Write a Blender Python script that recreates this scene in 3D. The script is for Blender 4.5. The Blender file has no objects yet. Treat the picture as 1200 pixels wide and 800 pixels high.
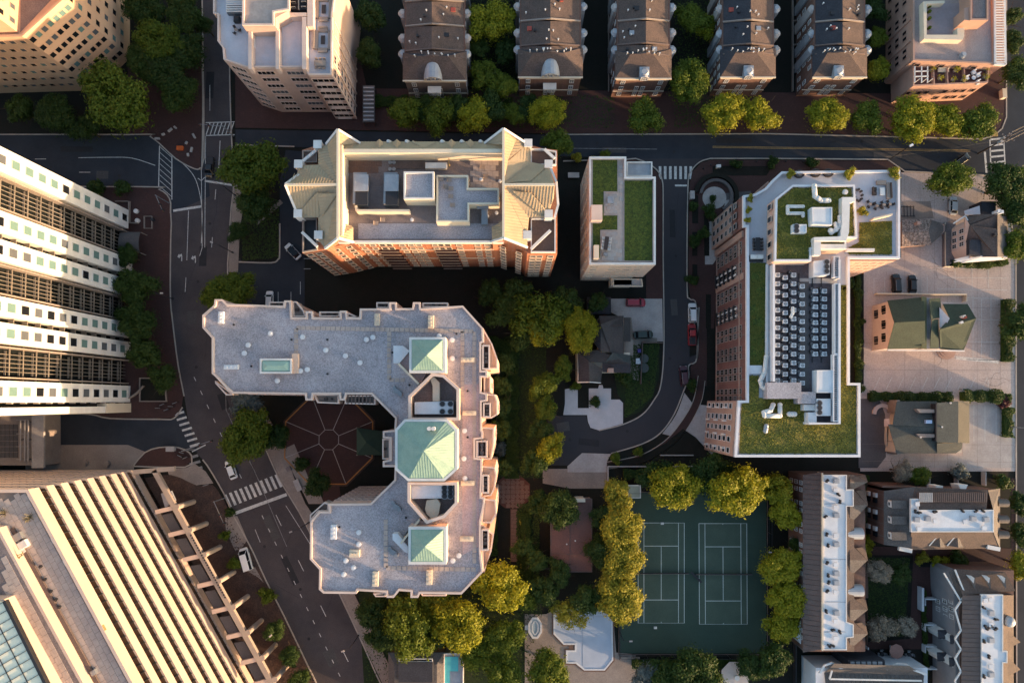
import bpy, bmesh, math, random
from mathutils import Vector, Matrix
random.seed(7)
R = math.radians
S = bpy.context.scene
COL = S.collection
# ---------------------------------------------------------------- camera
CAM_H = 164.0; FPX = 788.0; TILT = math.atan(70.0 / FPX)
cd = bpy.data.cameras.new('camera'); cam = bpy.data.objects.new('camera', cd); COL.objects.link(cam)
cam.location = (0, 0, CAM_H); cam.rotation_euler = (TILT, 0, 0)
cd.sensor_width = 36; cd.lens = FPX / 1200 * 36; cd.clip_start = 5; cd.clip_end = 3000
S.camera = cam
# ---------------------------------------------------------------- light
SUN_AZ = 113; SUN_EL = 5.5     # compass bearing of the low sun (north is up in the picture)
w = bpy.data.worlds.new('World'); S.world = w; w.use_nodes = True
nt = w.node_tree; bg = nt.nodes['Background']
sky = nt.nodes.new('ShaderNodeTexSky'); sky.sky_type = 'NISHITA'; sky.sun_disc = False
sky.sun_elevation = R(SUN_EL); sky.sun_rotation = R(SUN_AZ); sky.altitude = 60
sky.air_density = 1.0; sky.dust_density = 1.8; sky.ozone_density = 1.3
nt.links.new(sky.outputs[0], bg.inputs[0]); bg.inputs[1].default_value = 0.15
sl = bpy.data.lights.new('sun', 'SUN'); so = bpy.data.objects.new('sun', sl); COL.objects.link(so)
sl.energy = 2.75; sl.angle = R(0.5); sl.color = (1.0, 0.66, 0.38)
so.rotation_euler = (R(90 - SUN_EL), 0, R(180 - SUN_AZ)); so.location = (100, -60, 60)
S.view_settings.view_transform = 'Standard'; S.view_settings.look = 'None'
S.view_settings.gamma = 1; S.view_settings.exposure = 2.1
S.cycles.max_bounces = 5; S.cycles.diffuse_bounces = 3; S.cycles.glossy_bounces = 2
S.cycles.transparent_max_bounces = 4
# ---------------------------------------------------------------- helpers
_c, _s = math.cos(TILT), math.sin(TILT)
def W(x, y, z=0.0):
    """world XY of the point at height z that lies on the sight line of photo pixel (x, y)"""
    u = x - 600; v = 400 - y
    dy = FPX * _s + v * _c; dz = -FPX * _c + v * _s
    t = (CAM_H - z) / -dz
    return (u * t, dy * t)
def W3(x, y, z): a = W(x, y, z); return (a[0], a[1], z)
def tag(o, label=None, cat=None, group=None, kind=None):
    if label: o['label'] = label
    if cat: o['category'] = cat
    if group: o['group'] = group
    if kind: o['kind'] = kind
    return o
def area2(p): return sum(p[i][0]*p[(i+1) % len(p)][1] - p[(i+1) % len(p)][0]*p[i][1] for i in range(len(p)))
def ccw(p): return list(p) if area2(p) > 0 else list(reversed(p))
def offset(p, d):
    """inward offset of a ccw polygon"""
    n = len(p); out = []
    for i in range(n):
        a, b, c = Vector(p[i-1][:2]), Vector(p[i][:2]), Vector(p[(i+1) % n][:2])
        e1 = (b-a); e2 = (c-b)
        if e1.length < 1e-6 or e2.length < 1e-6: out.append(tuple(b)); continue
        e1.normalize(); e2.normalize()
        n1 = Vector((-e1.y, e1.x)); n2 = Vector((-e2.y, e2.x)); m = n1+n2
        k = m.length_squared
        m = n1 if k < .2 else m * (2/k)
        out.append((b.x+m.x*d, b.y+m.y*d))
    return out
class MB:
    def __init__(s): s.v = []; s.f = []; s.m = []
    def add(s, vs, fs, mi=0):
        k = len(s.v); s.v += [tuple(x) for x in vs]
        for f in fs: s.f.append([k+i for i in f]); s.m.append(mi)
        return s
    def face(s, vs, mi=0): return s.add(vs, [list(range(len(vs)))], mi)
    def pf(s, pts, mi=0): return s.face([W3(*p) for p in pts], mi)
    def prism(s, p, z0, z1, mi=0, top=True, bottom=False):
        p = ccw(p); n = len(p)
        vs = [(a[0], a[1], z0) for a in p] + [(a[0], a[1], z1) for a in p]
        fs = [[i, (i+1) % n, n+(i+1) % n, n+i] for i in range(n)]
        if top: fs.append([n+i for i in range(n)])
        if bottom: fs.append([n-1-i for i in range(n)])
        return s.add(vs, fs, mi)
    def ring(s, p, z0, z1, w, mi=0):
        p = ccw(p); q = offset(p, w); n = len(p)
        vs = [(a[0], a[1], z0) for a in p]+[(a[0], a[1], z1) for a in p]+[(a[0], a[1], z1) for a in q]+[(a[0], a[1], z0) for a in q]
        fs = []
        for i in range(n):
            j = (i+1) % n
            fs += [[i, j, n+j, n+i], [n+i, n+j, 2*n+j, 2*n+i], [2*n+i, 2*n+j, 3*n+j, 3*n+i]]
        return s.add(vs, fs, mi)
    def box(s, c, sz, rot=0, mi=0, taper=1.0):
        ca, sa = math.cos(rot), math.sin(rot); vs = []
        for k, z in ((1, c[2]-sz[2]/2), (taper, c[2]+sz[2]/2)):
            for a, b in ((-1, -1), (1, -1), (1, 1), (-1, 1)):
                x, y = a*sz[0]/2*k, b*sz[1]/2*k
                vs.append((c[0]+x*ca-y*sa, c[1]+x*sa+y*ca, z))
        return s.add(vs, [[0,3,2,1],[4,5,6,7],[0,1,5,4],[1,2,6,5],[2,3,7,6],[3,0,4,7]], mi)
    def beam(s, a, b, w, h, mi=0, up=Vector((0, 0, 1))):
        """bar of width w, height h from a to b (3D), its top centred above the line"""
        a = Vector(a); b = Vector(b); d = (b-a)
        if d.length < 1e-6: return s
        d.normalize(); sd = d.cross(up)
        if sd.length < 1e-4: sd = Vector((1, 0, 0))
        sd.normalize(); u = sd.cross(d)
        vs = []
        for p in (a, b):
            for i, j in ((-1, -1), (1, -1), (1, 1), (-1, 1)): vs.append(p + sd*(i*w/2) + u*(j*h/2))
        return s.add(vs, [[0,3,2,1],[4,5,6,7],[0,1,5,4],[1,2,6,5],[2,3,7,6],[3,0,4,7]], mi)
    def cyl(s, c, r, z0, z1, n=10, mi=0, r2=None, rot=0):
        r2 = r if r2 is None else r2
        vs = [(c[0]+r*math.cos(rot+2*math.pi*i/n), c[1]+r*math.sin(rot+2*math.pi*i/n), z0) for i in range(n)] + \
             [(c[0]+r2*math.cos(rot+2*math.pi*i/n), c[1]+r2*math.sin(rot+2*math.pi*i/n), z1) for i in range(n)]
        return s.add(vs, [[i, (i+1) % n, n+(i+1) % n, n+i] for i in range(n)] + [[n+i for i in range(n)]], mi)
    def tube(s, a, b, r, n=6, mi=0, r2=None):
        a = Vector(a); b = Vector(b); d = (b-a).normalized(); r2 = r if r2 is None else r2
        x = d.cross(Vector((0, 0, 1)))
        if x.length < 1e-3: x = Vector((1, 0, 0))
        x.normalize(); y = d.cross(x); vs = []
        for p, q in ((a, r), (b, r2)):
            for i in range(n):
                t = 2*math.pi*i/n; vs.append(p + x*(q*math.cos(t)) + y*(q*math.sin(t)))
        return s.add(vs, [[i, (i+1) % n, n+(i+1) % n, n+i] for i in range(n)] + [[n+i for i in range(n)], list(range(n))], mi)
    def strip(s, pts, w, z, mi=0, closed=False):
        """flat painted / laid strip of width w along world XY points"""
        n = len(pts); L = []; Q = []
        for i in range(n):
            a = Vector(pts[i-1] if (i > 0 or closed) else pts[i]); c = Vector(pts[(i+1) % n] if (i < n-1 or closed) else pts[i])
            d = (c-a); d = d.normalized() if d.length > 1e-6 else Vector((1, 0)); nn = Vector((-d.y, d.x))
            p = Vector(pts[i]); L.append(p+nn*w/2); Q.append(p-nn*w/2)
        for i in range(n if closed else n-1):
            j = (i+1) % n
            s.face([(Q[i].x, Q[i].y, z), (Q[j].x, Q[j].y, z), (L[j].x, L[j].y, z), (L[i].x, L[i].y, z)], mi)
        return s
    def kerb(s, pts, w, z0, z1, mi=0, closed=False):
        n = len(pts); L = []; Q = []
        for i in range(n):
            a = Vector(pts[i-1] if (i > 0 or closed) else pts[i]); c = Vector(pts[(i+1) % n] if (i < n-1 or closed) else pts[i])
            d = (c-a); d = d.normalized() if d.length > 1e-6 else Vector((1, 0)); nn = Vector((-d.y, d.x))
            p = Vector(pts[i]); L.append(p+nn*w/2); Q.append(p-nn*w/2)
        for i in range(n if closed else n-1):
            j = (i+1) % n
            a, b, c, d = Q[i], Q[j], L[j], L[i]
            vs = [(q.x, q.y, z0) for q in (a, b, c, d)] + [(q.x, q.y, z1) for q in (a, b, c, d)]
            s.add(vs, [[4,5,6,7],[0,1,5,4],[1,2,6,5],[2,3,7,6],[3,0,4,7]], mi)
        return s
    def mesh(s, name, mats, org=(0, 0, 0), smooth=False, fix=True):
        me = bpy.data.meshes.new(name)
        me.from_pydata([(v[0]-org[0], v[1]-org[1], v[2]-org[2]) for v in s.v], [], s.f)
        for m in (mats if isinstance(mats, (list, tuple)) else [mats]): me.materials.append(m)
        if any(s.m): me.polygons.foreach_set('material_index', s.m)
        if smooth: me.polygons.foreach_set('use_smooth', [True]*len(s.f))
        me.update()
        if fix and len(s.f) < 5000:
            b = bmesh.new(); b.from_mesh(me); bmesh.ops.recalc_face_normals(b, faces=b.faces); b.to_mesh(me); b.free()
        return me
def origin(o): return o.matrix_world.translation if o.parent is None else o.location
class T:
    """a thing: an Empty at its base that parents its parts (everything is given in world coordinates)"""
    def __init__(s, name, loc, label, cat, group=None, rot=0):
        s.o = bpy.data.objects.new(name, None); COL.objects.link(s.o); s.o.empty_display_size = .5
        s.o.location = (loc[0], loc[1], loc[2] if len(loc) > 2 else 0); s.o.rotation_euler = (0, 0, rot)
        tag(s.o, label, cat, group); s.loc = tuple(s.o.location)
    def part(s, name, mb, mats, parent=None, label=None, kind=None, smooth=False):
        o = bpy.data.objects.new(name, mb.mesh(name, mats, s.loc, smooth)); COL.objects.link(o)
        o.parent = parent or s.o
        tag(o, label, None, None, kind); return o
    def inst(s, name, me, loc, rot=0, parent=None, scale=None):
        o = bpy.data.objects.new(name, me); COL.objects.link(o); o.parent = parent or s.o
        o.location = (loc[0]-s.loc[0], loc[1]-s.loc[1], loc[2]-s.loc[2]); o.rotation_euler = (0, 0, rot)
        if scale: o.scale = scale
        return o
def struct(name, mb, m, parent=None, kind='structure'):
    o = bpy.data.objects.new(name, mb.mesh(name, m)); COL.objects.link(o)
    if parent: o.parent = parent
    if kind: tag(o, kind=kind)
    return o
def single(name, mb, m, label, cat, group=None, loc=None, smooth=False, kind=None):
    c = loc or (sum(v[0] for v in mb.v)/len(mb.v), sum(v[1] for v in mb.v)/len(mb.v), min(v[2] for v in mb.v))
    o = bpy.data.objects.new(name, mb.mesh(name, m, c, smooth)); COL.objects.link(o); o.location = c
    tag(o, label, cat, group, kind); return o
def copy_tree(o, parent=None):
    c = o.copy(); COL.objects.link(c)
    if parent: c.parent = parent
    for ch in list(o.children): copy_tree(ch, c)
    return c
# ---------------------------------------------------------------- materials
MATS = {}
def mat(name, c, rough=.85, c2=None, mix=.5, scale=.25, grain=.12, gscale=6.0, bump=0.0, metal=0.0, spec=.3, contrast=.2):
    m = bpy.data.materials.new(name); m.use_nodes = True; t = m.node_tree; N = t.nodes; L = t.links
    b = N['Principled BSDF']; b.inputs['Roughness'].default_value = rough; b.inputs['Metallic'].default_value = metal
    b.inputs['Specular IOR Level'].default_value = spec
    tc = N.new('ShaderNodeTexCoord'); geo = N.new('ShaderNodeNewGeometry')
    n1 = N.new('ShaderNodeTexNoise'); n1.inputs['Scale'].default_value = scale; n1.inputs['Detail'].default_value = 5
    n1.inputs['Roughness'].default_value = .65
    L.new(geo.outputs['Position'], n1.inputs['Vector'])
    rp = N.new('ShaderNodeMapRange'); rp.inputs[1].default_value = .5-contrast; rp.inputs[2].default_value = .5+contrast
    L.new(n1.outputs['Fac'], rp.inputs[0])
    c2 = c2 or tuple(x*.78 for x in c)
    mx = N.new('ShaderNodeMix'); mx.data_type = 'RGBA'; mx.inputs[6].default_value = (*c, 1); mx.inputs[7].default_value = (*c2, 1)
    ml = N.new('ShaderNodeMath'); ml.operation = 'MULTIPLY'; ml.inputs[1].default_value = mix*2 if mix < .5 else 1
    L.new(rp.outputs[0], ml.inputs[0]); L.new(ml.outputs[0], mx.inputs[0])
    n2 = N.new('ShaderNodeTexNoise'); n2.inputs['Scale'].default_value = gscale; n2.inputs['Detail'].default_value = 3
    L.new(geo.outputs['Position'], n2.inputs['Vector'])
    g = N.new('ShaderNodeMapRange'); g.inputs[1].default_value = .3; g.inputs[2].default_value = .7
    g.inputs[3].default_value = 1-grain; g.inputs[4].default_value = 1+grain; L.new(n2.outputs['Fac'], g.inputs[0])
    vm = N.new('ShaderNodeVectorMath'); vm.operation = 'SCALE'; L.new(mx.outputs[2], vm.inputs[0]); L.new(g.outputs[0], vm.inputs[3])
    L.new(vm.outputs[0], b.inputs['Base Color'])
    if bump:
        bp = N.new('ShaderNodeBump'); bp.inputs['Strength'].default_value = bump; bp.inputs['Distance'].default_value = .08
        L.new(n2.outputs['Fac'], bp.inputs['Height']); L.new(bp.outputs[0], b.inputs['Normal'])
    MATS[name] = m; return m
def brickmat(name, c, mortar, sx=.25, sy=.08, **k):
    m = mat(name, c, **k); t = m.node_tree; N = t.nodes; L = t.links; b = N['Principled BSDF']
    src = b.inputs['Base Color'].links[0].from_socket
    geo = N.new('ShaderNodeNewGeometry')
    br = N.new('ShaderNodeTexBrick'); br.inputs['Scale'].default_value = 1; br.inputs['Brick Width'].default_value = sx
    br.inputs['Row Height'].default_value = sy; br.inputs['Mortar Size'].default_value = .012
    br.inputs['Mortar'].default_value = (*mortar, 1); br.inputs['Color2'].default_value = (*[x*.7 for x in c], 1)
    L.new(geo.outputs['Position'], br.inputs['Vector']); L.new(src, br.inputs['Color1']); L.new(br.outputs['Color'], b.inputs['Base Color'])
    return m
def leafmat(name, c, c2, sc=2.6):
    m = bpy.data.materials.new(name); m.use_nodes = True; t = m.node_tree; N = t.nodes; L = t.links
    b = N['Principled BSDF']; b.inputs['Roughness'].default_value = .6; b.inputs['Specular IOR Level'].default_value = .25
    geo = N.new('ShaderNodeNewGeometry'); n = N.new('ShaderNodeTexNoise'); n.inputs['Scale'].default_value = sc; n.inputs['Detail'].default_value = 4
    L.new(geo.outputs['Position'], n.inputs['Vector'])
    oi = N.new('ShaderNodeObjectInfo')
    ad = N.new('ShaderNodeMath'); ad.operation = 'MULTIPLY_ADD'; ad.inputs[1].default_value = .4; L.new(oi.outputs['Random'], ad.inputs[0])
    mr = N.new('ShaderNodeMapRange'); mr.inputs[1].default_value = .35; mr.inputs[2].default_value = .65; L.new(n.outputs['Fac'], mr.inputs[0])
    ad2 = N.new('ShaderNodeMath'); ad2.operation = 'MULTIPLY'; ad2.inputs[1].default_value = .7; L.new(mr.outputs[0], ad2.inputs[0]); L.new(ad2.outputs[0], ad.inputs[2])
    mx = N.new('ShaderNodeMix'); mx.data_type = 'RGBA'; mx.inputs[6].default_value = (*c, 1); mx.inputs[7].default_value = (*c2, 1)
    L.new(ad.outputs[0], mx.inputs[0]); L.new(mx.outputs[2], b.inputs['Base Color'])
    tr = N.new('ShaderNodeBsdfTranslucent'); L.new(mx.outputs[2], tr.inputs[0])
    ms = N.new('ShaderNodeMixShader'); ms.inputs[0].default_value = .35
    L.new(b.outputs[0], ms.inputs[1]); L.new(tr.outputs[0], ms.inputs[2]); L.new(ms.outputs[0], N['Material Output'].inputs[0])
    MATS[name] = m; return m
def glassmat(name, c, rough=.12):
    m = mat(name, c, rough=rough, grain=.05, spec=.3, mix=.3, scale=.8); return m
ASPH = mat('asphalt', (.036, .042, .053), c2=(.021, .025, .034), scale=.12, grain=.22, gscale=9, rough=.9)
ASPHW = mat('asphalt_warm', (.078, .065, .067), c2=(.048, .042, .046), scale=.13, grain=.25, gscale=8, rough=.9)
ASPHL = mat('asphalt_grey', (.12, .105, .105), c2=(.085, .08, .082), scale=.2, grain=.2, gscale=7, rough=.9)
CONC = mat('concrete', (.42, .385, .37), c2=(.31, .28, .27), scale=.3, grain=.1, gscale=4)
CONCW = mat('concrete_warm', (.30, .25, .22), c2=(.21, .17, .15), scale=.2, grain=.15, gscale=5)
LOTC = mat('lot_concrete', (.50, .41, .375), c2=(.36, .295, .27), scale=.12, grain=.14, gscale=3, contrast=.25)
KERB = mat('kerb_stone', (.42, .36, .31), c2=(.30, .26, .23), scale=.5)
BRKP = brickmat('brick_paving', (.080, .036, .032), (.04, .03, .03), .4, .2, c2=(.045, .023, .021), scale=.3, grain=.25, gscale=4)
BRKL = brickmat('brick_paving_light', (.20, .12, .095), (.10, .08, .07), .5, .25, c2=(.13, .08, .065), scale=.3, grain=.25, gscale=4)
SOIL = mat('planting_bed', (.012, .010, .008), c2=(.006, .008, .005), scale=.5, grain=.35, gscale=3)  # near-black soil, the deep ground shade is put into its colour
MULCH = mat('mulch', (.085, .05, .04), c2=(.045, .03, .026), scale=.6, grain=.4, gscale=5, bump=.5)
GRASS = mat('lawn', (.016, .030, .008), c2=(.008, .017, .005), scale=.5, grain=.35, gscale=5, bump=.5)
PAINT = mat('road_paint', (.62, .60, .57), c2=(.40, .39, .38), scale=1.5, grain=.2, gscale=5, contrast=.15)
PAINTW = mat('worn_paint', (.30, .29, .29), c2=(.14, .135, .135), scale=1.2, grain=.3, gscale=5)
YELL = mat('yellow_paint', (.42, .27, .10), c2=(.25, .17, .08), scale=1.2, grain=.2)
WHITE = mat('white_trim', (.72, .69, .66), c2=(.58, .55, .53), scale=.4, grain=.05)
MEMB = mat('white_membrane', (.68, .69, .72), c2=(.52, .53, .56), scale=.35, grain=.07, contrast=.3)
CREAM = mat('cream_wall', (.66, .56, .43), c2=(.56, .47, .37), scale=.2, grain=.06)
PINK = mat('pink_stucco', (.56, .40, .33), c2=(.47, .33, .27), scale=.2, grain=.08)
PINKL = mat('light_pink_stucco', (.66, .52, .45), c2=(.56, .43, .37), scale=.25, grain=.07)
BRICKO = brickmat('orange_brick', (.50, .19, .10), (.38, .25, .18), .3, .3, c2=(.40, .15, .08), scale=.4, grain=.18, gscale=3)
BRICKR = brickmat('red_brick', (.20, .095, .085), (.15, .11, .10), .3, .3, c2=(.13, .07, .065), scale=.4, grain=.25, gscale=3)
BRICKT = mat('tan_brick', (.40, .27, .22), c2=(.30, .20, .165), scale=.3, grain=.15)
GRAVEL = mat('roof_gravel', (.42, .385, .41), c2=(.25, .235, .255), scale=.11, grain=.3, gscale=4.5, contrast=.2)
GRAVD = mat('dark_gravel', (.22, .18, .175), c2=(.14, .115, .115), scale=.3, grain=.3, gscale=5)
PAVER = mat('roof_paver', (.47, .38, .33), c2=(.36, .29, .26), scale=.5, grain=.12, gscale=2)
SEDUM = mat('sedum', (.060, .062, .016), c2=(.22, .18, .03), scale=2.2, grain=.6, gscale=7, bump=1, contrast=.14)
SEDG = mat('shaded_green_sedum', (.020, .040, .008), c2=(.085, .105, .014), scale=1.6, grain=.55, gscale=6, bump=1)  # darker green for sedum lying in shade, the shade put into the colour
MTAN = mat('tan_metal', (.43, .33, .21), c2=(.35, .265, .17), scale=.35, grain=.08, rough=.55, spec=.4)
MGRN = mat('green_metal', (.30, .42, .345), c2=(.21, .33, .28), scale=.5, grain=.1, rough=.6, spec=.4)
GALV = mat('galvanised_metal', (.37, .39, .42), c2=(.27, .28, .31), scale=.6, grain=.06, rough=.45, metal=.2)
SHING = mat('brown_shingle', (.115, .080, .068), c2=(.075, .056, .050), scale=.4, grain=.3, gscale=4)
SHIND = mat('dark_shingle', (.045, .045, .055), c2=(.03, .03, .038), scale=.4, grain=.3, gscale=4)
SHING2 = mat('grey_brown_shingle', (.13, .113, .106), c2=(.09, .078, .073), scale=.4, grain=.25, gscale=4)
SHGRN = mat('green_shingle', (.050, .066, .045), c2=(.035, .048, .034), scale=.4, grain=.25, gscale=4)
SHGRY = mat('grey_shingle', (.075, .085, .080), c2=(.055, .062, .06), scale=.4, grain=.25, gscale=4)
GL = glassmat('dark_glass', (.012, .014, .018)); GLT = glassmat('teal_glass', (.13, .22, .21), .2); GLG = glassmat('grey_glass', (.10, .11, .125), .2)
DARK = mat('dark_metal', (.03, .03, .035), rough=.5, grain=.1); STEEL = mat('steel', (.30, .31, .33), rough=.4, metal=.4, grain=.08)
COURT = mat('court_surface', (.072, .100, .074), c2=(.055, .080, .060), scale=.25, grain=.1, gscale=5)
COURT2 = mat('court_surround', (.042, .070, .052), c2=(.032, .056, .043), scale=.2, grain=.12, gscale=5)
POOL = mat('pool_cover', (.44, .49, .58), c2=(.37, .42, .51), scale=.4, grain=.04)
TURQ = mat('turquoise_tarp', (.10, .48, .52), c2=(.08, .40, .45), scale=.5, grain=.05)
BARK = mat('bark', (.07, .05, .035), c2=(.045, .033, .025), scale=2, grain=.3)
WOOD = mat('weathered_wood', (.15, .108, .096), c2=(.11, .082, .074), scale=.6, grain=.2)
ORNG = mat('orange_edging', (.45, .20, .06), grain=.1); REDM = mat('terracotta', (.38, .08, .06), grain=.1)
CANVG = mat('green_canvas', (.05, .085, .06), c2=(.04, .07, .05), scale=.5)
FURN = mat('taupe_cushion', (.33, .26, .22), grain=.1); FURND = mat('dark_wicker', (.055, .045, .045), grain=.2)
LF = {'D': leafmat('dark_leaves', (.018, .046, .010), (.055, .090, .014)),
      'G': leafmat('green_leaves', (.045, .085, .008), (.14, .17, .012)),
      'Y': leafmat('yellow_green_leaves', (.11, .14, .008), (.33, .31, .014)),
      'O': leafmat('golden_leaves', (.17, .17, .018), (.35, .31, .03)),
      'S': leafmat('silver_leaves', (.09, .11, .105), (.17, .20, .19)),
      'B': leafmat('blossom_leaves', (.05, .05, .03), (.42, .36, .29), 6),
      'R': leafmat('plum_leaves', (.06, .015, .02), (.10, .03, .035))}
# ---------------------------------------------------------------- windows
_WC = {}
def winmesh(w, h, fr=WHITE, gl=GL, nx=1, nz=1, bar=.09, depth=.12, sill=False, arch=False):
    key = (round(w, 2), round(h, 2), fr.name, gl.name, nx, nz, bar, depth, sill, arch)
    if key in _WC: return _WC[key]
    m = MB(); y = -depth/2
    for sx in (-1, 1): m.box((sx*(w/2-bar/2), y, 0), (bar, depth, h))
    for sz in (-1, 1): m.box((0, y*.98, sz*(h/2-bar/2)), (w-2*bar, depth*.96, bar))
    for i in range(1, nx): m.box((-w/2+w*i/nx, y*.8, 0), (bar*.6, depth*.7, h-2*bar))
    for i in range(1, nz): m.box((0, y*.75, -h/2+h*i/nz), (w-2*bar, depth*.6, bar*.6))
    if sill: m.box((0, y*1.6, -h/2-.06), (w+.25, depth*1.7, .12))
    if arch:
        n = 8; r = w/2
        pts = [(r*math.cos(math.pi*i/n), r*math.sin(math.pi*i/n)*.8) for i in range(n+1)]
        m.face([(p[0], -.03, h/2+p[1]) for p in pts], 1)
        for i in range(n): m.beam((pts[i][0], y, h/2+pts[i][1]), (pts[i+1][0], y, h/2+pts[i+1][1]), bar, depth, up=Vector((0, 1, 0)))
    m.face([(-w/2, -.03, -h/2), (w/2, -.03, -h/2), (w/2, -.03, h/2), (-w/2, -.03, h/2)], 1)
    me = m.mesh('window', [fr, gl], fix=False); _WC[key] = me; return me
def facing(A, B, away=False):
    """rotation that turns local -y outwards from wall AB, to the side the camera looks at (or away)"""
    a = Vector(A); b = Vector(B); d = (b-a).normalized(); n = Vector((d.y, -d.x))
    if (n.dot(-(a+b)/2) < 0) != away: n = -n; d = -d
    return math.atan2(d.y, d.x), n, d
def windows(t, A, B, zs, ts, w, h, name='window', parent=None, skip=0, away=False, kinds=None, **k):
    """rows of windows on the wall over ground line A-B (world XY), heights zs, positions ts (0..1 along A-B)"""
    rot, n, d = facing(A, B, away)
    kinds = kinds or [dict()]
    for z in zs:
        for q in ts:
            if skip and random.random() < skip: continue
            kk = dict(k); kk.update(random.choice(kinds))
            x = A[0]+(B[0]-A[0])*q + n.x*.01; y = A[1]+(B[1]-A[1])*q + n.y*.01
            t.inst(name, winmesh(w, h, **kk), (x, y, z), rot, parent)
def lin(a, b, n): return [a+(b-a)*(i+.5)/n for i in range(n)]
def down(p, zf, zt=0):
    return p
def seams(mb, pts, d, sp, w=.06, h=.07, up=None):
    """raised ribs over a planar 3D polygon, running along XY direction d"""
    P = [Vector(p) for p in pts]
    nrm = Vector((0, 0, 0))
    for i in range(len(P)): nrm += (P[i]-P[0]).cross(P[(i+1) % len(P)]-P[0])
    if nrm.z < 0: nrm = -nrm
    nrm.normalize()
    d = Vector(d).normalized(); n2 = Vector((-d.y, d.x))
    ss = [p.xy.dot(n2) for p in P]; lo, hi = min(ss), max(ss)
    k = lo + sp*.5
    def zat(x, y): return P[0].z - (nrm.x*(x-P[0].x)+nrm.y*(y-P[0].y))/nrm.z
    while k < hi:
        xs = []
        for i in range(len(P)):
            a, b = P[i], P[(i+1) % len(P)]; sa, sb = a.xy.dot(n2)-k, b.xy.dot(n2)-k
            if (sa < 0) != (sb < 0):
                q = a.xy + (b.xy-a.xy)*(sa/(sa-sb)); xs.append(q.dot(d))
        xs.sort()
        for i in range(0, len(xs)-1, 2):
            if xs[i+1]-xs[i] < .2: continue
            a = n2*k + d*xs[i]; b = n2*k + d*xs[i+1]
            mb.beam((a.x, a.y, zat(a.x, a.y)+h/2), (b.x, b.y, zat(b.x, b.y)+h/2), w, h, up=nrm)
        k += sp
    return mb
# ================================================================ THE GROUND
def G(pts): return [W(x, y, 0) for x, y in pts]
def smooth(pts, k=5, closed=False):
    n = len(pts); out = []
    rng = range(n) if closed else range(n-1)
    for i in rng:
        p0 = pts[(i-1) % n] if (closed or i > 0) else pts[i]; p1 = pts[i]; p2 = pts[(i+1) % n]
        p3 = pts[(i+2) % n] if (closed or i+2 < n) else p2
        for j in range(k):
            t = j/k
            out.append(tuple(.5*((2*p1[a])+(-p0[a]+p2[a])*t+(2*p0[a]-5*p1[a]+4*p2[a]-p3[a])*t*t+(-p0[a]+3*p1[a]-3*p2[a]+p3[a])*t**3) for a in (0, 1)))
    if not closed: out.append(pts[-1])
    return out
struct('ground', MB().face([(-900, -900, 0), (900, -900, 0), (900, 900, 0), (-900, 900, 0)]), SOIL)
def sheet(name, pts, z, m): return struct(name, MB().prism(G(pts), z-.05 if z > .06 else z-.006, z), m)
def slab(name, pts, m, z=.12): return struct(name, MB().prism(G(pts), -.02, z), m)
# boulevard on the west
BL = smooth([(233,-160),(236,-60),(238,60),(239,150),(236,200),(203,236),(201,262),(200,300),(200,350),(203,381),(209,428),(216,464),(222,500),(229,527),(243,545),(262,577),(273,602),(285,624),(297,647),(312,680),(330,715),(346,748),(371,800),(420,900)], 3)
BR = smooth([(268,-160),(269,60),(271,150),(274,214),(271,244),(268,294),(267,319),(270,380),(280,440),(297,490),(312,527),(327,560),(340,582),(359,615),(401,702),(427,758),(450,808),(500,900)], 3)
sheet('boulevard', BL + BR[::-1], .020, ASPHW)
sheet('west_road', [(-200,158),(150,158),(176,160),(206,186),(234,200),(240,150),(246,230),(201,250),(199,232),(186,221),(160,218),(-200,214)], .026, ASPH)
sheet('side_road', [(30,484),(104,485),(129,490),(187,491),(204,490),(215,477),(232,530),(209,523),(187,523),(170,530),(150,524),(30,521)], .026, ASPH)
sheet('concrete_lay_by', [(30,521),(150,521),(170,529),(157,546),(157,560),(30,560)], .032, CONCW)
# cross street and the curving street
sheet('cross_street', [(276,152),(640,158),(900,157),(1152,163),(1172,155),(1179,138),(1180,-160),(1400,-160),(1400,900),(1191,900),(1190,300),(1180,225),(1168,206),(1060,201),(1040,187),(832,186),(745,186),(276,170)], .020, ASPH)
RI = smooth([(745,186),(760,192),(771,201),(776,212),(777,230),(777,300),(778,400),(774.5,450),(766,469),(752,486),(730,497),(702,504)], 4)
RO = smooth([(832,186),(820,190),(810,201),(806,220),(805,335),(808,350),(816,358),(817,418),(807,428),(807,442),(801,458),(790,485),(774,507),(752,520),(716,531)], 4)
sheet('curving_street', RI + [(692,502),(688,494),(687,487),(642,487),(642,545),(665,545),(682,530)] + RO[::-1], .026, mat('curving_street_asphalt', (.046,.042,.048), c2=(.030,.032,.038), scale=.03, grain=.15, gscale=8, contrast=.12))
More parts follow.
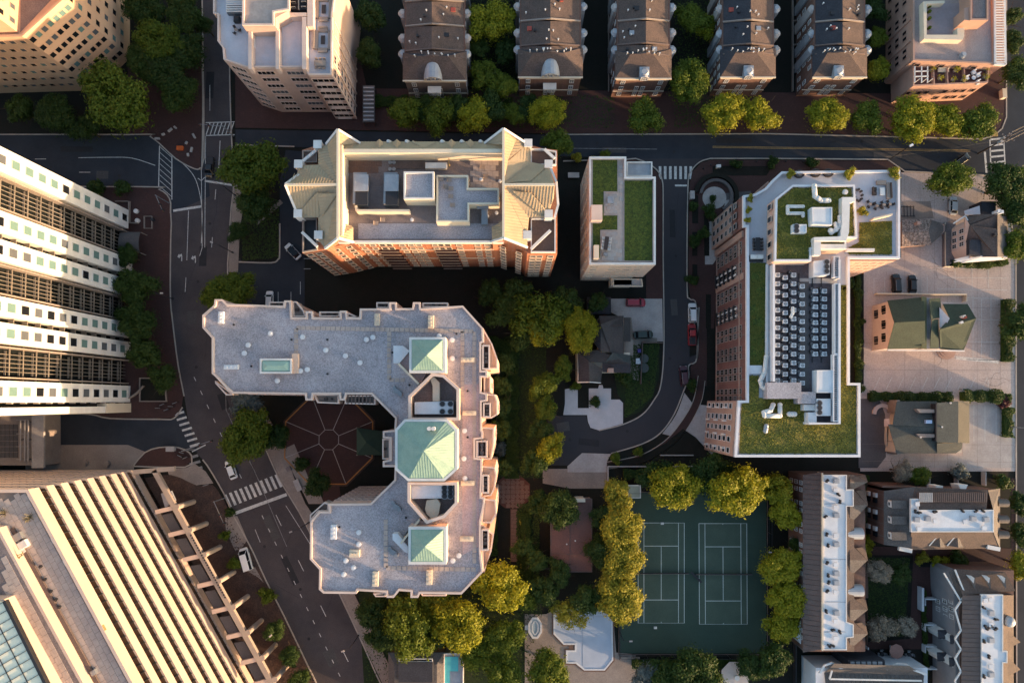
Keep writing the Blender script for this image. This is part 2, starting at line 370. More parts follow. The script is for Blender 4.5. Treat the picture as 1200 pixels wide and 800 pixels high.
# pavements
slab('west_pavement', [(-200,219),(160,219),(186,222),(199,233),(200,262),(199,300),(199,350),(202,381),(208,428),(215,464),(213,477),(203,489),(187,490),(129,489),(104,484),(-200,484)], BRKP)
slab('corner_pavement', [(150,158),(150,60),(237,60),(237,150),(235,196),(230,199),(206,186),(176,160)], BRKP)
slab('corner_island', [(157,545),(170,530),(187,524),(209,524),(222,530),(225,538),(217,547)], BRKP)
slab('south_west_pavement', smooth([(160,562),(200,556),(232,569),(249,568),(260,582),(272,604),(284,626),(296,648),(311,681),(329,716),(345,749),(370,801),(400,870)], 3)+[(300,870),(200,640)], MULCH, .10)
slab('boulevard_pavement', [(275,214),(272,244),(269,294),(268,319),(279,319),(281,272),(288,222),(293,176),(274,176)], CONCW)
slab('east_pavement', [(298,490),(313,527),(328,560),(341,582),(360,615),(402,702),(428,758),(452,808),(500,900),(520,900),(466,800),(440,745),(415,695),(380,622),(358,590),(345,560),(332,520),(310,480)], CONCW)
slab('north_pavement', [(276,60),(276,150),(640,156.5),(900,155.5),(1150,161.5),(1171,154),(1178,138),(1179,-160),(1045,-160),(1045,110),(430,104),(420,60)], BRKP)
slab('curving_street_pavement', [(735,187),(745,187.5),(759,193),(770,202),(775,213),(776,230),(776,300),(777,350),(757,350),(757,215),(735,206)], BRKP)
slab('brick_forecourt', [(833,187.5),(821,191.5),(811,202),(807.5,220),(806.5,334),(809.5,349),(818,357),(818.5,419),(809,430),(809,443),(822,452),(832,452),(840,330),(880,260),(1000,230),(1055,210),(1045,189)], BRKP)
slab('green_verge', [(1191,560),(1191,900),(1020,900),(1010,545)], SOIL, .05)
# brick footpath sweeping under the flats
fp_o = smooth([(818,440),(812,470),(796,497),(778,517),(750,533),(711,541)], 5); fp_i = smooth([(826,446),(821,472),(803,505),(782,526),(752,543),(711,549)], 5)
slab('brick_footpath', fp_o + fp_i[::-1], BRKP, .14)
slab('loading_apron', [(829,475),(820,474),(806,500),(789,524),(812,533),(832,534),(845,520),(845,475)], CONC, .13)
slab('verge_apron', smooth([(802,460),(792,486),(776,508)], 4)+[(788,511),(800,495),(811,472),(805,464)], CONC, .12)
slab('driveway_apron', [(682,530.5),(716,531.5),(711,541),(711,553),(665,553),(665,546)], CONC, .10)
slab('garage_forecourt', [(636,549),(711,549),(711,572),(668,572),(636,566)], CONCW, .08)
slab('boulevard_corner', [(196,549),(218,548),(228,543),(241,552),(250,566),(232,568),(204,577)], CONCW, .07)
slab('parking_bay', [(264,606),(278,604),(290,632),(284,641),(276,645),(265,622)], CONCW, .11)
slab('parking_bay', [(289,668),(299,664),(309,682),(303,676)], CONCW, .11)
# kerbs
kb = MB()
for c in (BL[6:], BR): pass
for pts in (BL[:13], BL[16:34], BL[41:], BR[:], RI, RO): kb.kerb(G(pts), .28, 0, .16)
struct('kerb', kb, KERB)
kb = MB()
for pts in (smooth([(-200,158),(150,158),(176,160),(206,186),(228,198),(235,197),(237,190),(238,120),(237,60)], 3), smooth([(-200,219),(160,219),(186,222),(199,233),(200,250)], 3),
            smooth([(214,477),(204,490),(187,491),(129,490),(104,485),(50,484)], 3), smooth([(157,545),(170,530),(187,524),(209,524),(222,530),(225,538),(217,547),(157,546)], 2),
            [(640,158),(900,157),(1152,163),(1165,159),(1174,151),(1179,138),(1179,-100)], [(832,186),(900,186),(1040,187),(1060,201),(1168,206),(1180,225),(1190,300),(1191,800)],
            [(660,189),(690,188),(735,187),(745,186)], [(276,170),(345,172)]):
    kb.kerb(G(pts), .30, 0, .17)
struct('kerb', kb, KERB)
kb = MB()
for pts in (fp_o, fp_i): kb.kerb(G(pts), .15, 0, .18)
kb.kerb(G([(816.5,420),(819,360)]), .25, 0, .16)
struct('kerb', kb, KERB)
# painted markings
def paint(name, m, bars=(), lines=(), z=.034):
    mb = MB()
    for b in bars: mb.face([(*W(x, y, 0), z) for x, y in b])
    for (w_, pts) in lines: mb.strip(G(pts), w_, z)
    return struct(name, mb, m)
def bar(x, y, dx, dy, wx, wy): return [(x-dx/2-wx/2, y-dy/2-wy/2), (x+dx/2-wx/2, y+dy/2-wy/2), (x+dx/2+wx/2, y+dy/2+wy/2), (x-dx/2+wx/2, y-dy/2+wy/2)]
paint('crosswalk', PAINT, [bar(267+i*5.95, 586.5-i*2.35, 6.4, 14.4, 3.0, -1.1) for i in range(11)], [(.75, [(273,602),(336,579)])])
paint('crosswalk', PAINT, [bar(244+i*4.6, 151, 4.6, -14, 1.1, .35) for i in range(7)], [(.22, [(241,144),(275,143)]), (.22, [(241,159),(275,158)])])
paint('crosswalk', PAINT, [bar(194, 178+i*6.6, 13.5, 12, .6, 1.3) for i in range(9)], [(.22, [(187,171),(186,219)]), (.22, [(201.5,174),(201.5,234)])])
paint('crosswalk', PAINT, [bar(210+i*3.05, 484+i*6.2, 11.5, -3.4, .8, 2.4) for i in range(7)], [(.25, [(225,529),(241,521)])])
paint('crosswalk', PAINTW, [bar(226+i*2.5, 535+i*7, 12.5, -3.6, .9, 2.9) for i in range(6)])
paint('crosswalk', PAINT, [bar(773.5+i*6, 202.5, 0, 15, 3, 0) for i in range(7)], [(.45, [(791,217.5),(805,217.5)])])
paint('crosswalk', PAINT, [bar(1168.5, 163+i*6.8, 16, -1.6, 0, 2.2) for i in range(6)], [(.3, [(1160,164),(1161,200)]), (.3, [(1176,161),(1178,200)])])
paint('stop_line', PAINT, [], [(.6, [(203,247),(236,242)]), (.5, [(240,212),(272,217)]), (.5, [(1154,178),(1156,203)])])
def dashes(p, q, n, frac=.45):
    o = []
    for i in range(n):
        a = i/n; b = (i+frac)/n
        o.append((.16, [(p[0]+(q[0]-p[0])*a, p[1]+(q[1]-p[1])*a), (p[0]+(q[0]-p[0])*b, p[1]+(q[1]-p[1])*b)]))
    return o
mk = dashes((323.5,603),(428,815), 4, .24) + dashes((307,603.5),(404,803), 13, .28) + dashes((299,553),(257,470), 2, .3) + dashes((283,560),(222,430), 8, .3)
mk += [(.12, [(335,592),(366,641)]), (.12, [(299,620),(305,635)])]
mk += dashes((247,330),(222,250), 1, 0) + [(.14, [(221,247),(219,305)]), (.14, [(218,325),(217,342)]), (.14, [(241,160),(240,290)]), (.14, [(236,200),(237,290),(234,300)])]
mk += [(.16, [(258,165),(256,205)]), (.14, [(253,222),(252,234)]), (.14, [(249,278),(248,290)]), (.14, [(246,100),(246,130)])]
mk += [(.16, smooth([(92,185),(130,184.5),(155,185.5),(182,194)], 4)), (.14, [(41,186.5),(54,186.5)]), (.14, [(93,202),(106,202)])]
mk += [(.16, smooth([(206,184),(225,203),(233,222),(237,250),(236,285)], 4)), (.2, [(232,209),(236,212),(240,208)])]
paint('lane_line', PAINT, [], mk)
paint('yellow_line', YELL, [], [(.14, [(835,171.6),(1137,176)]), (.14, [(835,173),(1137,177.6)])])
paint('lane_line', PAINTW, [], [(.14, [(672,174),(770,175)]), (.12, [(262,330),(265,480),(302,560),(336,640)])])
def arrow(x, y, s=1):
    return [[(x-.5, y+4), (x+.5, y+4), (x+.6, y-2), (x-.4, y-2)], [(x-4*s, y-2.4), (x, y-4.6), (x+.6, y-2), (x-2.6*s, y-.6)], [(x-5*s, y-1), (x-3*s, y-4.8), (x-2.2*s, y+.8)]]
paint('turn_arrow', PAINT, arrow(213, 302) + arrow(229, 304))
# driveway and parking court behind the brick flats
sheet('parking_court', [(279,320),(279,300),(283,306),(322,309),(328,303),(328,250),(328,210),(335,176),(357,178),(357,400),(300,400),(272,380)], .023, ASPH)
slab('planted_court', [(284,222),(300,215),(327,235),(327,302),(322,307),(284,305),(281,272)], SOIL, .08)
struct('kerb', MB().kerb(G(smooth([(280,307),(318,308),(326,304),(328,298),(328,262)], 3)), .35, 0, .2), KERB)
mb = MB()
for (a, b) in (((300,262),(330,236)), ): mb.strip(G([a, b]), 1.2, .10)
struct('garden_path', mb, CONCW)
paint('parking_line', PAINT, [], [(.12, [(356,303),(375,303)]), (.12, [(356,315),(364,315)]), (.12, [(326,342),(326,360)]), (.12, [(341,342),(341,360)]), (.12, [(352,330),(352,345)])], .032)
# right-hand parking lot
slab('parking_lot', [(1056,202),(1168,206),(1180,225),(1189,300),(1190,552),(1008,552),(1008,440),(1000,330),(1000,302),(1056,302)], LOTC, .06)
slab('grey_lot', [(1006,467),(1030,467),(1037,485),(1038,535),(1028,548),(1006,548)], ASPHL, .075)
slab('pale_lot', [(1128,474),(1188,474),(1188,548),(1040,548),(1060,534),(1128,534)], CONC, .075)
ln = [(.12, [(1024+i*12.5, 325),(1024+i*12.5, 345)]) for i in (0,1,4,5)]
ln += [(.12, [(1100,325),(1180,326)]), (.12, [(1098,338.5),(1180,340)])] + [(.12, [(x,314),(x,338)]) for x in (1119,1139,1158)] + [(.12, [(1098,314),(1160,315)])]
ln += [(.12, [(1140,347),(1140,420)]), (.12, [(1150,350),(1150,420)]), (.12, [(1161,347),(1161,422)])] + [(.12, [(1132,y),(1170,y+1)]) for y in (349,374,400,421)]
ln += [(.12, [(1024+i*14, 456.5),(1031+i*14, 442)]) for i in range(10)] + [(.12, [(1158,445),(1158,458)]), (.8, [(1120,419),(1170,424)])]
ln += [(.12, [(x,474),(x,517)]) for x in (1141,1154,1167)]
paint('parking_line', PAINT, [], ln, .085)
jl = [(.05, [(1010,y),(1188,y+1)]) for y in (312,360,402,433,463,520,540)] + [(.05, [(x,206),(x,548)]) for x in (1060,1078,1095,1110,1145,1172)] + [(.06, [(1062,250),(1100,232)]), (.05, [(1056,238),(1096,238)])]
paint('paving_joint', mat('joint_tar', (.24,.195,.18)), [], jl, .082)
slab('ash_yard', [(1057,236),(1090,236),(1094,256),(1057,258)], CONCW, .10)
# drive of the small house in the middle
slab('house_driveway', [(716,350),(776,350),(777,400),(762,400),(740,390),(728,372),(716,366)], CONC, .07)
slab('house_patio', [(730,372),(728,440),(748,446),(751,402),(770,402),(770,396),(742,394),(740,372)], mat('gravel_patio', (.26,.22,.19), grain=.3, gscale=6), .09)
slab('white_forecourt', [(690,455),(701,455),(702,451),(706,451),(707,455),(716,455),(716,468),(726,468),(730,472),(730,496),(702,504),(692,501),(689,494),(688,486),(660,486),(662,473),(662,456),(677,453),(677,478),(690,478)], mat('pale_concrete', (.50,.49,.51), c2=(.42,.41,.43), scale=.4, grain=.06), .10)
slab('lawn', [(735,405),(773,402),(772,440),(765,465),(750,482),(732,490),(731,470),(724,462),(720,440)], GRASS, .06)
slab('lawn', [(575,400),(640,380),(640,560),(575,560)], GRASS, .05)
slab('lawn', [(605,590),(605,700),(632,700),(632,590)], GRASS, .05)
slab('lawn', [(420,690),(640,690),(615,800),(430,860)], GRASS, .045)
# octagonal plaza west of the flats: eight sectors round a hub, each its own paving panel
oc = W(385.5, 515, 0); RO_ = 11.4; RI_ = 2.55
pl = struct('octagonal_plaza', MB().cyl(oc, RO_+.6, .0, .09, 8, rot=R(22.5)), MULCH)
for i in range(8):
    a0, a1 = R(22.5+45*i), R(67.5+45*i); g = .012
    q = [(oc[0]+r_*math.cos(a), oc[1]+r_*math.sin(a)) for r_, a in ((RI_+.1, a0+.05), (RO_-.25, a0+g), (RO_-.25, a1-g), (RI_+.1, a1-.05))]
    struct('paving_panel', MB().prism(q, .05, .13), BRKP, pl, None)
struct('paving_panel', MB().cyl(oc, RI_-.05, .05, .135, 8, rot=R(22.5)), BRKP, pl, None)
m_ = MB(); ring = [(oc[0]+RO_*math.cos(R(22.5+45*i)), oc[1]+RO_*math.sin(R(22.5+45*i))) for i in range(8)]
m_.kerb(ring, .3, .02, .22, closed=True)
struct('plaza_edging', m_, ORNG, pl, None)
m_ = MB()
for i in range(8):
    a = R(22.5+45*i); m_.kerb([(oc[0]+RI_*math.cos(a), oc[1]+RI_*math.sin(a)), (oc[0]+(RO_-.2)*math.cos(a), oc[1]+(RO_-.2)*math.sin(a))], .14, .05, .15)
m_.kerb([(oc[0]+RI_*math.cos(R(22.5+45*i)), oc[1]+RI_*math.sin(R(22.5+45*i))) for i in range(8)], .14, .05, .152, closed=True)
struct('plaza_joint', m_, CONC, pl, None)
slab('plaza_steps', [(330,527),(345,520),(362,560),(372,570),(380,590),(362,590)], CONCW, .14)
slab('plaza_walk', [(378,552),(395,552),(400,585),(378,600)], BRKP, .07)
# garden square and path
gs = W(601, 576, 0)
gq = slab('garden_square', [(601-22,576-9),(601-9,576-19),(601+9,576-19),(601+20,576-9),(601+20,576+9),(601+9,576+19),(601-9,576+19),(601-22,576+9)], mat('garden_joint', (.10,.04,.03)), .08)
for i in range(7):
    for j in range(7):
        if abs(i-3)+abs(j-3) > 4: continue
        struct('paver', MB().box((gs[0]+(i-3)*1.12, gs[1]+(j-3)*1.1, .09), (1.0, .98, .05), R(45) if (i+j) % 3 == 0 and (i, j) != (3, 3) else 0), BRKL, gq, None)
gp = slab('garden_path', [(598,596),(606.5,596),(606.5,657),(598,657)], mat('path_joint', (.09,.05,.04)), .08)
for j in range(14):
    c = W(602.2, 598.5+j*4.4, 0); struct('paver', MB().box((c[0], c[1], .09), (1.4, .8, .05)), BRKL, gp, None)
# pool terrace
slab('pool_terrace', [(615,719),(640,719),(652,712),(718,714),(722,764),(745,766),(745,900),(615,900)], CONCW, .10)
PO = [(650,714),(716,715.5),(717,772),(708,783),(685,783),(675,775),(664.6,775),(664.6,762.6),(675,762.6),(675,753),(661,753),(650,741.5)]
# tennis
sheet('tennis_ground', [(726,576),(898,576),(898,765),(726,765)], .030, COURT2)
# ================================================================ BUILDINGS
def P(pts, z): return [W(x, y, z) for x, y in pts]
def cen(p): return (sum(a[0] for a in p)/len(p), sum(a[1] for a in p)/len(p), 0)
def bld(name, pts, z, label, cat='building', group=None): return T(name, cen(P(pts, z)), label, cat, group)
def roofvents(t, pts, z, m, r=.38, h=.5, name='roof_vent'):
    for x, y in pts:
        c = W(x, y, z); key = ('v', r, h, m.name)
        if key not in _WC: _WC[key] = MB().cyl((0, 0), r*.7, 0, h*.6, 10).cyl((0, 0), r, h*.6, h, 12).cyl((0, 0), r*.55, h, h*1.25, 10).mesh(name, m)
        t.inst(name, _WC[key], (c[0], c[1], z))
def pavers(t, pts, z, sx, sy, m, rot=0, name='roof_pavers', gap=.05):
    """individual slabs laid with open joints over a polygon, joined (hundreds of them)"""
    p = ccw(pts); ca, sa = math.cos(rot), math.sin(rot)
    q = [(a[0]*ca+a[1]*sa, -a[0]*sa+a[1]*ca) for a in p]
    x0, x1 = min(a[0] for a in q), max(a[0] for a in q); y0, y1 = min(a[1] for a in q), max(a[1] for a in q)
    def inside(x, y):
        c = False; n = len(q)
        for i in range(n):
            a, b = q[i], q[i-1]
            if (a[1] > y) != (b[1] > y) and x < (b[0]-a[0])*(y-a[1])/(b[1]-a[1])+a[0]: c = not c
        return c
    mb = MB(); j = 0; y = y0+sy/2
    while y < y1:
        x = x0+sx/2+(sx/2 if j % 2 else 0)
        while x < x1:
            if all(inside(x+a*sx*.45, y+b*sy*.45) for a in (-1, 1) for b in (-1, 1)):
                mb.box((x*ca-y*sa, x*sa+y*ca, z+.03+random.uniform(-.01, .01)), (sx-gap, sy-gap, .06), rot)
            x += sx
        y += sy; j += 1
    if mb.v: return t.part(name, mb, m, kind='stuff')
def hip(mb, pts, z, ze, ridge):
    pass
# ---- 1. white office tower on the left
t = T('office_tower', W(60, 370), 'white office tower with vertical rows of square windows between dark grille bays, left edge', 'office tower')
FN = W(154.5, 249, 0); FS = W(151, 481.5, 0)
L0 = Vector(FS)-Vector(FN); LL = L0.length; dN = L0/LL; nrm = Vector((-dN.y, dN.x)); 
if nrm.x < 0: nrm = -nrm
TZ = 62
def fw(s_, out=0): v = Vector(FN)+dN*s_+nrm*out; return (v.x, v.y)
def yat(py):  # distance along facade for photo row py read at x=130 (z=8)
    p = W(130, py, 8); return (Vector(p)-Vector(FN)).dot(dN)
t.part('tower_core', MB().prism([fw(.2, -1.6), fw(LL-.2, -1.6), fw(LL-.2, -60), fw(.2, -60)], 0, TZ-1), glassmat('curtain_wall_glass', (.010,.013,.014), .2))
GRID = mat('grille_stone', (.21,.18,.155), c2=(.15,.13,.11), grain=.1)
bands = [(239.5,260.5),(296,316),(322,341.5),(374,392),(397.5,416.5),(451,471)]
fl0 = 3.8; flh = 3.6; NF = 15
wm = [dict(gl=GLT), dict(gl=GLT), dict(gl=GL), dict(gl=GLG)]
for k, (a, b) in enumerate(bands):
    s0, s1 = yat(a), yat(b)
    if k == 0: s0 = 0
    t.part('white_pier', MB().prism([fw(s0, .35), fw(s1, .35), fw(s1, -1.6), fw(s0, -1.6)], 0 if k else 2, TZ), WHITE)
    windows(t, fw(s0, .35), fw(s1, .35), [fl0+flh*i+(0 if k < 5 else -1.0) for i in range(NF)], [.5], 1.9, 2.3, kinds=wm, bar=.1, depth=.14)
gb = [(261,295.5),(341.8,373.5),(417,450.6)]
for a, b in gb:
    s0, s1 = yat(a), yat(b); bayL = s1-s0
    m = MB()
    for q in (0.08, .92):
        v = fw(s0+bayL*q, -.2); m.prism([fw(s0+bayL*q-.13, .0), fw(s0+bayL*q+.13, .0), fw(s0+bayL*q+.13, -1.5), fw(s0+bayL*q-.13, -1.5)], 0, TZ)
    t.part('mullion', m, CONCW)
    # vertical fins, each a bar of its own running the whole height
    for q in (.26, .38, .5, .62, .74):
        t.part('fin', MB().prism([fw(s0+bayL*q-.05, -.9), fw(s0+bayL*q+.05, -.9), fw(s0+bayL*q+.05, -1.1), fw(s0+bayL*q-.05, -1.1)], 0, TZ), GRID)
    for i in range(NF+1):
        z = fl0-1.8+flh*i
        t.part('floor_beam', MB().prism([fw(s0+.05, -.95), fw(s1-.05, -.95), fw(s1-.05, -1.15), fw(s0+.05, -1.15)], z-.12, z+.12), GRID)
        t.part('spandrel', MB().prism([fw(s0+bayL*.16, -.9), fw(s1-bayL*.16, -.9), fw(s1-bayL*.16, -1.3), fw(s0+bayL*.16, -1.3)], z+.95, z+1.03), GRID)
for a, b in ((316.2,321.8),(392.2,397.3)):
    s0, s1 = yat(a), yat(b)
    for i in range(NF+1):
        t.part('floor_beam', MB().prism([fw(s0, -.35), fw(s1, -.35), fw(s1, -1.4), fw(s0, -1.4)], fl0-1.85+flh*i, fl0-1.65+flh*i), GRID)
s0 = yat(471); t.part('white_ledge', MB().prism([fw(LL-1.9, .6), fw(LL+.3, .6), fw(LL+.3, -60), fw(LL-1.9, -60)], 0, 10), CREAM)
t.part('white_ledge', MB().prism([fw(LL-1.2, .3), fw(LL+.2, .3), fw(LL+.2, -60), fw(LL-1.2, -60)], 10, TZ), WHITE)
for i in range(NF): t.part('floor_beam', MB().prism([fw(yat(471.2), -.1), fw(LL-1.9, -.1), fw(LL-1.9, -1.2), fw(yat(471.2), -1.2)], fl0-1.9+flh*i, fl0-1.5+flh*i), CONC)
# entrance canopy and steps at the tower's feet
t2 = T('entrance_canopy', W(152, 283), 'grey arched entrance canopy beside the white office tower', 'canopy')
m = MB()
a, b = W(139, 283, 4), W(163, 283, 4)
for i in range(10):
    u0, u1 = math.pi*i/10, math.pi*(i+1)/10; r_ = 2.6
    m.face([(a[0], a[1]+r_*math.cos(u0), 3+1.2*math.sin(u0)), (b[0], b[1]+r_*math.cos(u0), 3+1.2*math.sin(u0)), (b[0], b[1]+r_*math.cos(u1), 3+1.2*math.sin(u1)), (a[0], a[1]+r_*math.cos(u1), 3+1.2*math.sin(u1))])
t2.part('canopy_shell', m, ASPHL)
m = MB()
for sx in (a[0]+.3, b[0]-.3):
    for sy in (-2.5, 2.5): m.cyl((sx, a[1]+sy), .12, 0, 3, 6)
t2.part('post', m, CONCW)
for i, (x, y, l) in enumerate(((160.5,248,'northern of two white round planters outside the white office tower'),(162,259,'southern of two white round planters outside the white office tower'))):
    c = W(x, y, .12); single('round_planter', MB().cyl(c, .55, .1, .75, 16).cyl(c, .4, .75, .8, 12), WHITE, l, 'planter', 'round planters by the tower')
m = MB(); c = [W(x, y, .12) for x, y in ((165,478),(165,442.5),(196,442.5))]
t = T('planter_wall', c[1], 'low concrete planter wall round a dark bed south-east of the white office tower', 'wall')
t.part('wall_coping', MB().kerb(G([(165,443),(194,443),(196,470),(165,470)]), .35, .1, .6, closed=True), CONCW)
t.part('soil', MB().prism(G([(166,444),(193,444),(195,469),(166,469)]), .1, .35), SOIL)
m = MB().kerb(G(smooth([(128,475),(145,470),(160,462),(170,452)], 4)), .3, .1, 1.0)
single('ramp_wall', m, CONCW, 'curved pale ramp wall at the foot of the white tower', 'wall')
m = MB().kerb(G([(137,237),(153,237),(153,262),(163,262)]), .25, .1, .9)
single('entrance_wall', m, CONCW, 'low wall at the north-east corner of the white office tower', 'wall')
m = MB().kerb(G([(170,254),(179,254),(179,268),(170,268)]), .25, .1, .5, closed=True)
single('square_planter', m, CONCW, 'small square planter frame in the brick pavement by the boulevard', 'planter')

# ---- 2. beige tower top left
ga, gb_, gc, gd = W(112,106), W(152,69), W(153,-60), W(-90,112)
t = T('apartment_tower', ga, 'beige faceted tower with grids of small dark square windows, top left corner', 'building')
BT = mat('beige_precast', (.68,.43,.28), c2=(.58,.36,.235), scale=.2, grain=.06)
t.part('wall', MB().prism([ga, gb_, gc, (gc[0]-60, gc[1]), (gd[0], gd[1]+40), gd], 0, 25), BT)
win = dict(fr=BT, bar=.08, depth=.1, kinds=[dict(gl=GL), dict(gl=GL), dict(gl=GL), dict(gl=GLT), dict(gl=GLG)])
zz = [3.6+3.25*i for i in range(7)]
windows(t, ga, gb_, zz[:7], [.06+.147*i for i in range(7)], 1.25, 1.6, **win)
n1 = (Vector(gc)-Vector(gb_)).length
windows(t, gb_, gc, zz+[26.3,29.5], [(1.6+i*3.3)/n1 for i in range(7)], 1.5, 1.6, **win)
n2 = (Vector(gd)-Vector(ga)).length
windows(t, ga, gd, zz, [(1.6+i*2.3)/n2 for i in range(19)], 1.3, 1.3, **win)
up_a = W(22, 39, 25); up_b = W(23, -60, 25)
t.part('upper_block', MB().prism([up_a, up_b, (up_b[0]-50, up_b[1]), (up_a[0]-50, up_a[1]-2)], 24.9, 48), BT)
nn = (Vector(up_b)-Vector(up_a)).length
windows(t, up_a, up_b, [27+3.25*i for i in range(6)], [(1.8+i*3.1)/nn for i in range(5)], 1.3, 1.6, **win)
p = [W(24, 38, 25), W(62, -2, 25), W(150, -90, 25), W(24, -60, 25)]
t.part('right_block', MB().prism([W(75,-6,25), gb_, gc, W(75,-120,25)], 24.95, 33), BT)
t.part('roof_terrace', MB().prism(p, 25, 25.05), GRAVD)
m = MB().kerb([ga, gb_], .5, 24.9, 25.7); m.kerb([ga, gd], .5, 24.9, 25.7); t.part('parapet', m, BT)

# ---- 3. pink apartment block, top
Z = 22.0
ro = [(252,-30),(252,19),(257,20),(257,51),(263,59),(264,72.5),(291,81.5),(358,81.5),(363,90.5),(390,90.5),(391,20),(397,-30)]
t = bld('apartment_block', ro, Z, 'pink rendered apartment block with furnished roof terraces, top of picture left of centre', 'apartment block')
q = P(ro, Z); t.part('wall', MB().prism(q, 0, Z), PINK)
t.part('parapet', MB().ring(q, Z, Z+1.0, .35), PINKL)
t.part('terrace_floor', MB().prism(offset(ccw(q), .36), Z, Z+.05), mat('terrace_tile', (.58,.56,.60), c2=(.48,.46,.49), scale=.3, grain=.06))
def blk(name, pts, z0, z1, m, zp=None): return t.part(name, MB().prism(P(pts, zp if zp is not None else z1), z0, z1), m)
blk('penthouse', [(285,-30),(285,31.5),(323,31.5),(323,21),(336,14),(336,-30)], Z, Z+4, PINK)
qq = P([(285,-30),(285,31.5),(322,31.5),(322,16),(340,13),(340,-30)], Z+4)
t.part('penthouse_gravel', MB().prism(offset(ccw(qq), .4), Z+4, Z+4.06), PAVER)
t.part('penthouse_parapet', MB().ring(qq, Z+3.9, Z+4.6, .4), PINKL)
for pts in ([(323.5,19),(359,19),(359,15),(323.5,15)], [(354,20),(359,20),(359,81),(354,81)], [(323,34),(327,34),(327,81),(323,81)], [(291,37),(295,37),(295,81),(291,81)], [(360,-30),(367,-30),(367,31),(360,31)]):
    blk('terrace_wall', pts, Z, Z+2.2, PINKL)
blk('cooling_deck', [(340,-30),(360,-30),(360,12),(340,12)], Z, Z+1.5, DARK)
for i in range(3):
    for j in range(4):
        c = W(344+i*6, 9-j*6, Z+2); t.inst('cooling_fan', winmesh(1, .8, fr=STEEL, gl=DARK), (c[0], c[1], Z+2), R(90*i))
# facades
A_, B_, C_, D_, E_ = [W(x, y, Z) for x, y in ((264,72.5),(291,81.5),(358,81.5),(363,90.5),(390,90.5))]
fz = [2.2+3.05*i for i in range(7)]
wk = dict(fr=PINKL, bar=.1, depth=.14, nx=4, kinds=[dict(gl=GL), dict(gl=GL), dict(gl=GLG)])
windows(t, A_, B_, fz, [.5], 3.6, 1.7, **wk)
windows(t, B_, C_, fz, [.27], 3.9, 1.7, **wk); windows(t, B_, C_, fz, [.79], 3.9, 1.7, **wk)
windows(t, D_, E_, fz, [.52], 5.0, 1.7, **wk)
for z in fz:   # balcony slabs with rails on the corner bay
    rot, n, d = facing(D_, E_); a = Vector(D_)+d*.8; b = Vector(E_)-d*.8
    m = MB(); m.prism([(a.x, a.y), (b.x, b.y), tuple(b+n*.4), tuple(a+n*.4)], z-1.35, z-1.2); t.part('balcony', m, PINKL)
F_ = W(391, -30, Z)
ne = (Vector(F_)-Vector(E_)).length
windows(t, E_, F_, fz, [(1.5+3.2*i)/ne for i in range(8)], 2.0, 1.7, **dict(wk, nx=2))
for i in range(8):
    x = Vector(E_)+(Vector(F_)-Vector(E_)).normalized()*(.1+3.2*i)
    t.part('pilaster', MB().box((x.x+.15, x.y, Z/2), (.28, .4, Z-.1)), PINKL)
m = MB().prism(P([(255,-30),(255,18),(285,18),(285,-30)], Z+3), Z+2.7, Z+3)
mm = MB()
for i in range(7):
    a, b = W3(265, -2+i*2.6, Z+3.1), W3(284, -2+i*2.6, Z+3.1); mm.beam(a, b, .18, .25)
t.part('pergola_slats', mm, WHITE)
blk('skylight', [(266,6),(284,6),(284,16),(266,16)], Z, Z+1, GLG)
# its terrace furniture
def sofa_set(x, y, z, label):
    c = W(x, y, z); s = T('sofa_set', (c[0], c[1], z), label, 'sofa set', 'roof sofas of the pink block')
    for dx, dy, sx, sy in ((-1.6,0,1.0,4.2),(1.6,0,1.0,4.2),(0,2.3,2.0,.9),(0,-2.3,2.0,.9)):
        s.part('seat_cushion', MB().box((c[0]+dx, c[1]+dy, z+.25), (sx, sy, .5)).box((c[0]+dx*1.25, c[1]+dy*1.22, z+.6), (sx*.35 if dx else sx, sy if dx else sy*.35, .4)), FURN)
    s.part('coffee_table', MB().box((c[0], c[1], z+.35), (.9, 2.0, .1)).box((c[0], c[1], z+.15), (.5, 1.4, .3)), FURND)
sofa_set(379, 48, Z+.05, 'taupe sofa set round a dark table on the pink block roof terrace')
sofa_set(380, 12, Z+.05, 'pink cushioned sofa set on the upper east terrace of the pink block')
def chair(s, x, y, z, a, m, sz=.55):
    key = ('chair', m.name, sz)
    if key not in _WC:
        k = sz; c = MB().box((0, 0, .42), (k, k, .1)).box((0, k*.5, .7), (k, .08, .55))
        for i in (-1, 1):
            for j in (-1, 1): c.box((i*k*.42, j*k*.42, .19), (.05, .05, .38))
        _WC[key] = c.mesh('chair', m)
    return s.inst('chair', _WC[key], (x, y, z), a)
def table_set(x, y, z, n, label, lx=1.0, ly=2.0, rot=0, m=FURND, mt=FURND, round_=False, group=None, cat='table set', ch=.55):
    c = W(x, y, z); s = T('table_set', (c[0], c[1], z), label, cat, group)
    if round_: s.part('table_top', MB().cyl(c, lx/2, z+.7, z+.76, 14).cyl(c, .06, z, z+.7, 6), mt)
    else:
        k = MB().box((c[0], c[1], z+.73), (lx, ly, .07), rot)
        k.box((c[0], c[1], z+.35), (lx*.2, ly*.6, .7), rot); s.part('table_top', k, mt)
    for i in range(n):
        if round_: a = 2*math.pi*i/n; dx, dy = (lx/2+.3)*math.cos(a), (lx/2+.3)*math.sin(a); ra = a-math.pi/2
        else:
            k = n//2; j = i % k; dx = (lx/2+.25)*(1 if i < k else -1); dy = ly*((j+.5)/k-.5); ra = -math.pi/2 if dx > 0 else math.pi/2
            dx, dy = dx*math.cos(rot)-dy*math.sin(rot), dx*math.sin(rot)+dy*math.cos(rot); ra += rot
        chair(s, c[0]+dx, c[1]+dy, z, ra, m, ch)
    return s
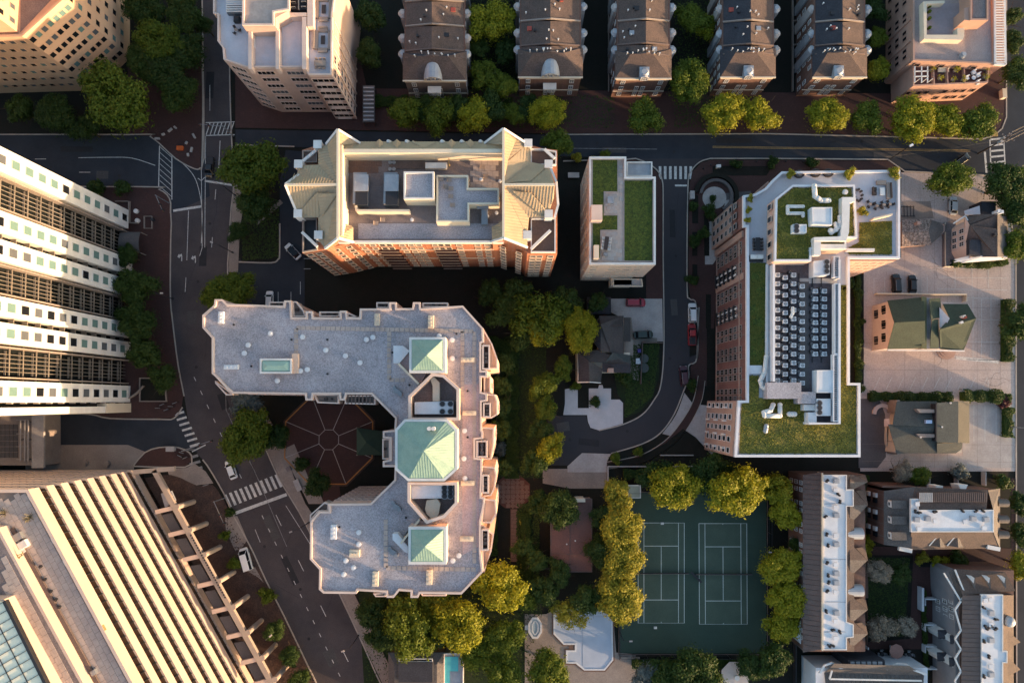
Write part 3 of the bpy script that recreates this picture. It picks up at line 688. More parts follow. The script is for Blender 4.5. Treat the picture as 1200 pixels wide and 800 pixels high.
table_set(376, 76, Z+.05, 6, 'taupe dining table and chairs at the south end of the pink block terrace', 1.2, 2.6, R(90), FURN, FURN)
table_set(278, 37, Z+.05, 3, 'small bistro set on the west corner terrace of the pink block', .8, .8, 0, FURND, FURN, True)
for x, y, l in ((279,25,'dark square grill box on the north-west terrace of the pink block'), (297,58,'white long bench box on the left roof terrace of the pink block'), (327,66,'white long bench box on the middle roof terrace of the pink block')):
    c = W(x, y, Z+.05); single('roof_box', MB().box((c[0], c[1], Z+.5), ((1.3, 1.3, .9) if x == 279 else (.9, 4, .8))).box((c[0], c[1], Z+1.0), ((1.0, 1.0, .1) if x == 279 else (.5, 3, .1))), DARK if x == 279 else WHITE, l, 'box')
# glass-roofed walkway beside it
t = T('glazed_walkway', W(432, 120), 'narrow ribbed walkway roof running beside the pink apartment block', 'walkway')
t.part('roof_deck', MB().prism(P([(425,100),(439,100),(439,143),(425,143)], 3), 2.7, 2.95), ASPHL)
for i in range(9):
    a, b = W3(426, 103+i*4.7, 3.1), W3(438, 103+i*4.7, 3.1); t.part('roof_rib', MB().beam(a, b, .35, .25), GALV)
m = MB()
for x, y in ((426,102),(438,102),(426,142),(438,142)): m.cyl(W(x, y, 3), .12, 0, 2.7, 6)
t.part('post', m, DARK)
# ---- 4. orange brick flats with tan metal roofs (centre top)
ZE = 28.5; ZR = 31.5; ZF = 26.0
t = T('brick_apartments', W(495, 235), 'orange brick apartment block with tan seamed metal roof and sunken roof terrace', 'apartment block')
CW = mat('warm_cream_trim', (.70,.60,.46), c2=(.62,.53,.41), scale=.3, grain=.05)
body = [(354,176),(373,170),(383,170),(601,169),(617,169),(636,174),(653,176),(653,297),(618,297),(608,284),(578,283.5),(414,283.5),(381,292),(354,296)]
t.part('wall', MB().prism(P(body, 25.8), 0, 25.8), BRICKO)
# flat sunken terrace
t.part('terrace_floor', MB().prism(P([(396,181),(590,181),(590,283.2),(396,283.2)], ZF), 25.81, ZF), GRAVD)
def rf(name, faces, m, rib=None, sp=.62, rw=.07):
    mb = MB()
    for f in faces: mb.pf(f)
    o = t.part(name, mb, m)
    if rib:
        s = MB()
        for f, d in zip(faces, rib): seams(s, [W3(*p) for p in f], d, sp, rw, .09)
        c = t.part('roof_seam', s, m, kind='stuff')
    return o
E_, Nn = (1, 0), (0, 1)
# north strip roof with small gablets
rf('north_roof', [[(396,176,30.5),(590,176,30.5),(590,166,28),(396,166,28)]], MTAN, [Nn])
t.part('north_upstand', MB().kerb([W(396,177,30.5), W(590,177,30.5)], .8, 26, 30.6), CW)
t.part('north_wall', MB().kerb([W(383,168,28), W(601,168,28)], .5, 25.5, 27.95), BRICKO)
for x in (444.5, 465, 529, 551):
    rf('gablet', [[(x,163,29.6),(x-6.5,168.5,28.3),(x,174,30)], [(x,163,29.6),(x+6.5,168.5,28.3),(x,174,30)], [(x,163,29.6),(x-6.5,168.5,28.3),(x+6.5,168.5,28.3)]], MTAN)
rf('gablet', [[(497,173.5,30),(482,166.5,28.4),(512,166.5,28.4)], [(497,173.5,30),(482,166.5,28.4),(484,164.5,28.2)]], MTAN)
for x in (455, 476.5, 518, 541, 563):
    c = W(x, 166, 28.4); t.part('round_dormer', MB().cyl(c, .75, 27.3, 28.8, 12, r2=.3), WHITE)
# west wing
rf('west_roof', [[(396,152,ZR),(382.5,169,ZE),(396,216.5,ZR)], [(382.5,169,ZE),(373,175,ZE),(396,216.5,ZR)], [(373,175,ZE),(373,193,ZE),(396,216.5,ZR)], [(373,193,ZE),(350,194,ZE),(396,216.5,ZR)],
     [(350,194,ZE),(348,205,ZE),(334.5,216.5,ZR),(396,216.5,ZR)],
     [(334.5,216.5,ZR),(348,249,ZE),(396,216.5,ZR)],
     [(348,249,ZE),(353,255,ZE),(373,255,ZE),(396,216.5,ZR)], [(373,255,ZE),(373,281,ZE),(381,291,ZE),(396,216.5,ZR)],
     [(396,216.5,ZR),(381,291,ZE),(396,279,ZR)], [(396,152,ZR),(396,170,30.5),(422,168,ZE)], [(396,279,ZR),(414,283.3,ZE-1),(414,266,27.5),(397,259,28)]], MTAN,
   [(1,.1),(1,.1),(1,.1),(.1,1),(.1,1),(.1,1),(.1,1),(1,0),(1,0),(1,0),(1,0)])
t.part('ridge_wall', MB().kerb([W(398.5,170,30.8), W(398.5,276,30.8)], 1.1, 26, 30.9), CW)
t.part('ridge_wall', MB().kerb([W(402.5,184,27.5), W(402.5,259,27.5)], .8, 26, 28.5), CW)
# east wing
rf('east_roof', [[(590,151,ZR),(568,168,ZE),(590,170,30.6)], [(590,151,ZR),(606,162,ZE+.6),(596,186,30.6),(590,216.5,ZR)], [(606,162,ZE+.6),(618,169,ZE),(596,187,30.5)],
     [(618,169,ZE),(622,176,ZE),(622,190,ZE),(594,190,30.4)], [(622,190,ZE),(643,194,ZE),(590,216.5,ZR),(592,190,30.4)],
     [(643,194,ZE),(650,216.5,ZR),(590,216.5,ZR)], [(650,216.5,ZR),(649,232,ZE+1.5),(643,250,ZE),(590,216.5,ZR)],
     [(643,250,ZE),(638,255,ZE),(620,255,ZE),(590,216.5,ZR)], [(620,255,ZE),(618,275,ZE),(618,288,ZE),(590,216.5,ZR)],
     [(618,288,ZE),(590,279,ZR),(590,216.5,ZR)], [(590,279,ZR),(577,282.5,ZE-1),(576,266,27.5),(589,259,28)]], MTAN,
   [(1,0),(1,0),(1,.2),(.1,1),(.1,1),(.1,1),(.1,1),(.1,1),(1,0),(1,0),(1,0)])
# raised cross gables that break the slopes up
for f, r_ in (([(350,249,ZE+.1),(371,226,ZR-.4),(395,227,ZR+.05),(374,254,ZE+.1)], (.1,1)), ([(371,226,ZR-.4),(395,227,ZR+.05),(377,254,ZE+.6)], (1,0)), ([(622,226,ZR-.2),(643,249,ZE+.1),(633,252,ZE+.1),(600,224,ZR-.1)], (.2,1)),
              ([(597,250,30.2),(618,276,ZE+.1),(606,272,ZE+.7),(595,228,31)], (1,.3)), ([(622,193,ZE+.4),(643,193,ZE+.1),(622,212,ZR-.4),(594,214,ZR)], (.1,1))):
    rf('cross_gable', [f], MTAN, [r_])
ed = MB()
for pts in ([(382.5,169,ZE),(396,152,ZR),(422,168,ZE)], [(568,168,ZE),(590,151,ZR),(618,169,ZE)], [(350,205,ZE),(334.5,216.5,ZR),(348,249,ZE)], [(381,291,ZE),(396,279,ZR),(414,284,ZE-1)], [(577,283,ZE-1),(590,279,ZR),(618,290,ZE)],
            [(643,192,ZE),(652,214,ZE+1),(654,240,ZE),(650,255,ZE)]):
    for a, b in zip(pts, pts[1:]): t.part('eave_trim', MB().beam(W3(*a), W3(*b), .45, .5), WHITE)
rd = MB()
for pts in ([(334.5,216.5,ZR),(396,216.5,ZR)], [(396,152,ZR),(396,279,ZR)], [(590,151,ZR),(590,279,ZR)], [(590,216.5,ZR),(650,216.5,ZR)]):
    t.part('ridge_cap', MB().beam(W3(*pts[0]), W3(*pts[1]), .5, .3 if pts[0][1] == pts[1][1] else .34), CW)
# hidden gable walls under the points
t.part('gable_wall', MB().prism(P([(383,169),(396,153),(420,168),(400,176)], 28), 20, 28), BRICKO)
t.part('gable_wall', MB().prism(P([(570,168),(590,152),(612,168),(600,176)], 28), 20, 28), BRICKO)
t.part('gable_wall', MB().prism(P([(354,206),(337,217),(352,247),(360,240)], 28), 0, 28), BRICKO)
t.part('gable_wall', MB().prism(P([(381,291),(396,281),(414,284),(405,268),(390,268)], 28), 20, 27.9), BRICKO)
t.part('gable_wall', MB().prism(P([(577,283),(590,281),(617,290),(617,270),(590,270)], 28), 20, 27.9), BRICKO)
for x, y in ((372,169),(349.5,192),(349,250),(373,275),(619,167.5),(643,192),(643,250.5),(618,275)):
    c = W(x, y, ZE+.6); o = t.part('corner_pier', MB().box((c[0], c[1], 27.2), (1.5, 1.5, 3.4)).box((c[0], c[1], 29.0), (1.7, 1.7, .25)), WHITE)
# corner balconies
for pts, fl in (([(355,177),(372,177),(372,191),(355,191)], BRICKT), ([(355,256),(372,256),(372,293),(355,296)], DARK), ([(622,175),(637,175),(652,178),(652,194),(622,194)], BRKL), ([(622,256),(651,256),(651,296),(622,296)], BRKL)):
    q = P(pts, 26.5); t.part('balcony_floor', MB().prism(q, 25.81, 25.95), fl); t.part('balcony_rail', MB().ring(q, 25.9, 26.9, .22), WHITE if pts[0][0] > 360 else CONCW)
for a, b in (((354,190),(372,175)), ((354,272),(372,289)), ((638,175),(650,186)), ((622,292),(645,270))):
    t.part('balcony_screen', MB().beam(W3(*a, 27), W3(*b, 27), .6, .4), WHITE)
# south facade
A_, B_ = W(414,283.5,25.8), W(578,283.5,25.8)
t.part('south_parapet', MB().kerb([W(396,283,27), W(590,283,27)], .45, 25.7, 27.0), WHITE)
fz = [1.8+3.05*i for i in range(8)]
wk = dict(fr=CREAM, bar=.11, depth=.12, gl=GL, sill=True)
cols = [.04,.12,.22,.27,.335,.40,.455,.575,.68,.75,.885,.955]
windows(t, A_, B_, fz, [c for c in cols if not (.13 < c < .30 or .58 < c < .72)], 1.3, 1.3, **wk)
rot, n, d = facing(A_, B_)
for q in (.215, .64):
    for z in fz[:-1]:
        c = Vector(A_)+(Vector(B_)-Vector(A_))*q
        m = MB().box((c.x+n.x*.5, c.y+n.y*.5, z-1.0), (4.6, .8, .15), rot)
        bq = t.part('balcony', m, BRKP); t.part('balcony_rail', MB().box((c.x+n.x*.82, c.y+n.y*.82, z-.3), (4.6, .06, .1), rot), CREAM, parent=bq)
    windows(t, A_, B_, fz, [q-.022, q+.022], 1.6, 2.0, **dict(wk, sill=False))
windows(t, W(582,284,25.8), W(617,296,25.8), fz, [.2,.75], 1.3, 1.7, **wk)
windows(t, W(618,297,25.8), W(653,297,25.8), fz, [.2,.42,.8], 1.3, 1.7, **wk)
windows(t, W(381,292,25.8), W(414,284,25.8), fz, [.3,.75], 1.2, 1.7, **wk)
windows(t, W(354,296,25.8), W(381,292,25.8), fz, [.2,.6], 1.3, 1.7, **wk)
windows(t, W(653,176,25.8), W(653,297,25.8), fz, lin(0, 1, 8), 1.3, 1.7, away=True, **wk)
m = MB()
for z in (10, 18.8): m.beam((*A_, z), (*B_, z), .3, .35)
t.part('string_course', m, CREAM)
# roof structures
def blk2(name, pts, z0, z1, m, cap=None, capm=WHITE, w=.35):
    q = P(pts, z1); o = t.part(name, MB().prism(q, z0, z1), m)
    if cap is not None:
        t.part(name+'_parapet', MB().ring(q, z1, z1+cap, w), capm)
    return o
blk2('lift_house', [(473.5,202),(509,202),(509,234),(473.5,234)], ZF, ZF+4.2, CW, .5)
t.part('lift_house_gravel', MB().prism(offset(ccw(P([(473.5,202),(509,202),(509,234),(473.5,234)], ZF+4.2)), .36), ZF+4.2, ZF+4.25), GRAVEL)
q = [(512,206.5),(549,206.5),(549,221.5),(585,221.5),(585,240.5),(550,240.5),(550,261),(511.5,261)]
blk2('roof_room', q, ZF, ZF+2.6, CW, .7, CW)
t.part('roof_room_gravel', MB().prism(offset(ccw(P(q, ZF+2.6)), .36), ZF+2.6, ZF+2.65), GRAVEL)
for x in (423.5, 459):
    q = P([(x-7.5,206),(x+7.5,206),(x+7.5,240),(x-7.5,240)], ZF+2.6)
    k = MB().box((*W(x, 223, ZF+1.3), ZF+1.5), (2.8, 6.6, 2.6)); t.part('cooling_tower', k, STEEL)
    c = W(x, 214.5, ZF+2.9); t.part('cooling_tower_lid', MB().box((c[0], c[1], ZF+2.95), (2.9, 3.5, .3)), GALV)
    c = W(x, 231.5, ZF+2.9); t.part('cooling_tower_grille', MB().box((c[0], c[1], ZF+2.85), (2.5, 3.0, .15)), DARK)
t.part('plant_screen', MB().kerb([W(418,247,ZF+2), W(480,247,ZF+2)], .5, ZF, ZF+2.2), CW)
t.part('plant_screen', MB().kerb([W(418,247,ZF+2), W(417,241,ZF+2)], .5, ZF, ZF+2.1), CW)
pavers(t, P([(405,187),(450,187),(450,203),(405,203)], ZF), ZF, 1.4, 1.4, BRKL)
pavers(t, P([(551,186),(586,186),(586,220),(551,220)], ZF), ZF, 1.2, 1.2, PAVER)
m = MB()
for i in range(8):
    a = W3(459+i*5.2, 188, ZF+.15); b = W3(459+i*5.2, 198, ZF+.15); m.beam(a, b, 1.0, .1)
t.part('timber_deck', m, WOOD)
t.part('gravel_strip', MB().prism(P([(420,262),(588,262),(588,280),(420,280)], ZF), ZF, ZF+.04), GRAVEL)
for i in range(2):
    for j in range(2):
        c = W(457.5+i*4.5, 191+j*8, ZF); t.part('roof_hatch', MB().cyl(c, .4, ZF, ZF+.5, 10), STEEL)
roofvents(t, [(407,205),(406,233),(407,251),(483,258),(525,215),(540,215),(542,226),(541,236),(542,246),(564,211),(586,213),(571,254),(582,250)], ZF+.0, MEMB)
c = W(527, 195, ZF); t.part('crane_mast', MB().cyl(c, .12, ZF, ZF+2.2, 6).beam((c[0], c[1]-.8, ZF+1.9), (c[0], c[1]+1.0, ZF+1.9), .2, .2), YELL)
t.part('air_handler', MB().box((*W(568,250,ZF+1), ZF+.8), (1.3, 5, 1.6)).box((*W(566,243,ZF+1), ZF+1.8), (2.4, 1.2, .4)), STEEL)
t.part('air_handler', MB().box((*W(511,194,ZF+1), ZF+.6), (4.5, 1.2, 1.0)), WHITE)
for i, (x, y) in enumerate(((441,262),(449,258),(519,215),(528,216),(530,226),(530,235),(532,245),(524,224),(565,196),(569,207))):
    c = W(x, y, ZF); zb = ZF+(2.65 if 512 < x < 549 else 0)
    s = T('patio_chair', (c[0], c[1], zb), ['lounge chair on the gravel roof at the lower left of the brick flats','second lounge chair beside the yellowish roof box of the brick flats','northwest patio chair on the small roof room of the brick flats','northeast patio chair on the small roof room of the brick flats','patio chair on the roof room below the northeast one','patio chair in the middle of the roof room of the brick flats','southern patio chair on the roof room of the brick flats','patio chair by the west parapet of the roof room','patio chair on the north-east deck of the brick flats','patio chair further south on the north-east deck of the brick flats'][i], 'chair', 'roof chairs of the brick flats')
    s.part('seat', MB().box((c[0], c[1], zb+.35), (.9, .8, .12)), FURN); s.part('backrest', MB().box((c[0]-.45, c[1], zb+.65), (.1, .8, .5)), FURN)
    s.part('leg', MB().box((c[0], c[1], zb+.15), (.7, .6, .28), taper=.9), FURND)

# ---- 5. small tower with planted roof
Z = 19.5
t = T('green_roof_tower', W(720, 262), 'small pale tower with planted green roof and white parapet beside the curving street', 'building')
ro = [(690.5,183.5),(734,183.5),(734,207),(768.5,207),(768.5,310),(690.5,310)]
q = P(ro, Z)
t.part('wall', MB().prism(q, 0, Z-.8), mat('pale_render', (.60,.50,.42), c2=(.50,.41,.35), scale=.2, grain=.1))
t.part('parapet', MB().ring(q, Z-.8, Z, .45), WHITE)
t.part('roof_pavers_base', MB().prism(offset(ccw(q), .46), Z-.79, Z-.72), PAVER)
for pts in ([(694,187),(724,187),(724,225),(708,225),(708,252),(724,252),(724,270),(704,270),(704,303),(694,303)], [(731,211),(765,211),(765,306),(731,306)]):
    t.part('sedum_bed', MB().prism(P(pts, Z-.7), Z-.75, Z-.58), SEDG)
    t.part('bed_edging', MB().ring(P(pts, Z-.6), Z-.75, Z-.52, .1), CONC)
pavers(t, P([(709,226),(724,226),(724,251),(709,251)], Z-.7), Z-.7, .9, .9, CONC)
pavers(t, P([(724.5,187),(730.5,187),(730.5,306),(724.5,306)], Z-.7), Z-.7, .9, .9, CONC)
pavers(t, P([(705,271),(724,271),(724,305),(705,305)], Z-.7), Z-.7, .9, .9, CONC)
blk2('stair_house', [(693,240),(706,240),(706,258),(693,258)], Z-.7, Z+2, PINKL)
blk2('roof_box', [(696,287),(702,287),(702,303),(696,303)], Z-.7, Z+1.2, CREAM)
blk2('roof_hatch', [(712,230),(719,230),(719,238),(712,238)], Z-.7, Z-.1, GALV)
t.part('lower_terrace', MB().prism(P([(734.5,189.5),(764.5,189.5),(764.5,206),(734.5,206)], 15), 0, 15), GALV)
t.part('lower_terrace_parapet', MB().ring(P([(734.5,189.5),(764.5,189.5),(764.5,206.5),(734.5,206.5)], 15.5), 15, 15.5, .25), WHITE)
A_, B_ = W(690.5,310,Z), W(768.5,310,Z)
t.part('south_step', MB().prism([B_, (B_[0]-2.6, B_[1]), (B_[0]-2.6, B_[1]-1.8), (A_[0]+7, A_[1]-1.8), (A_[0]+7, A_[1]), (B_[0], B_[1]+1)], 0, 4.5), CREAM)
windows(t, A_, B_, [2.5+2.9*i for i in range(6)], [.1,.38,.5,.62,.78], 1.5, .9, gl=GL, fr=CREAM)
windows(t, A_, W(690.5,183.5,Z), [2.5+2.9*i for i in range(6)], lin(0,1,7), 1.3, 1.3, gl=GLG, fr=CREAM)
q = P([(718,327),(752,327),(753,336),(718,336)], 4.5); t.part('porch_roof', MB().prism(q, 3.8, 4.5), CONC); t.part('porch_rail', MB().ring(q, 4.5, 5.0, .2), CREAM)
s = table_set(710, 286, Z-.65, 8, 'black and white dining set on the green roof tower', .9, 3.0, R(-8), WHITE, FURND)
c = W(709, 299, Z-.6); single('grill', MB().box((c[0], c[1], Z-.1), (.9, .7, .9)).box((c[0], c[1], Z+.4), (.7, .5, .15)), STEEL, 'small steel grill at the south end of the green roof tower terrace', 'grill')
# ---- 6. the large flats on the right (planted roofs, machinery deck)
Z = 22.0; TR = 19.5
WL = mat('white_coping', (.70,.68,.70), c2=(.60,.58,.60), scale=.4, grain=.04)
t = T('courtyard_flats', W(940, 370), 'long brick apartment building with planted roofs, white coping and a machinery deck, right of centre', 'apartment block')
main = [(871,266),(871,229),(885,227),(897,220),(906,210),(916,201),(1055,199),(1055,303),(996,303),(996,448.5),(1008.5,448.5),(1008.5,535.5),(861,535.5),(865,469),(875,469),(875,266)]
q = P(main, Z)
t.part('wall', MB().prism(q, 0, Z-.8), BRICKR)
t.part('parapet', MB().ring(q, Z-.85, Z, .5), WL)
t.part('terrace_floor', MB().prism(offset(ccw(q), .51), Z-.8, Z-.74), mat('pale_deck', (.50,.50,.545), c2=(.44,.43,.46), scale=.2, grain=.06))
# pale front wing (north-west) facing the round plaza
nw = [(871,266),(871,229),(885,227),(897,220),(906,210),(916,201)]
for a, b in zip(nw, nw[1:]):
    A_, B_ = W(*a, Z), W(*b, Z)
    rot, n, d = facing(A_, B_, away=False); ctr = ((A_[0]+B_[0])/2, (A_[1]+B_[1])/2)
    out = Vector((-1, .6)).normalized()
    m = MB().beam((A_[0]-.1, A_[1], 7.5), (B_[0]-.1, B_[1], 7.5), .5, 14.8); t.part('pale_wall', m, BRICKT)
A_, B_ = W(875,266,Z), W(875,469,Z); LW = (Vector(B_)-Vector(A_)).length
fz = [2.4+3.1*i for i in range(6)]
kin = [dict(gl=GL), dict(gl=GL), dict(gl=GLG)]
pos = []
for i in range(9):
    pos += [(3+i*4.6)/LW, (4.6+i*4.6)/LW]
windows(t, A_, B_, fz, pos, 1.35, 2.1, kinds=kin, fr=CONCW, bar=.12, depth=.15, nx=2)
for i in (1, 3, 5, 7):   # balconies with white panels
    for z in fz[:-1]:
        y = A_[1]+(B_[1]-A_[1])*(3.8+i*4.6)/LW
        t.part('balcony', MB().box((A_[0]-.45, y, z-1.0), (.9, 3.2, .2)).box((A_[0]-.88, y, z-.5), (.08, 3.2, .9)), DARK)
        for k in (-1, 1): t.part('balcony_panel', MB().box((A_[0]-.6, y+k*.8, z+.1), (.12, .45, 2.1)), WHITE)
m = MB()
for z in (1.2, 17.6): m.beam((*A_, z), (*B_, z), .35, .4)
t.part('string_course', m, BRICKT)
for i in range(5):
    y = A_[1]-(1+i*9.2)
    t.part('pale_pier', MB().box((A_[0]-.1, y, 10.2), (.6, 1.4, 20)), BRICKT)
A_, B_ = W(865,469,Z), W(861,535.5,Z)
t.part('pale_wall', MB().prism([(A_[0]-.15, A_[1]-.1), (B_[0]-.15, B_[1]+.1), (B_[0]+.4, B_[1]+.1), (A_[0]+.4, A_[1]-.1)], 0, Z-.9), BRICKT)
windows(t, (A_[0]-.15, A_[1]), (B_[0]-.15, B_[1]), fz, lin(0,1,5), 1.2, 2.0, fr=WHITE, kinds=kin)
for z in fz[::2]:
    for k in lin(0,1,4):
        x = A_[0]+(B_[0]-A_[0])*k; y = A_[1]+(B_[1]-A_[1])*k; t.part('balcony_panel', MB().box((x-.45, y, z), (.5, .3, 1.9)), WHITE)
for a, b, n_ in (((871,229),(871,266),3), ((871,229),(885,227),1), ((885,227),(897,220),1), ((897,220),(906,210),1)):
    A_, B_ = W(*a, Z), W(*b, Z); 
    if n_ == 3: windows(t, (A_[0]-.4, A_[1]), (B_[0]-.4, B_[1]), fz, lin(0,1,3), 1.3, 1.9, kinds=kin, fr=CONC)
windows(t, W(996,303.4,Z), W(1055,303.4,Z), fz, lin(.02,1,6), 1.3, 1.7, fr=PINKL, gl=GL)
t.part('south_wing_wall', MB().beam((*W(996,303.1,Z), 10), (*W(1055.2,303.1,Z), 10), .2, 20), PINK)
t.part('south_wing_wall', MB().kerb([W(996,303,Z-.8), W(996,448,Z-.8)], .2, 0, Z-1), PINK)
windows(t, W(907,306,26), W(907,232,26), [23.6], lin(0,1,5), 1.3, 2.2, fr=PINKL, gl=GL, away=False)
# planted areas
for pts, m in (([(878,308),(897,308),(897,428),(878,428)], SEDG), ([(877,440),(889,440),(889,466),(960,466),(960,440),(985,440),(985,336),(993,336),(993,452),(1003,452),(1003,531),(866,531),(869,473),(877,471)], SEDUM),
               ([(1007,261),(1045,259),(1045,298),(995,298),(995,290),(1007,284)], SEDUM), ([(981,307),(985,307),(985,326),(981,326)], SEDG), ([(982,334),(992,334),(992,340),(982,340)], SEDUM)):
    t.part('planted_roof', MB().prism(P(pts, Z-.7), Z-.73, Z-.55), m)
t.part('planter_rail', MB().kerb([W(877.5,307,Z-.4), W(877.5,428,Z-.4)], .3, Z-.7, Z-.3), WL)
def tufts(t, pts, z, n, m, s0=.1, s1=.3):
    poly = P(pts, z); rd_ = random.Random(int(pts[0][0]*3+n)); v = []; f = []; xs = [p[0] for p in poly]; ys = [p[1] for p in poly]; k = 0
    while k < n:
        x, y = rd_.uniform(min(xs), max(xs)), rd_.uniform(min(ys), max(ys)); c = False
        for i in range(len(poly)):
            a, b = poly[i], poly[i-1]
            if (a[1] > y) != (b[1] > y) and x < (b[0]-a[0])*(y-a[1])/(b[1]-a[1])+a[0]: c = not c
        if math.sin(x*1.3+y*.7)+math.sin(y*1.9-x*.4)+rd_.uniform(-1.6, 1.6) < -.3: k += .2; continue
        k += 1
        if not c: continue
        s = rd_.uniform(s0, s1); i = len(v); a0_ = rd_.uniform(0, 6.28); tz = z+rd_.uniform(.05, .22)
        v += [(x+s*math.cos(a0_+j*2.09), y+s*math.sin(a0_+j*2.09), z+.0) for j in range(3)]+[(x, y, tz)]; f += [[i, i+1, i+3], [i+1, i+2, i+3], [i+2, i, i+3]]
    me = bpy.data.meshes.new('tufts'); me.from_pydata([(p[0]-t.loc[0], p[1]-t.loc[1], p[2]-t.loc[2]) for p in v], [], f); me.materials.append(m)
    o = bpy.data.objects.new('sedum_tufts', me); COL.objects.link(o); o.parent = t.o; o['kind'] = 'stuff'
TUY = mat('yellow_sedum_tuft', (.34,.27,.04), c2=(.22,.20,.03), scale=3); TUG = mat('green_sedum_tuft', (.08,.095,.018), c2=(.14,.13,.025), scale=3)
for pts in ([(877,440),(889,440),(889,466),(960,466),(960,500),(985,500),(985,336),(993,336),(993,452),(1003,452),(1003,531),(866,531),(869,473),(877,471)], [(1007,261),(1045,259),(1045,298),(995,298),(995,290),(1007,284)]):
    tufts(t, pts, Z-.56, 9000 if pts[0][0] < 900 else 1500, TUG); tufts(t, pts, Z-.55, 4200 if pts[0][0] < 900 else 600, TUY, .08, .2)
tufts(t, [(878,308),(897,308),(897,428),(878,428)], Z-.56, 3000, TUG)
# penthouse with its own planted roof
ph = [(909,232.5),(929,216.5),(1002,216.5),(1005,279),(992,279),(992,292),(951,292),(951,306),(907.5,306)]
q = P(ph, 26)
t.part('penthouse_wall', MB().prism(q, Z-.7, 25.4), PINK); t.part('penthouse_parapet', MB().ring(q, 25.35, 26, .4), WL)
t.part('penthouse_planting', MB().prism(offset(ccw(q), .6), 25.4, 25.6), SEDUM); tufts(t, [(912,236),(930,220),(999,220),(1001,277),(950,290),(948,303),(911,303)], 25.6, 4500, TUG); tufts(t, [(912,236),(930,220),(999,220),(1001,277),(950,290),(948,303),(911,303)], 25.6, 1500, TUY, .08, .18)
def ptube(name, pts, z, r, m):
    k = MB()
    for a, b in zip(pts, pts[1:]):
        k.tube(W3(*a, z), W3(*b, z), r, 8)
    for a in pts:
        c = W3(*a, z); k.add(*sphere(c, r*1.05))
    return t.part(name, k, m, smooth=True)
def sphere(c, r, n=8, k=5, sz=1.0):
    vs = []; fs = []
    for j in range(k+1):
        ph = math.pi*j/k
        for i in range(n):
            a = 2*math.pi*i/n; vs.append((c[0]+r*math.sin(ph)*math.cos(a), c[1]+r*math.sin(ph)*math.sin(a), c[2]+r*sz*math.cos(ph)))
    for j in range(k):
        for i in range(n): fs.append([j*n+i, j*n+(i+1) % n, (j+1)*n+(i+1) % n, (j+1)*n+i])
    return vs, fs
ptube('duct', [(941,242),(923,242),(923,250),(941,250),(941,253)], 26.2, .38, WHITE)
ptube('duct', [(954,218),(955,230),(962,235),(971,235)], 26.4, .55, WHITE)
ptube('duct', [(984,254),(984,266),(974,273)], 26.4, .45, WHITE)
ptube('duct', [(979,262),(980,270)], 26.5, .4, WHITE)
def box_px(name, pts, z0, z1, m): return t.part(name, MB().prism(P(pts, z1), z0, z1), m)
box_px('wide_duct', [(987,231),(1002,231),(1002,236),(996,238),(995,272),(992,282),(954,282),(954,278),(985,277),(987,262)], 25.6, 27.2, WHITE)
box_px('wide_duct', [(954,280),(962,280),(962,299),(954,299)], 25.6, 27.0, WHITE)
box_px('wide_duct', [(962,286),(992,286),(992,291),(962,291)], 25.6, 26.4, WHITE)
def hvac(name_lbl, pts, z0, z1, fans=(), m=MEMB, group=None):
    q = P(pts, z1); c = cen(q); h = T('air_handling_unit', (c[0], c[1], z0), name_lbl, 'air conditioner', group)
    h.part('casing', MB().prism(q, z0, z1), m); h.part('lid', MB().ring(q, z1, z1+.12, .18), m)
    for x, y in fans:
        f = W(x, y, z1); h.part('fan', MB().cyl(f, .62, z1, z1+.22, 14), STEEL); 
        k = MB().cyl(f, .5, z1+.2, z1+.24, 12); h.part('fan_guard', k, DARK)
    return h
hvac('large pale air handler on the penthouse sedum roof of the brick flats', [(951,243),(975,243),(975,264),(952,263)], 25.6, 27.6)
hvac('small twin-fan unit on the penthouse sedum roof of the brick flats', [(929,263),(945,263),(945,273),(929,273)], 25.6, 26.8, [(933,265.5),(933,270.5)])
roofvents(t, [(989,226),(972,271)], 26.2, WHITE, .55, .7)
# machinery deck
MZ = 22.4
t.part('machinery_deck', MB().prism(P([(903,309),(981,309),(981,440),(983,495),(947,495),(947,470),(903,462)], MZ-.6), Z-.74, MZ-.6), mat('plant_deck', (.13,.11,.12), c2=(.07,.06,.07), scale=.6, grain=.3))
t.part('deck_walkway', MB().prism(P([(936,330),(948,330),(948,455),(936,455)], MZ-.5), Z-.7, MZ-.5), ASPHL)
t.part('deck_walkway', MB().prism(P([(936,326),(981,326),(981,332),(936,332)], MZ-.5), Z-.7, MZ-.52), CONC)
def screen(pts, z0, z1, lbl=None):
    t.part('screen_wall', MB().kerb(P(pts, z1), .45, z0, z1), WL)
screen([(907,309),(907,447)], Z-.7, MZ+1.6); screen([(900,309),(899,448)], Z-.7, MZ-.1)
t.part('cable_tray', MB().prism(P([(900,311),(906,311),(906,447),(900,447)], MZ), Z-.7, MZ), GALV)
def louvre(x0, x1, y0, y1, z):
    t.part('louvre_frame', MB().ring(P([(x0,y0),(x1,y0),(x1,y1),(x0,y1)], z), z-1.2, z+.02, .18), WL)
    m = MB(); y = y0+2
    while y < y1-1:
        m.beam(W3(x0+.6, y, z-.1), W3(x1-.6, y, z-.1), .16, .2); y += 2.2
    t.part('louvre_blade', m, GALV, kind='stuff')
louvre(978,983,332,415,MZ+1.8); louvre(977,984,300,325,MZ+1.8); louvre(976.5,982.5,415,494,MZ+1.8)
screen([(984,304),(984,326)], Z-.7, MZ+1.9); screen([(984,332),(984,415)], Z-.7, MZ+1.9); screen([(984,415),(984,496),(948,496)], Z-.7, MZ+1.9)
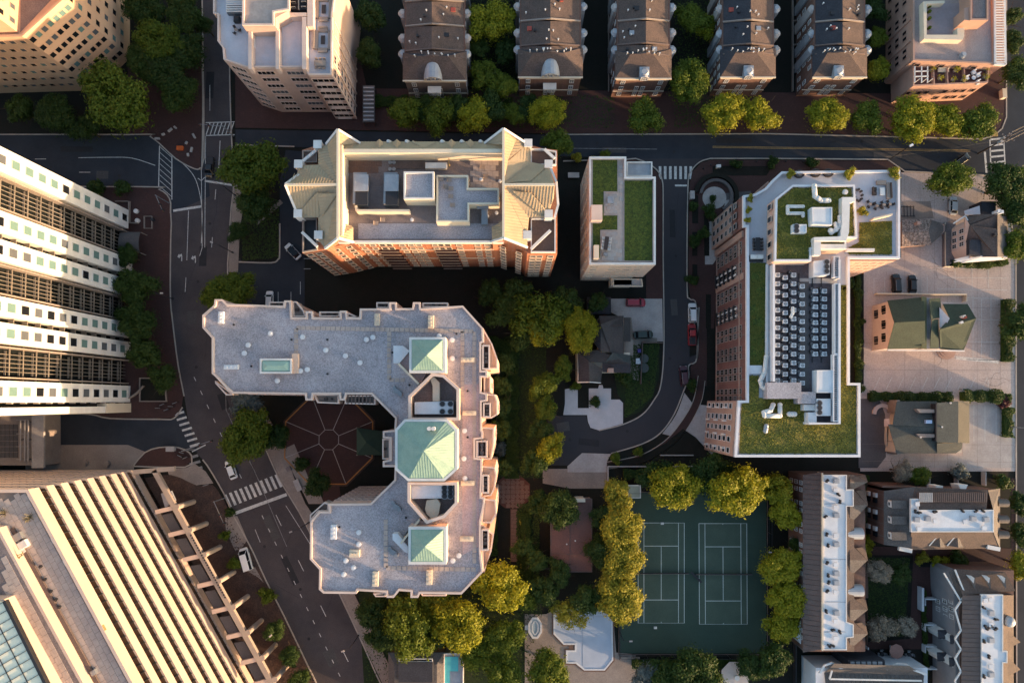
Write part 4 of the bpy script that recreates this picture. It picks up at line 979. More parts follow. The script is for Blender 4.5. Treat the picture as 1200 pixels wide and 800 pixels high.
# condensers: each one a thing
cb = bpy.data.objects.new('condenser', None); COL.objects.link(cb)
def condenser_proto():
    k = T('condenser', (0, 0, 0), 'white condenser', 'condenser', 'condensers in rows on the machinery deck')
    k.part('casing', MB().box((0, 0, .45), (.95, .9, .9)), MEMB)
    k.part('fan_grille', MB().cyl((0, 0), .36, .9, .95, 12).cyl((0, 0), .14, .95, .98, 8), STEEL)
    k.part('valve_box', MB().box((-.72, .55, .4), (.72, .62, .8)), DARK)
    vr = k.part('valve_ring', MB().cyl((-.72, .55), .25, .8, .84, 12), STEEL); k.part('valve_cap', MB().cyl((-.72, .55), .19, .84, .86, 10), DARK, parent=vr)
    k.part('base_rail', MB().box((0, -.42, .04), (1.0, .08, .08)), DARK)
    return k.o
bpy.data.objects.remove(cb)
proto = condenser_proto(); first = True
spots = []
for i, x in enumerate((911.5, 920.5, 930.5, 940.5)):
    rows = {0: 13, 1: 13, 2: 13, 3: 12}[i]
    for j in range(13):
        y = 322+j*10.3 + (3 if i % 2 else 0)
        if i == 3 and j < 1: continue
        spots.append((x, y, 'west block', i, j))
for i, x in enumerate((956, 966.5)):
    for j in range(9): spots.append((x, 341+j*9.2, 'east block', i, j))
ords = ['northernmost','2nd','3rd','4th','5th','6th','7th','8th','9th','10th','11th','12th','13th']
cw_ = ['first (west)','second','third','fourth (east)']; ce_ = ['west','east']
for x, y, bk, i, j in spots:
    o = proto if first else copy_tree(proto); first = False
    zz_ = MZ-.6+.25
    c = W(x, y, MZ+.3); o.location = (c[0], c[1], MZ-.6); o.rotation_euler = (0, 0, R(random.uniform(-3, 3)))
    cn = (cw_ if bk[0] == 'w' else ce_)[i]
    o['label'] = f'white condenser, {ords[j]} in the {cn} condenser column of the {bk}'
# racks and pipework under them
m = MB()
for x in (911.5, 920.5, 930.5, 940.5, 956, 966.5):
    a, b = W3(x-4, 320, MZ-.45), W3(x-4, 448 if x < 950 else 425, MZ-.45); m.beam(a, b, .12, .2)
for k in range(26):
    y = 320+k*5; m.beam(W3(909, y, MZ-.5), W3(934, y, MZ-.5), .08, .1)
t.part('pipe_rack', m, DARK, kind='stuff')
hvac('white rooftop unit with three dark fans north of the condensers on the brick flats', [(953,306),(972,304),(972,322),(953,324)], MZ-.6, MZ+1.6, [(968.5,307),(968.5,312.5),(968.5,318)])
hvac('large white air handler at the south-east of the machinery deck', [(957,433.5),(976,433.5),(976,460),(957,460)], MZ-.6, MZ+1.6)
hvac('white rooftop unit with three dark fans at the south end of the machinery deck', [(957,467),(973,467),(973,487),(957,487)], MZ-.6, MZ+1.4, [(960,472),(960,477.5),(960,483)])
box_px('plant_roof', [(899,448),(939,448),(939,467),(899,467)], Z-.7, MZ+1.5, GRAVEL)
box_px('plant_roof', [(935,459),(956,459),(956,473),(935,473)], Z-.7, MZ+1.3, GRAVEL)
box_px('plant_box', [(942,474),(955,474),(955,481),(942,481)], Z-.7, MZ+.8, WHITE)
box_px('plant_box', [(947,483),(957,483),(957,495),(947,495)], Z-.7, MZ+1.0, WL)
box_px('white_walkway', [(877.5,428),(893,428),(893,438),(877.5,438)], Z-.7, Z-.4, WL)
ptube('duct', [(914,474),(914,487),(896,487),(895,483),(903,481),(906,474)], Z+.2, .5, WHITE)
ptube('duct', [(898,418),(896,437),(891,446),(893,453),(899,456)], Z+.2, .5, WHITE)
ptube('duct', [(925,485),(931,485)], Z+.1, .55, WHITE); ptube('duct', [(929,361),(929,367),(927,371)], MZ+.6, .35, WHITE)
ptube('duct', [(898,499),(897,505)], Z, .5, GALV)
box_px('hatch', [(1007,291),(1025,291),(1025,294.5),(992,294.5),(992,291)], Z-.7, Z+.3, WHITE)
box_px('terrace_screen', [(1024,255),(1046,250),(1046,252),(1024,257)], Z-.7, Z+1.0, CREAM)
# terrace furniture
table_set(887, 287, Z-.74, 8, 'long dark dining table with eight chairs on the west terrace', 1.0, 2.9, 0, FURND, DARK)
for i, x in enumerate((882, 889.5)):
    c = W(x, 301.5, Z-.7); single('chest', MB().box((c[0], c[1], Z-.35), (1.25, .9, .7)).box((c[0], c[1], Z+.05), (1.3, .7, .12)), WHITE, ['left','right'][i]+' of two white storage chests on the west terrace of the brick flats', 'chest', 'white chests on the west terrace')
box_px('terrace_wall', [(877,299),(894.5,299),(894.5,307),(877,307)], Z-.7, Z-.55, DARK)
def ringplanter(x, y, lbl):
    c = W(x, y, Z-.3); s = T('round_sofa', (c[0], c[1], Z-.74), lbl, 'round sofa', 'round seats on the north terrace')
    s.part('seat_ring', MB().kerb([(c[0]+1.0*math.cos(a*math.pi/6), c[1]+.8*math.sin(a*math.pi/6)) for a in range(12)], .3, Z-.7, Z-.25, closed=True), FURND)
    s.part('table_top', MB().cyl(c, .45, Z-.3, Z-.2, 12).cyl(c, .08, Z-.74, Z-.3, 6), FURN)
for x, y, l in ((937,203.5,'western of three round seats along the north parapet'),(956,202.5,'middle round seat along the north parapet of the brick flats'),(971,202.5,'eastern of three round seats along the north parapet')): ringplanter(x, y, l)
c = W(1036, 223, Z); s = T('sofa_set', (c[0], c[1], Z-.74), 'L-shaped taupe sofa on the east terrace of the brick flats', 'sofa')
s.part('seat_cushion', MB().box((c[0]+1.2, c[1], Z-.45), (.9, 3.6, .5)), FURN); s.part('seat_cushion', MB().box((c[0]-.3, c[1]+1.8, Z-.45), (2.0, .9, .5)), FURN)
s.part('cushion', MB().box((c[0]+1.6, c[1], Z-.05), (.25, 3.4, .4)), FURND); s.part('coffee_table', MB().box((c[0]-.2, c[1]-.2, Z-.45), (.9, 1.6, .4)).box((c[0]-.2, c[1]-.2, Z-.22), (1.0, 1.7, .05)), WHITE)
for i, y in enumerate((221, 226)):
    c = W(1026, y, Z); s = T('armchair', (c[0], c[1], Z-.74), ['upper','lower'][i]+' of two dark armchairs facing the L-shaped sofa', 'armchair', 'armchairs by the sofa')
    s.part('seat', MB().box((c[0], c[1], Z-.45), (.8, .8, .45)), FURND); s.part('backrest', MB().box((c[0]-.45, c[1], Z-.15), (.15, .8, .6)), FURND)
c = W(1007, 228, Z); s = T('fire_ring', (c[0], c[1], Z-.74), 'oval ring of dark stools on the east terrace beside the penthouse', 'stools')
for i in range(9):
    a = i*2*math.pi/9; s.part('stool', MB().cyl((c[0]+.85*math.cos(a), c[1]+1.3*math.sin(a)), .25, Z-.74, Z-.3, 8).cyl((c[0]+.85*math.cos(a), c[1]+1.3*math.sin(a)), .28, Z-.3, Z-.24, 8), FURND)
for i, (x, y) in enumerate(((1018,240),(1026,242),(1034,241),(1041,240))):
    table_set(x, y, Z-.74, 3, ['first','second','third','fourth'][i]+' from the left of the small table groups on the east terrace', .7, .7, 0, FURND, FURN, True, 'small table groups on the east terrace')
# ---- round plaza with curved planters in front of it
c = W(837, 232, .13)
o = slab('round_plaza', [(837+14*math.cos(a*math.pi/12), 232+13*math.sin(a*math.pi/12)) for a in range(24)], CONC, .16)
t = T('curved_planter', (c[0], c[1], .1), 'dark curved planter wrapping the round pale plaza', 'planter')
for r0, r1, h in ((3.5, 4.2, .8), (4.6, 5.6, .9)):
    pts = [(c[0]+.4+r0*math.cos(a), c[1]+.6+r0*math.sin(a)) for a in [R(x) for x in range(-70, 176, 15)]] + [(c[0]+.4+r1*math.cos(a), c[1]+.6+r1*math.sin(a)) for a in [R(x) for x in range(175, -71, -15)]]
    t.part('planter_wall', MB().prism(pts, .1, h), ASPHL if r0 < 4 else SOIL)
bedm = SOIL
for pts in ([(838,187+8),(900,197),(900,205),(838,203)][:0] or [(835,195),(905,195),(898,206),(835,206)], [(811,229),(818,229),(818,262),(811,262)], [(811,272),(817,272),(817,300),(811,300)], [(825,250),(831,262),(831,300),(825,300)], [(811,310),(817,310),(817,334),(811,334)], [(809,372),(816,372),(816,415),(808,418)], [(828,385),(836,385),(836,455),(828,455)],
            [(827,345),(833,345),(833,385),(827,385)], [(712,543),(750,535),(778,520),(800,502),(815,512),(835,534),(835,548),(712,548)]):
    slab('planting_bed', pts, bedm, .18)
slab('entrance_court', [(826,262),(846,255),(850,235),(868,232),(868,262),(835,310),(826,310)], CONC, .15)
slab('entrance_court', [(835,228),(880,224),(880,232),(850,240)], ASPHL, .14)
# courtyard behind the east side of the flats
slab('rear_court', [(1000,310),(1012,310),(1012,450),(1000,450)], SOIL, .1)
# ---- 7. the big U-shaped block with gravel roofs
Z = 28.0
t = T('gravel_roof_flats', W(430, 440), 'large U-shaped pink block with grey gravel roof and pale green metal caps, centre', 'apartment block')
U = [(237,384),(237,369),(250.6,357.5),(251.5,350.5),(260,350.5),(266,356),(302,357),(332,358.5),(333,352),(341,352),(342,371.6),(358,371.6),(358,364.5),(366,364.5),(367,371.6),(398,372),(398,364),(406,364),(407,371.6),(421,372),
     (421.6,361.4),(456,361.4),(456,354),(464.5,354),(465,361),(483,361),(484,354),(492.5,354),(493,361),(525,359),(542.5,358),(566,384),(567,401),(564,402),(564,434),(571,434),(571,442),(564,442),(564,459),(571,461),(571,470),(564.5,471),(564.5,504),(566,505),(566,514),
     (557,515),(557,536),(565,537),(565,554),(564,582),(568,583),(568,590),(563.5,611),(563.5,646.6),(566,670),(541,696),(492,695.5),(490,700),(481,700),(481,693),(468,692),(461.5,700),(453,700),(452,694),(419,692),(417.6,695.5),(379,695),(373.6,690.5),(374,667),(363,655),(363.5,611),(373.6,599),(385,599),(385,590),(434,589.5),(462,562),
     (462.5,547),(448.5,547),(448.5,540),(457,538),(457,514),(448.5,513),(448.5,505),(462,503.6),(463,490),(435,462),(406,462),(404,469),(398,469),(397,462),(367,462),(366,469),(358,469),(357,462),(272.6,461),(266,456),(252,441),(248,437.6),(248,396)]
q = P(U, Z)
t.part('wall', MB().prism(q, 0, Z-.6), PINK)
t.part('parapet', MB().ring(q, Z-.65, Z, .38), PINKL)
PGR = mat('pink_sunlit_gravel', (.46,.35,.35), c2=(.38,.30,.31), scale=.25, grain=.22, gscale=5)  # grey gravel with the low sun's pink put into its colour
t.part('gravel_roof', MB().prism(offset(ccw(q), .39), Z-.6, Z-.55), GRAVEL)
def pf_(name, pts, z0, z1, m): return t.part(name, MB().prism(P(pts, z1), z0, z1), m)
pf_('sunlit_gravel_strip', [(542,450),(561,450),(561,640),(542,650)], Z-.56, Z-.5, PGR)  # east strip where sunlight on the gravel is painted in
for pts in ([(347,384),(347,435)], [(347,384),(555,388)], [(456,388),(456,445),(475,445)], [(556,388),(556,660)], [(452,608),(452,665),(558,667)], [(542,388),(542,470)]):
    a, b = W3(*pts[0], Z-.5), W3(*pts[1], Z-.5)
    for (u, v) in zip(pts, pts[1:]):
        a, b = Vector(W3(*u, Z-.5)), Vector(W3(*v, Z-.5)); n = int((b-a).length/1.0); dd = (b-a)/n
        m = MB()
        for i in range(n): c = a+dd*(i+.5); m.box((c.x, c.y, Z-.5), (.9 if abs(dd.x) > .5 else .8, .8 if abs(dd.x) > .5 else .9, .08))
        t.part('paver_path', m, PAVER, kind='stuff')
# bays that step out below the roof on the visible east side
CRW = mat('peach_render', (.70,.50,.38), c2=(.60,.42,.32), scale=.2, grain=.06)
eb = [([(566,384),(577,403),(583,420),(583,432),(566,434)], 26), ([(567,441),(575,441),(575,461),(567,461)], 25.5), ([(567,461),(580,462),(583,470),(583,486),(576,490),(564,490)], 26), ([(564,500),(579,501),(579,520),(576,538),(564,538)], 26),
      ([(564,545),(580,547),(582,556),(580,572),(576,580),(564,582)], 26), ([(566,583),(581,585),(582,602),(576,612),(564,612)], 26), ([(563,612),(579,625),(576,645),(566,670)], 26)]
for i, (pts, z) in enumerate(eb):
    q2 = P(pts, z); t.part('east_bay', MB().prism(q2, 0, z), CRW); t.part('bay_parapet', MB().ring(q2, z, z+.7, .3), PINKL)
for pts in ([(565,404),(574,404),(574,433),(565,433)], [(566,472),(575,472),(575,489),(566,489)], [(558,516),(571,516),(571,536),(558,536)], [(565,556),(573,556),(573,578),(565,578)], [(564,620),(573,620),(573,645),(564,645)]):
    q2 = P(pts, Z); t.part('balcony_floor', MB().prism(q2, 20, Z-1.6), BRKL); t.part('balcony_rail', MB().ring(q2, Z-1.6, Z+.0, .3), PINKL)
    c = cen(q2); table_set_xy = None
    o = t.part('balcony_furniture', MB().box((c[0], c[1]+.8, Z-1.3), (.6, .6, .5)).box((c[0], c[1]-.8, Z-1.3), (.7, .7, .5)).box((c[0], c[1], Z-1.25), (.5, .5, .6)), FURN)
# balconies on north and south edges
for pts in ([(315,353.5),(333,353.5),(333,359),(315,359)], [(374,365),(398,365),(398,371),(374,371)], [(441,354),(456,354),(456,361),(441,361)], [(495,354.5),(525,354.5),(525,360),(495,360)], [(342,353),(347,353),(356,364),(358,371),(343,371)], [(407,366),(420,371),(420,372),(407,372)],
            [(367,462),(397,462),(397,473),(372,472)], [(404,463),(440,463),(440,474),(404,473)], [(252,446),(266,456),(272,461),(272,463),(265,463),(252,449)], [(437,695),(452,694),(452,699),(440,699)], [(492,694),(523,694),(523,698),(495,698)], [(363,603),(380,588),(385,590),(385,599),(373,599),(363,611)], [(448,514),(457,514),(457,538),(448,538)]):
    q2 = P(pts, Z-.8); t.part('balcony_floor', MB().prism(q2, Z-4, Z-1.8), CONCW); t.part('balcony_rail', MB().ring(q2, Z-1.8, Z-.8, .25), PINKL)
    c = cen(q2); t.part('balcony_furniture', MB().box((c[0]-.4, c[1], Z-1.5), (.7, .5, .6)).box((c[0]+.8, c[1], Z-1.55), (.4, .4, .5)), FURND)
for i in range(8): a, b = W3(408+i*4.3, 463, Z-.9), W3(408+i*4.3, 473, Z-.9); t.part('pergola_bar', MB().beam(a, b, .2, .3), WOOD)
# facades in the recess, seen from above
fz = [2.0+3.05*i for i in range(8)]
windows(t, W(385,590,Z), W(434,589.5,Z), fz, lin(0,1,6), 1.3, 1.6, fr=PINKL, gl=GL)
windows(t, W(434,589.5,Z), W(462,562,Z), fz, lin(0,1,5), 1.3, 1.6, fr=PINKL, gl=GL)
windows(t, W(342,371.6,Z), W(341,352,Z), fz, [.3,.7], 1.0, 1.4, fr=PINKL, gl=GL)
# caps: square pavilion, octagonal pavilion, square pavilion
def pav(pts, zw, ze, zp, apex, lit=None, over=.4, name='metal_cap'):
    q2 = P(pts, ze); t.part('pavilion_wall', MB().prism(q2, Z-.6, ze-.4), PINKL)
    t.part('pavilion_cornice', MB().ring(q2, ze-.45, ze, .5), WHITE)
    qi = offset(ccw(q2), .5); ap = W3(*apex, zp)
    for i in range(len(qi)):
        a, b = qi[i], qi[(i+1) % len(qi)]
        tri = [(a[0], a[1], ze-.1), (b[0], b[1], ze-.1), ap]
        t.part(name, MB().face(tri), MGRN)
        s_ = MB(); d_ = Vector((b[0]-a[0], b[1]-a[1])); seams(s_, tri, (-d_.y, d_.x), .5, .06, .08)
        if s_.v: t.part('roof_seam', s_, MGRN, kind='stuff')
        t.part('hip_cap', MB().beam(tri[0], ap, .14, .16), MGRN)
pav([(479.5,395),(522,395),(522,437),(479.5,437)], 0, 31.5, 34, (500,416))
pav([(474,491),(524,491),(536,503),(536,550),(521,563.5),(478,563.5),(463,550),(463,503)], 0, 32, 35.5, (497,528))
pav([(478.5,617),(523,617),(523,661),(478.5,661)], 0, 31.5, 34, (498,640))
# plant wells between the caps
for pts in ([(506,437.5),(520,439),(538,455),(538,492),(479,492),(479,464)], [(478,565),(536,565),(536,590),(521,606),(500,613),(478,588)]):
    q2 = P(pts, 31); t.part('well_wall', MB().ring(q2, Z-.6, 31, .45), CRW); t.part('well_coping', MB().ring(offset(ccw(q2), -.06), 31, 31.15, .57), PINKL)
    t.part('well_floor', MB().prism(P(pts, Z-.2), Z-.6, Z-.45), GRAVD)
hvac('long pale air handler with four fans in the northern roof well of the U-shaped block', [(486,471),(531,470),(531,485),(486,485)], Z-.5, Z+1.6, [(518.5,473),(528,473),(518.5,482),(528,482)])
hvac('long pale air handler with fans in the southern roof well of the U-shaped block', [(482,569),(531,568),(531,583),(482,584)], Z-.5, Z+1.6, [(521,571),(528,571),(521,576),(528,576),(521,581),(528,581)])
box_px('well_duct', [(503,441),(508,441),(515,448),(515,470),(507,470),(507,452)], Z-.5, Z+1, CREAM)
box_px('well_duct', [(500,586),(512,584),(516,590),(514,602),(508,610),(500,602),(498,596)], Z-.5, Z+.9, CREAM)
box_px('roof_hut', [(461,405),(472,405),(480,411),(468,425.5),(461,425.5)], Z-.5, Z+1.5, MEMB)
box_px('roof_hut_wall', [(479,412),(479.5,437),(500,437),(492,451),(467,426)], Z-.5, Z+.8, PGR)
t.part('hut_wall', MB().kerb([W(467,426,Z+2), W(491,450,Z+2)], .4, Z-.5, Z+2.4), CREAM)
t.part('hut_wall', MB().kerb([W(470,636,Z+2), W(492,608,Z+2)], .4, Z-.5, Z+2.4), CREAM)
box_px('roof_hut', [(460,625),(466,625),(478,640),(478,648),(474,646),(460,632)], Z-.5, Z+1.5, MEMB)
box_px('roof_hut_wall', [(470,635),(491,609),(512,613),(512,617),(480,617),(480,644)], Z-.5, Z+.8, GRAVEL)
q2 = P([(304.5,420),(342,420),(342,437.5),(304.5,437.5)], Z+1.3)
t.part('lantern_wall', MB().prism(q2, Z-.5, Z+1.1), PINK); t.part('lantern_frame', MB().ring(q2, Z+1.1, Z+1.4, .35), WHITE)
qi = offset(ccw(q2), .4); t.part('lantern_panel', MB().prism(qi, Z+1.0, Z+1.15), mat('lantern_green', (.33,.48,.40), rough=.4, grain=.04))
mm = MB(); mm.add([(qi[0][0], qi[0][1], Z+1.16), (qi[1][0], qi[1][1], Z+1.16), (qi[2][0], qi[2][1], Z+1.16), (qi[3][0], qi[3][1], Z+1.16), ((qi[0][0]+qi[3][0])/2+(1.2 if qi[0][0] < qi[1][0] else -1.2), (qi[0][1]+qi[3][1])/2, Z+1.7), ((qi[1][0]+qi[2][0])/2-(1.2 if qi[0][0] < qi[1][0] else -1.2), (qi[1][1]+qi[2][1])/2, Z+1.7)], [[0,1,5,4],[1,2,5],[2,3,4,5],[3,0,4]])
t.part('lantern_roof', mm, MATS['lantern_green'])
pf_('lantern_lean_to', [(342,414),(349,414),(349,437),(342,437)], Z-.5, Z+.6, CRW)
roofvents(t, [(292,404.5),(287.5,414),(318,391),(355.5,395),(382.5,410.5),(405.5,417),(422.5,425),(437.5,395.5),(353,434.5),(361,433),(326,446),(430,398),(515,394),(530,398.5),(530.5,420)], Z-.5, MEMB, .52, .65)
roofvents(t, [(421,623),(421,637),(415,664),(403.5,672),(406,656),(531,656),(538,650),(545,560),(544,537),(544.5,504.5)], Z-.5, MEMB, .5, .6)
roofvents(t, [(274.5,380.5),(342,398),(384,438),(384,398),(295,429),(480,451),(548,512),(535,391),(460,413),(548,458),(398,617),(476,606)], Z-.5, DARK, .22, .3, 'roof_drain')
for x, y, w_, h_ in ((259,372,1.0,2.4),(271,430,2.8,.9),(442,374.5,1.0,2.4),(443,376,1.0,2.3),(505,377,1.1,2.6),(548,421.5,2.7,.9),(550,484,2.7,.9),(391,623,1.1,2.8),(415.5,648,2.0,1.4),(440,678,1.1,2.8),(503,676,1.1,2.8),(547,631,2.6,.9),(548,566,2.6,.9)):
    if x == 443: continue
    c = W(x, y, Z); m = MB().box((c[0], c[1], Z-.1), (w_, h_, .8)); 
    for k in (-.3, 0, .3): m.cyl((c[0]+(w_ > h_)*k*w_, c[1]+(h_ > w_)*k*h_), .22, Z+.3, Z+.55, 8)
    t.part('chimney_box', m, CREAM if x > 400 else MEMB)
for x, y in ((466,459),(465,594),(461,647)):
    c = W(x, y, Z); t.part('roof_machine', MB().box((c[0], c[1], Z-.1), (1.4, .9, .8), R(-30)).cyl((c[0]+.6, c[1]-.5), .4, Z-.5, Z+.6, 8).box((c[0]-.6, c[1]+.5, Z-.2), (.6, 1.4, .5), R(20)), STEEL)
for x, y in ((503,502),(508,502)): c = W(x, y, 33.5); t.part('cap_vent', MB().cyl(c, .4, 32.3, 34, 10), WHITE)
# green hipped canopy at its entrance
t = T('entrance_pavilion', W(433, 517), 'small dark green hipped canopy between the octagonal plaza and the U-shaped block', 'canopy')
m = MB(); z0, z1 = 3.2, 5.0
cs = [(418,501),(449,505),(449,533),(418,533)]
for i in range(4):
    a, b = cs[i], cs[(i+1) % 4]; tri = [W3(*a, z0), W3(*b, z0), W3(429, 518, z1)]
    t.part('roof_slope', MB().face(tri), CANVG)
    s_ = MB(); d_ = Vector(tri[1])-Vector(tri[0]); seams(s_, tri, (-d_.y, d_.x), .45, .05, .06); t.part('roof_seam', s_, CANVG, kind='stuff')
for a in cs: c = W(*a, z0); t.part('post', MB().cyl(c, .15, 0, z0, 8), CONCW)
# windows on the remaining walls of the U-shaped block
t = T.__new__(T); t.o = bpy.data.objects['gravel_roof_flats']; t.loc = tuple(t.o.location)
wz = [3.0+4.6*i for i in range(5)]
for pts, z in eb:
    p_ = [W(x, y, z) for x, y in pts]
    for a, b in zip(p_, p_[1:]):
        L_ = (Vector(b)-Vector(a)).length
        if L_ > 2.6 and abs(b[1]-a[1]) > 2.0: windows(t, a, b, wz, lin(0, 1, max(1, int(L_/3))), 1.2, 1.5, fr=PINKL, gl=GL)
for a, b, n in (((541,696),(492,695.5),3), ((452,694),(419,692),2), ((566,670),(541,696),2)): windows(t, W(*a, Z), W(*b, Z), wz, lin(0, 1, n), 1.2, 1.5, fr=PINKL, gl=GL, away=True)
windows(t, W(272.6,461,Z), W(357,462,Z), wz, lin(0, 1, 5), 1.2, 1.5, fr=PINKL, gl=GL, away=False)
windows(t, W(248,396,Z), W(248,437.6,Z), wz, lin(0, 1, 2), 1.2, 1.5, fr=PINKL, gl=GL, away=True)
t = T.__new__(T); t.o = bpy.data.objects['courtyard_flats']; t.loc = tuple(t.o.location)
windows(t, W(861,535.5,22), W(1008.5,535.5,22), [2.4+3.1*i for i in range(6)], lin(0, 1, 9), 1.3, 1.8, fr=CONCW, gl=GL, away=True)
windows(t, W(1055,199,22), W(1055,303,22), [2.4+3.1*i for i in range(6)], lin(0, 1, 6), 1.3, 1.8, fr=CONCW, gl=GL, away=True)
# ---- 8. striped office at the lower left
Z = 37.4
STR = mat('cream_band', (.62,.47,.39), c2=(.54,.41,.34), scale=.15, grain=.04)
t = T('striped_office', W(60, 700), 'large office building with cream horizontal balcony bands and paved roof terrace, bottom left', 'office building')
a0 = Vector(W(36, 572.5, Z)); a1 = Vector(W(159, 800, Z)); dd = (a1-a0).normalized(); a1 = a0+dd*120
nn = Vector((-dd.y, dd.x)); nn = nn if nn.x > 0 else -nn
w0 = Vector(W(0, 572.5, Z)); dw = Vector((-1, 0)); w1 = a0+dw*70; 
def q4(o): # outline pushed out by o on the two visible sides
    c = a0 + nn*o*1.0; e = a1+nn*o
    # corner shift so that the north side moves out by o too
    k = (o-(c.y-a0.y))/dd.y if abs(dd.y) > 1e-6 else 0
    c = c+dd*k
    return [tuple(c), tuple(e), (e.x-90, e.y), (w1.x, a0.y+o)]
t.part('glazed_core', MB().prism(q4(-.4), 0, Z-.6), glassmat('bronze_glass', (.022,.012,.008), .3))
FH = 4.13
for i in range(9):
    z1 = Z-i*FH
    t.part('balcony_band', MB().prism(q4(0), z1-2.15, z1), STR)
    m = MB(); L = (a1-a0).length; k = .8
    while k < 75:
        c = a0+dd*k-nn*.3; m.box((c.x, c.y, z1-2.15-(FH-2.15)/2), (.12, .3, FH-2.17), math.atan2(dd.y, dd.x)); k += 1.5
    k = 2
    while k < 60:
        m.box((a0.x-k, a0.y-.3, z1-2.15-(FH-2.15)/2), (.12, .3, FH-2.17)); k += 1.5
    t.part('window_mullions', m, DARK, kind='stuff')
ZR2 = Z+.0
t.part('roof_parapet', MB().ring(q4(.0), Z, Z+.7, .6), STR)
base = offset(ccw(q4(0)), .62)
t.part('roof_deck', MB().prism(base, Z-.1, Z+.05), mat('deck_joint', (.20,.165,.15)))
ang = math.atan2(dd.y, dd.x)
rp = [tuple(a0-nn*1.0+dd*1.5), tuple(a0-nn*1.0+dd*75), tuple(a0-nn*26+dd*75), tuple(a0-nn*26+dd*1.5-Vector((0, 10)))]
pavers(t, [W(-30,576,Z), W(34,577,Z), W(190,866,Z), W(60,866,Z), W(-30,700,Z)], Z+.02, 1.45, 1.05, PAVER, ang)
# raised roof wall (cream) and lower strip and skylight
def line_prism(name, p, q_, w_, z0, z1, m): return t.part(name, MB().kerb([W(*p, z1), W(*q_, z1)], w_, z0, z1), m)
Z2, Z3 = Z+2.7, Z+5.4
l2 = P([(-2,618),(98,801),(130,860)], Z2); far = P([(-80,860),(-80,618)], Z2)
t.part('upper_level', MB().prism(l2+far, Z, Z2), STR); t.part('upper_deck', MB().prism(offset(ccw(l2+far), .5), Z2, Z2+.05), GRAVD)
pavers(t, offset(ccw(P([(-2,622),(98,805),(122,850),(70,850),(-2,715)], Z2)), .4), Z2+.03, 1.45, 1.05, PAVER, ang, 'upper_pavers')
l3 = P([(4,702),(58,801),(90,860)], Z3); far = P([(-80,860),(-80,702)], Z3)
t.part('skylight_block', MB().prism(l3+far, Z2, Z3), STR)
line_prism('timber_screen', (13,619), (125,822), .8, Z+.05, Z+.5, WOOD)
ZS = Z; Z = Z3 - .05
sk = [(-30,705),(4,705),(58,812),(70,840),(-30,840)]
t.part('skylight_glass', MB().prism(P(sk, Z+.6), Z+.05, Z+.6), mat('sunlit_pale_glass', (.84,.78,.60), c2=(.78,.73,.56), scale=.1, rough=.9, grain=.03, spec=.05))  # warm pale tone stands in for sunlight on the glass
m = MB(); u = Vector(W(58,812,Z+.6))-Vector(W(4,705,Z+.6)); u.normalize(); n_ = Vector((u.y, -u.x)); n_ = n_ if n_.x < 0 else -n_
o_ = Vector(W(4,705,Z+.6))
for i in range(5): p_ = o_+n_*(i*2.4); m.beam((*tuple(p_), Z+.65), (*tuple(p_+u*30), Z+.65), .1, .12)
for i in range(18): p_ = o_+u*(i*1.55); m.beam((*tuple(p_), Z+.65), (*tuple(p_+n_*12), Z+.65), .07, .12)
t.part('glazing_bar', m, DARK, kind='stuff')
line_prism('gutter', (4,704), (62,820), .5, Z+.0, Z+.9, DARK)
Z = ZS
for i, (x, y) in enumerate(((38,582),(65,632),(79,658),(93.5,684),(108,710),(142,772.5),(50,605),(122,735))):
    c = W(x, y, Z); t.part('roof_light_box', MB().box((c[0], c[1], Z+.35), (1.1, .55, .6), ang).box((c[0], c[1], Z+.67), (.7, .3, .05), ang), WHITE if i < 6 else YELL)
roofvents(t, [(49,663),(54,678),(61,692),(67,701.5),(71,710)], Z+.05, DARK, .3, .5)
for x, y, l in ((6,601,'bare spiky shrub in a roof planter at the left edge of the striped office roof'),(35,606,'bare spiky shrub in the middle of the striped office roof')):
    c = W(x, y, Z); s = T('roof_shrub', (c[0], c[1], Z), l, 'shrub'); m = MB()
    for k in range(40):
        a = random.uniform(0, 6.28); e = random.uniform(.2, 1.2); r_ = random.uniform(.7, 1.3); m.tube((c[0], c[1], Z+.1), (c[0]+r_*math.cos(a)*math.cos(e), c[1]+r_*math.sin(a)*math.cos(e), Z+.1+r_*math.sin(e)), .05, 3)
    s.part('twigs', m, mat('dry_twigs', (.16,.14,.09)))
c = W(14, 655, Z+.5); t2 = T('cleaning_cradle', (c[0], c[1], Z), 'yellow latticed cleaning cradle arm at the left edge of the striped roof', 'crane')
a, b = Vector(W3(-6, 663, Z+2.0)), Vector(W3(27, 649, Z+2.0)); m = MB()
for s_ in (-.5, .5): m.beam(a+Vector((0, s_, 0)), b+Vector((0, s_*.3, 0)), .15, .15)
for i in range(8):
    p_ = a+(b-a)*i/8; r_ = a+(b-a)*(i+1)/8; m.beam(p_+Vector((0, .5*(-1)**i, 0)), r_-Vector((0, .5*(-1)**i, 0)), .1, .1)
m.cyl((a.x+2, a.y-.5), .25, Z, Z+2, 8); t2.part('lattice_arm', m, YELL)
for x, y in ((24,628),(30,637)):
    c = W(x, y, Z); t.part('roof_unit', MB().box((c[0], c[1], Z+.5), (1.3, 1.6, .9), ang).box((c[0], c[1]-1, Z+.3), (1.0, .6, .5), ang), WHITE if y > 630 else STEEL)
c = W(112, 786, Z); t.part('roof_unit', MB().box((c[0], c[1], Z+.4), (.9, .9, .8), ang).box((c[0], c[1], Z+.85), (.5, .5, .1), ang), STEEL)
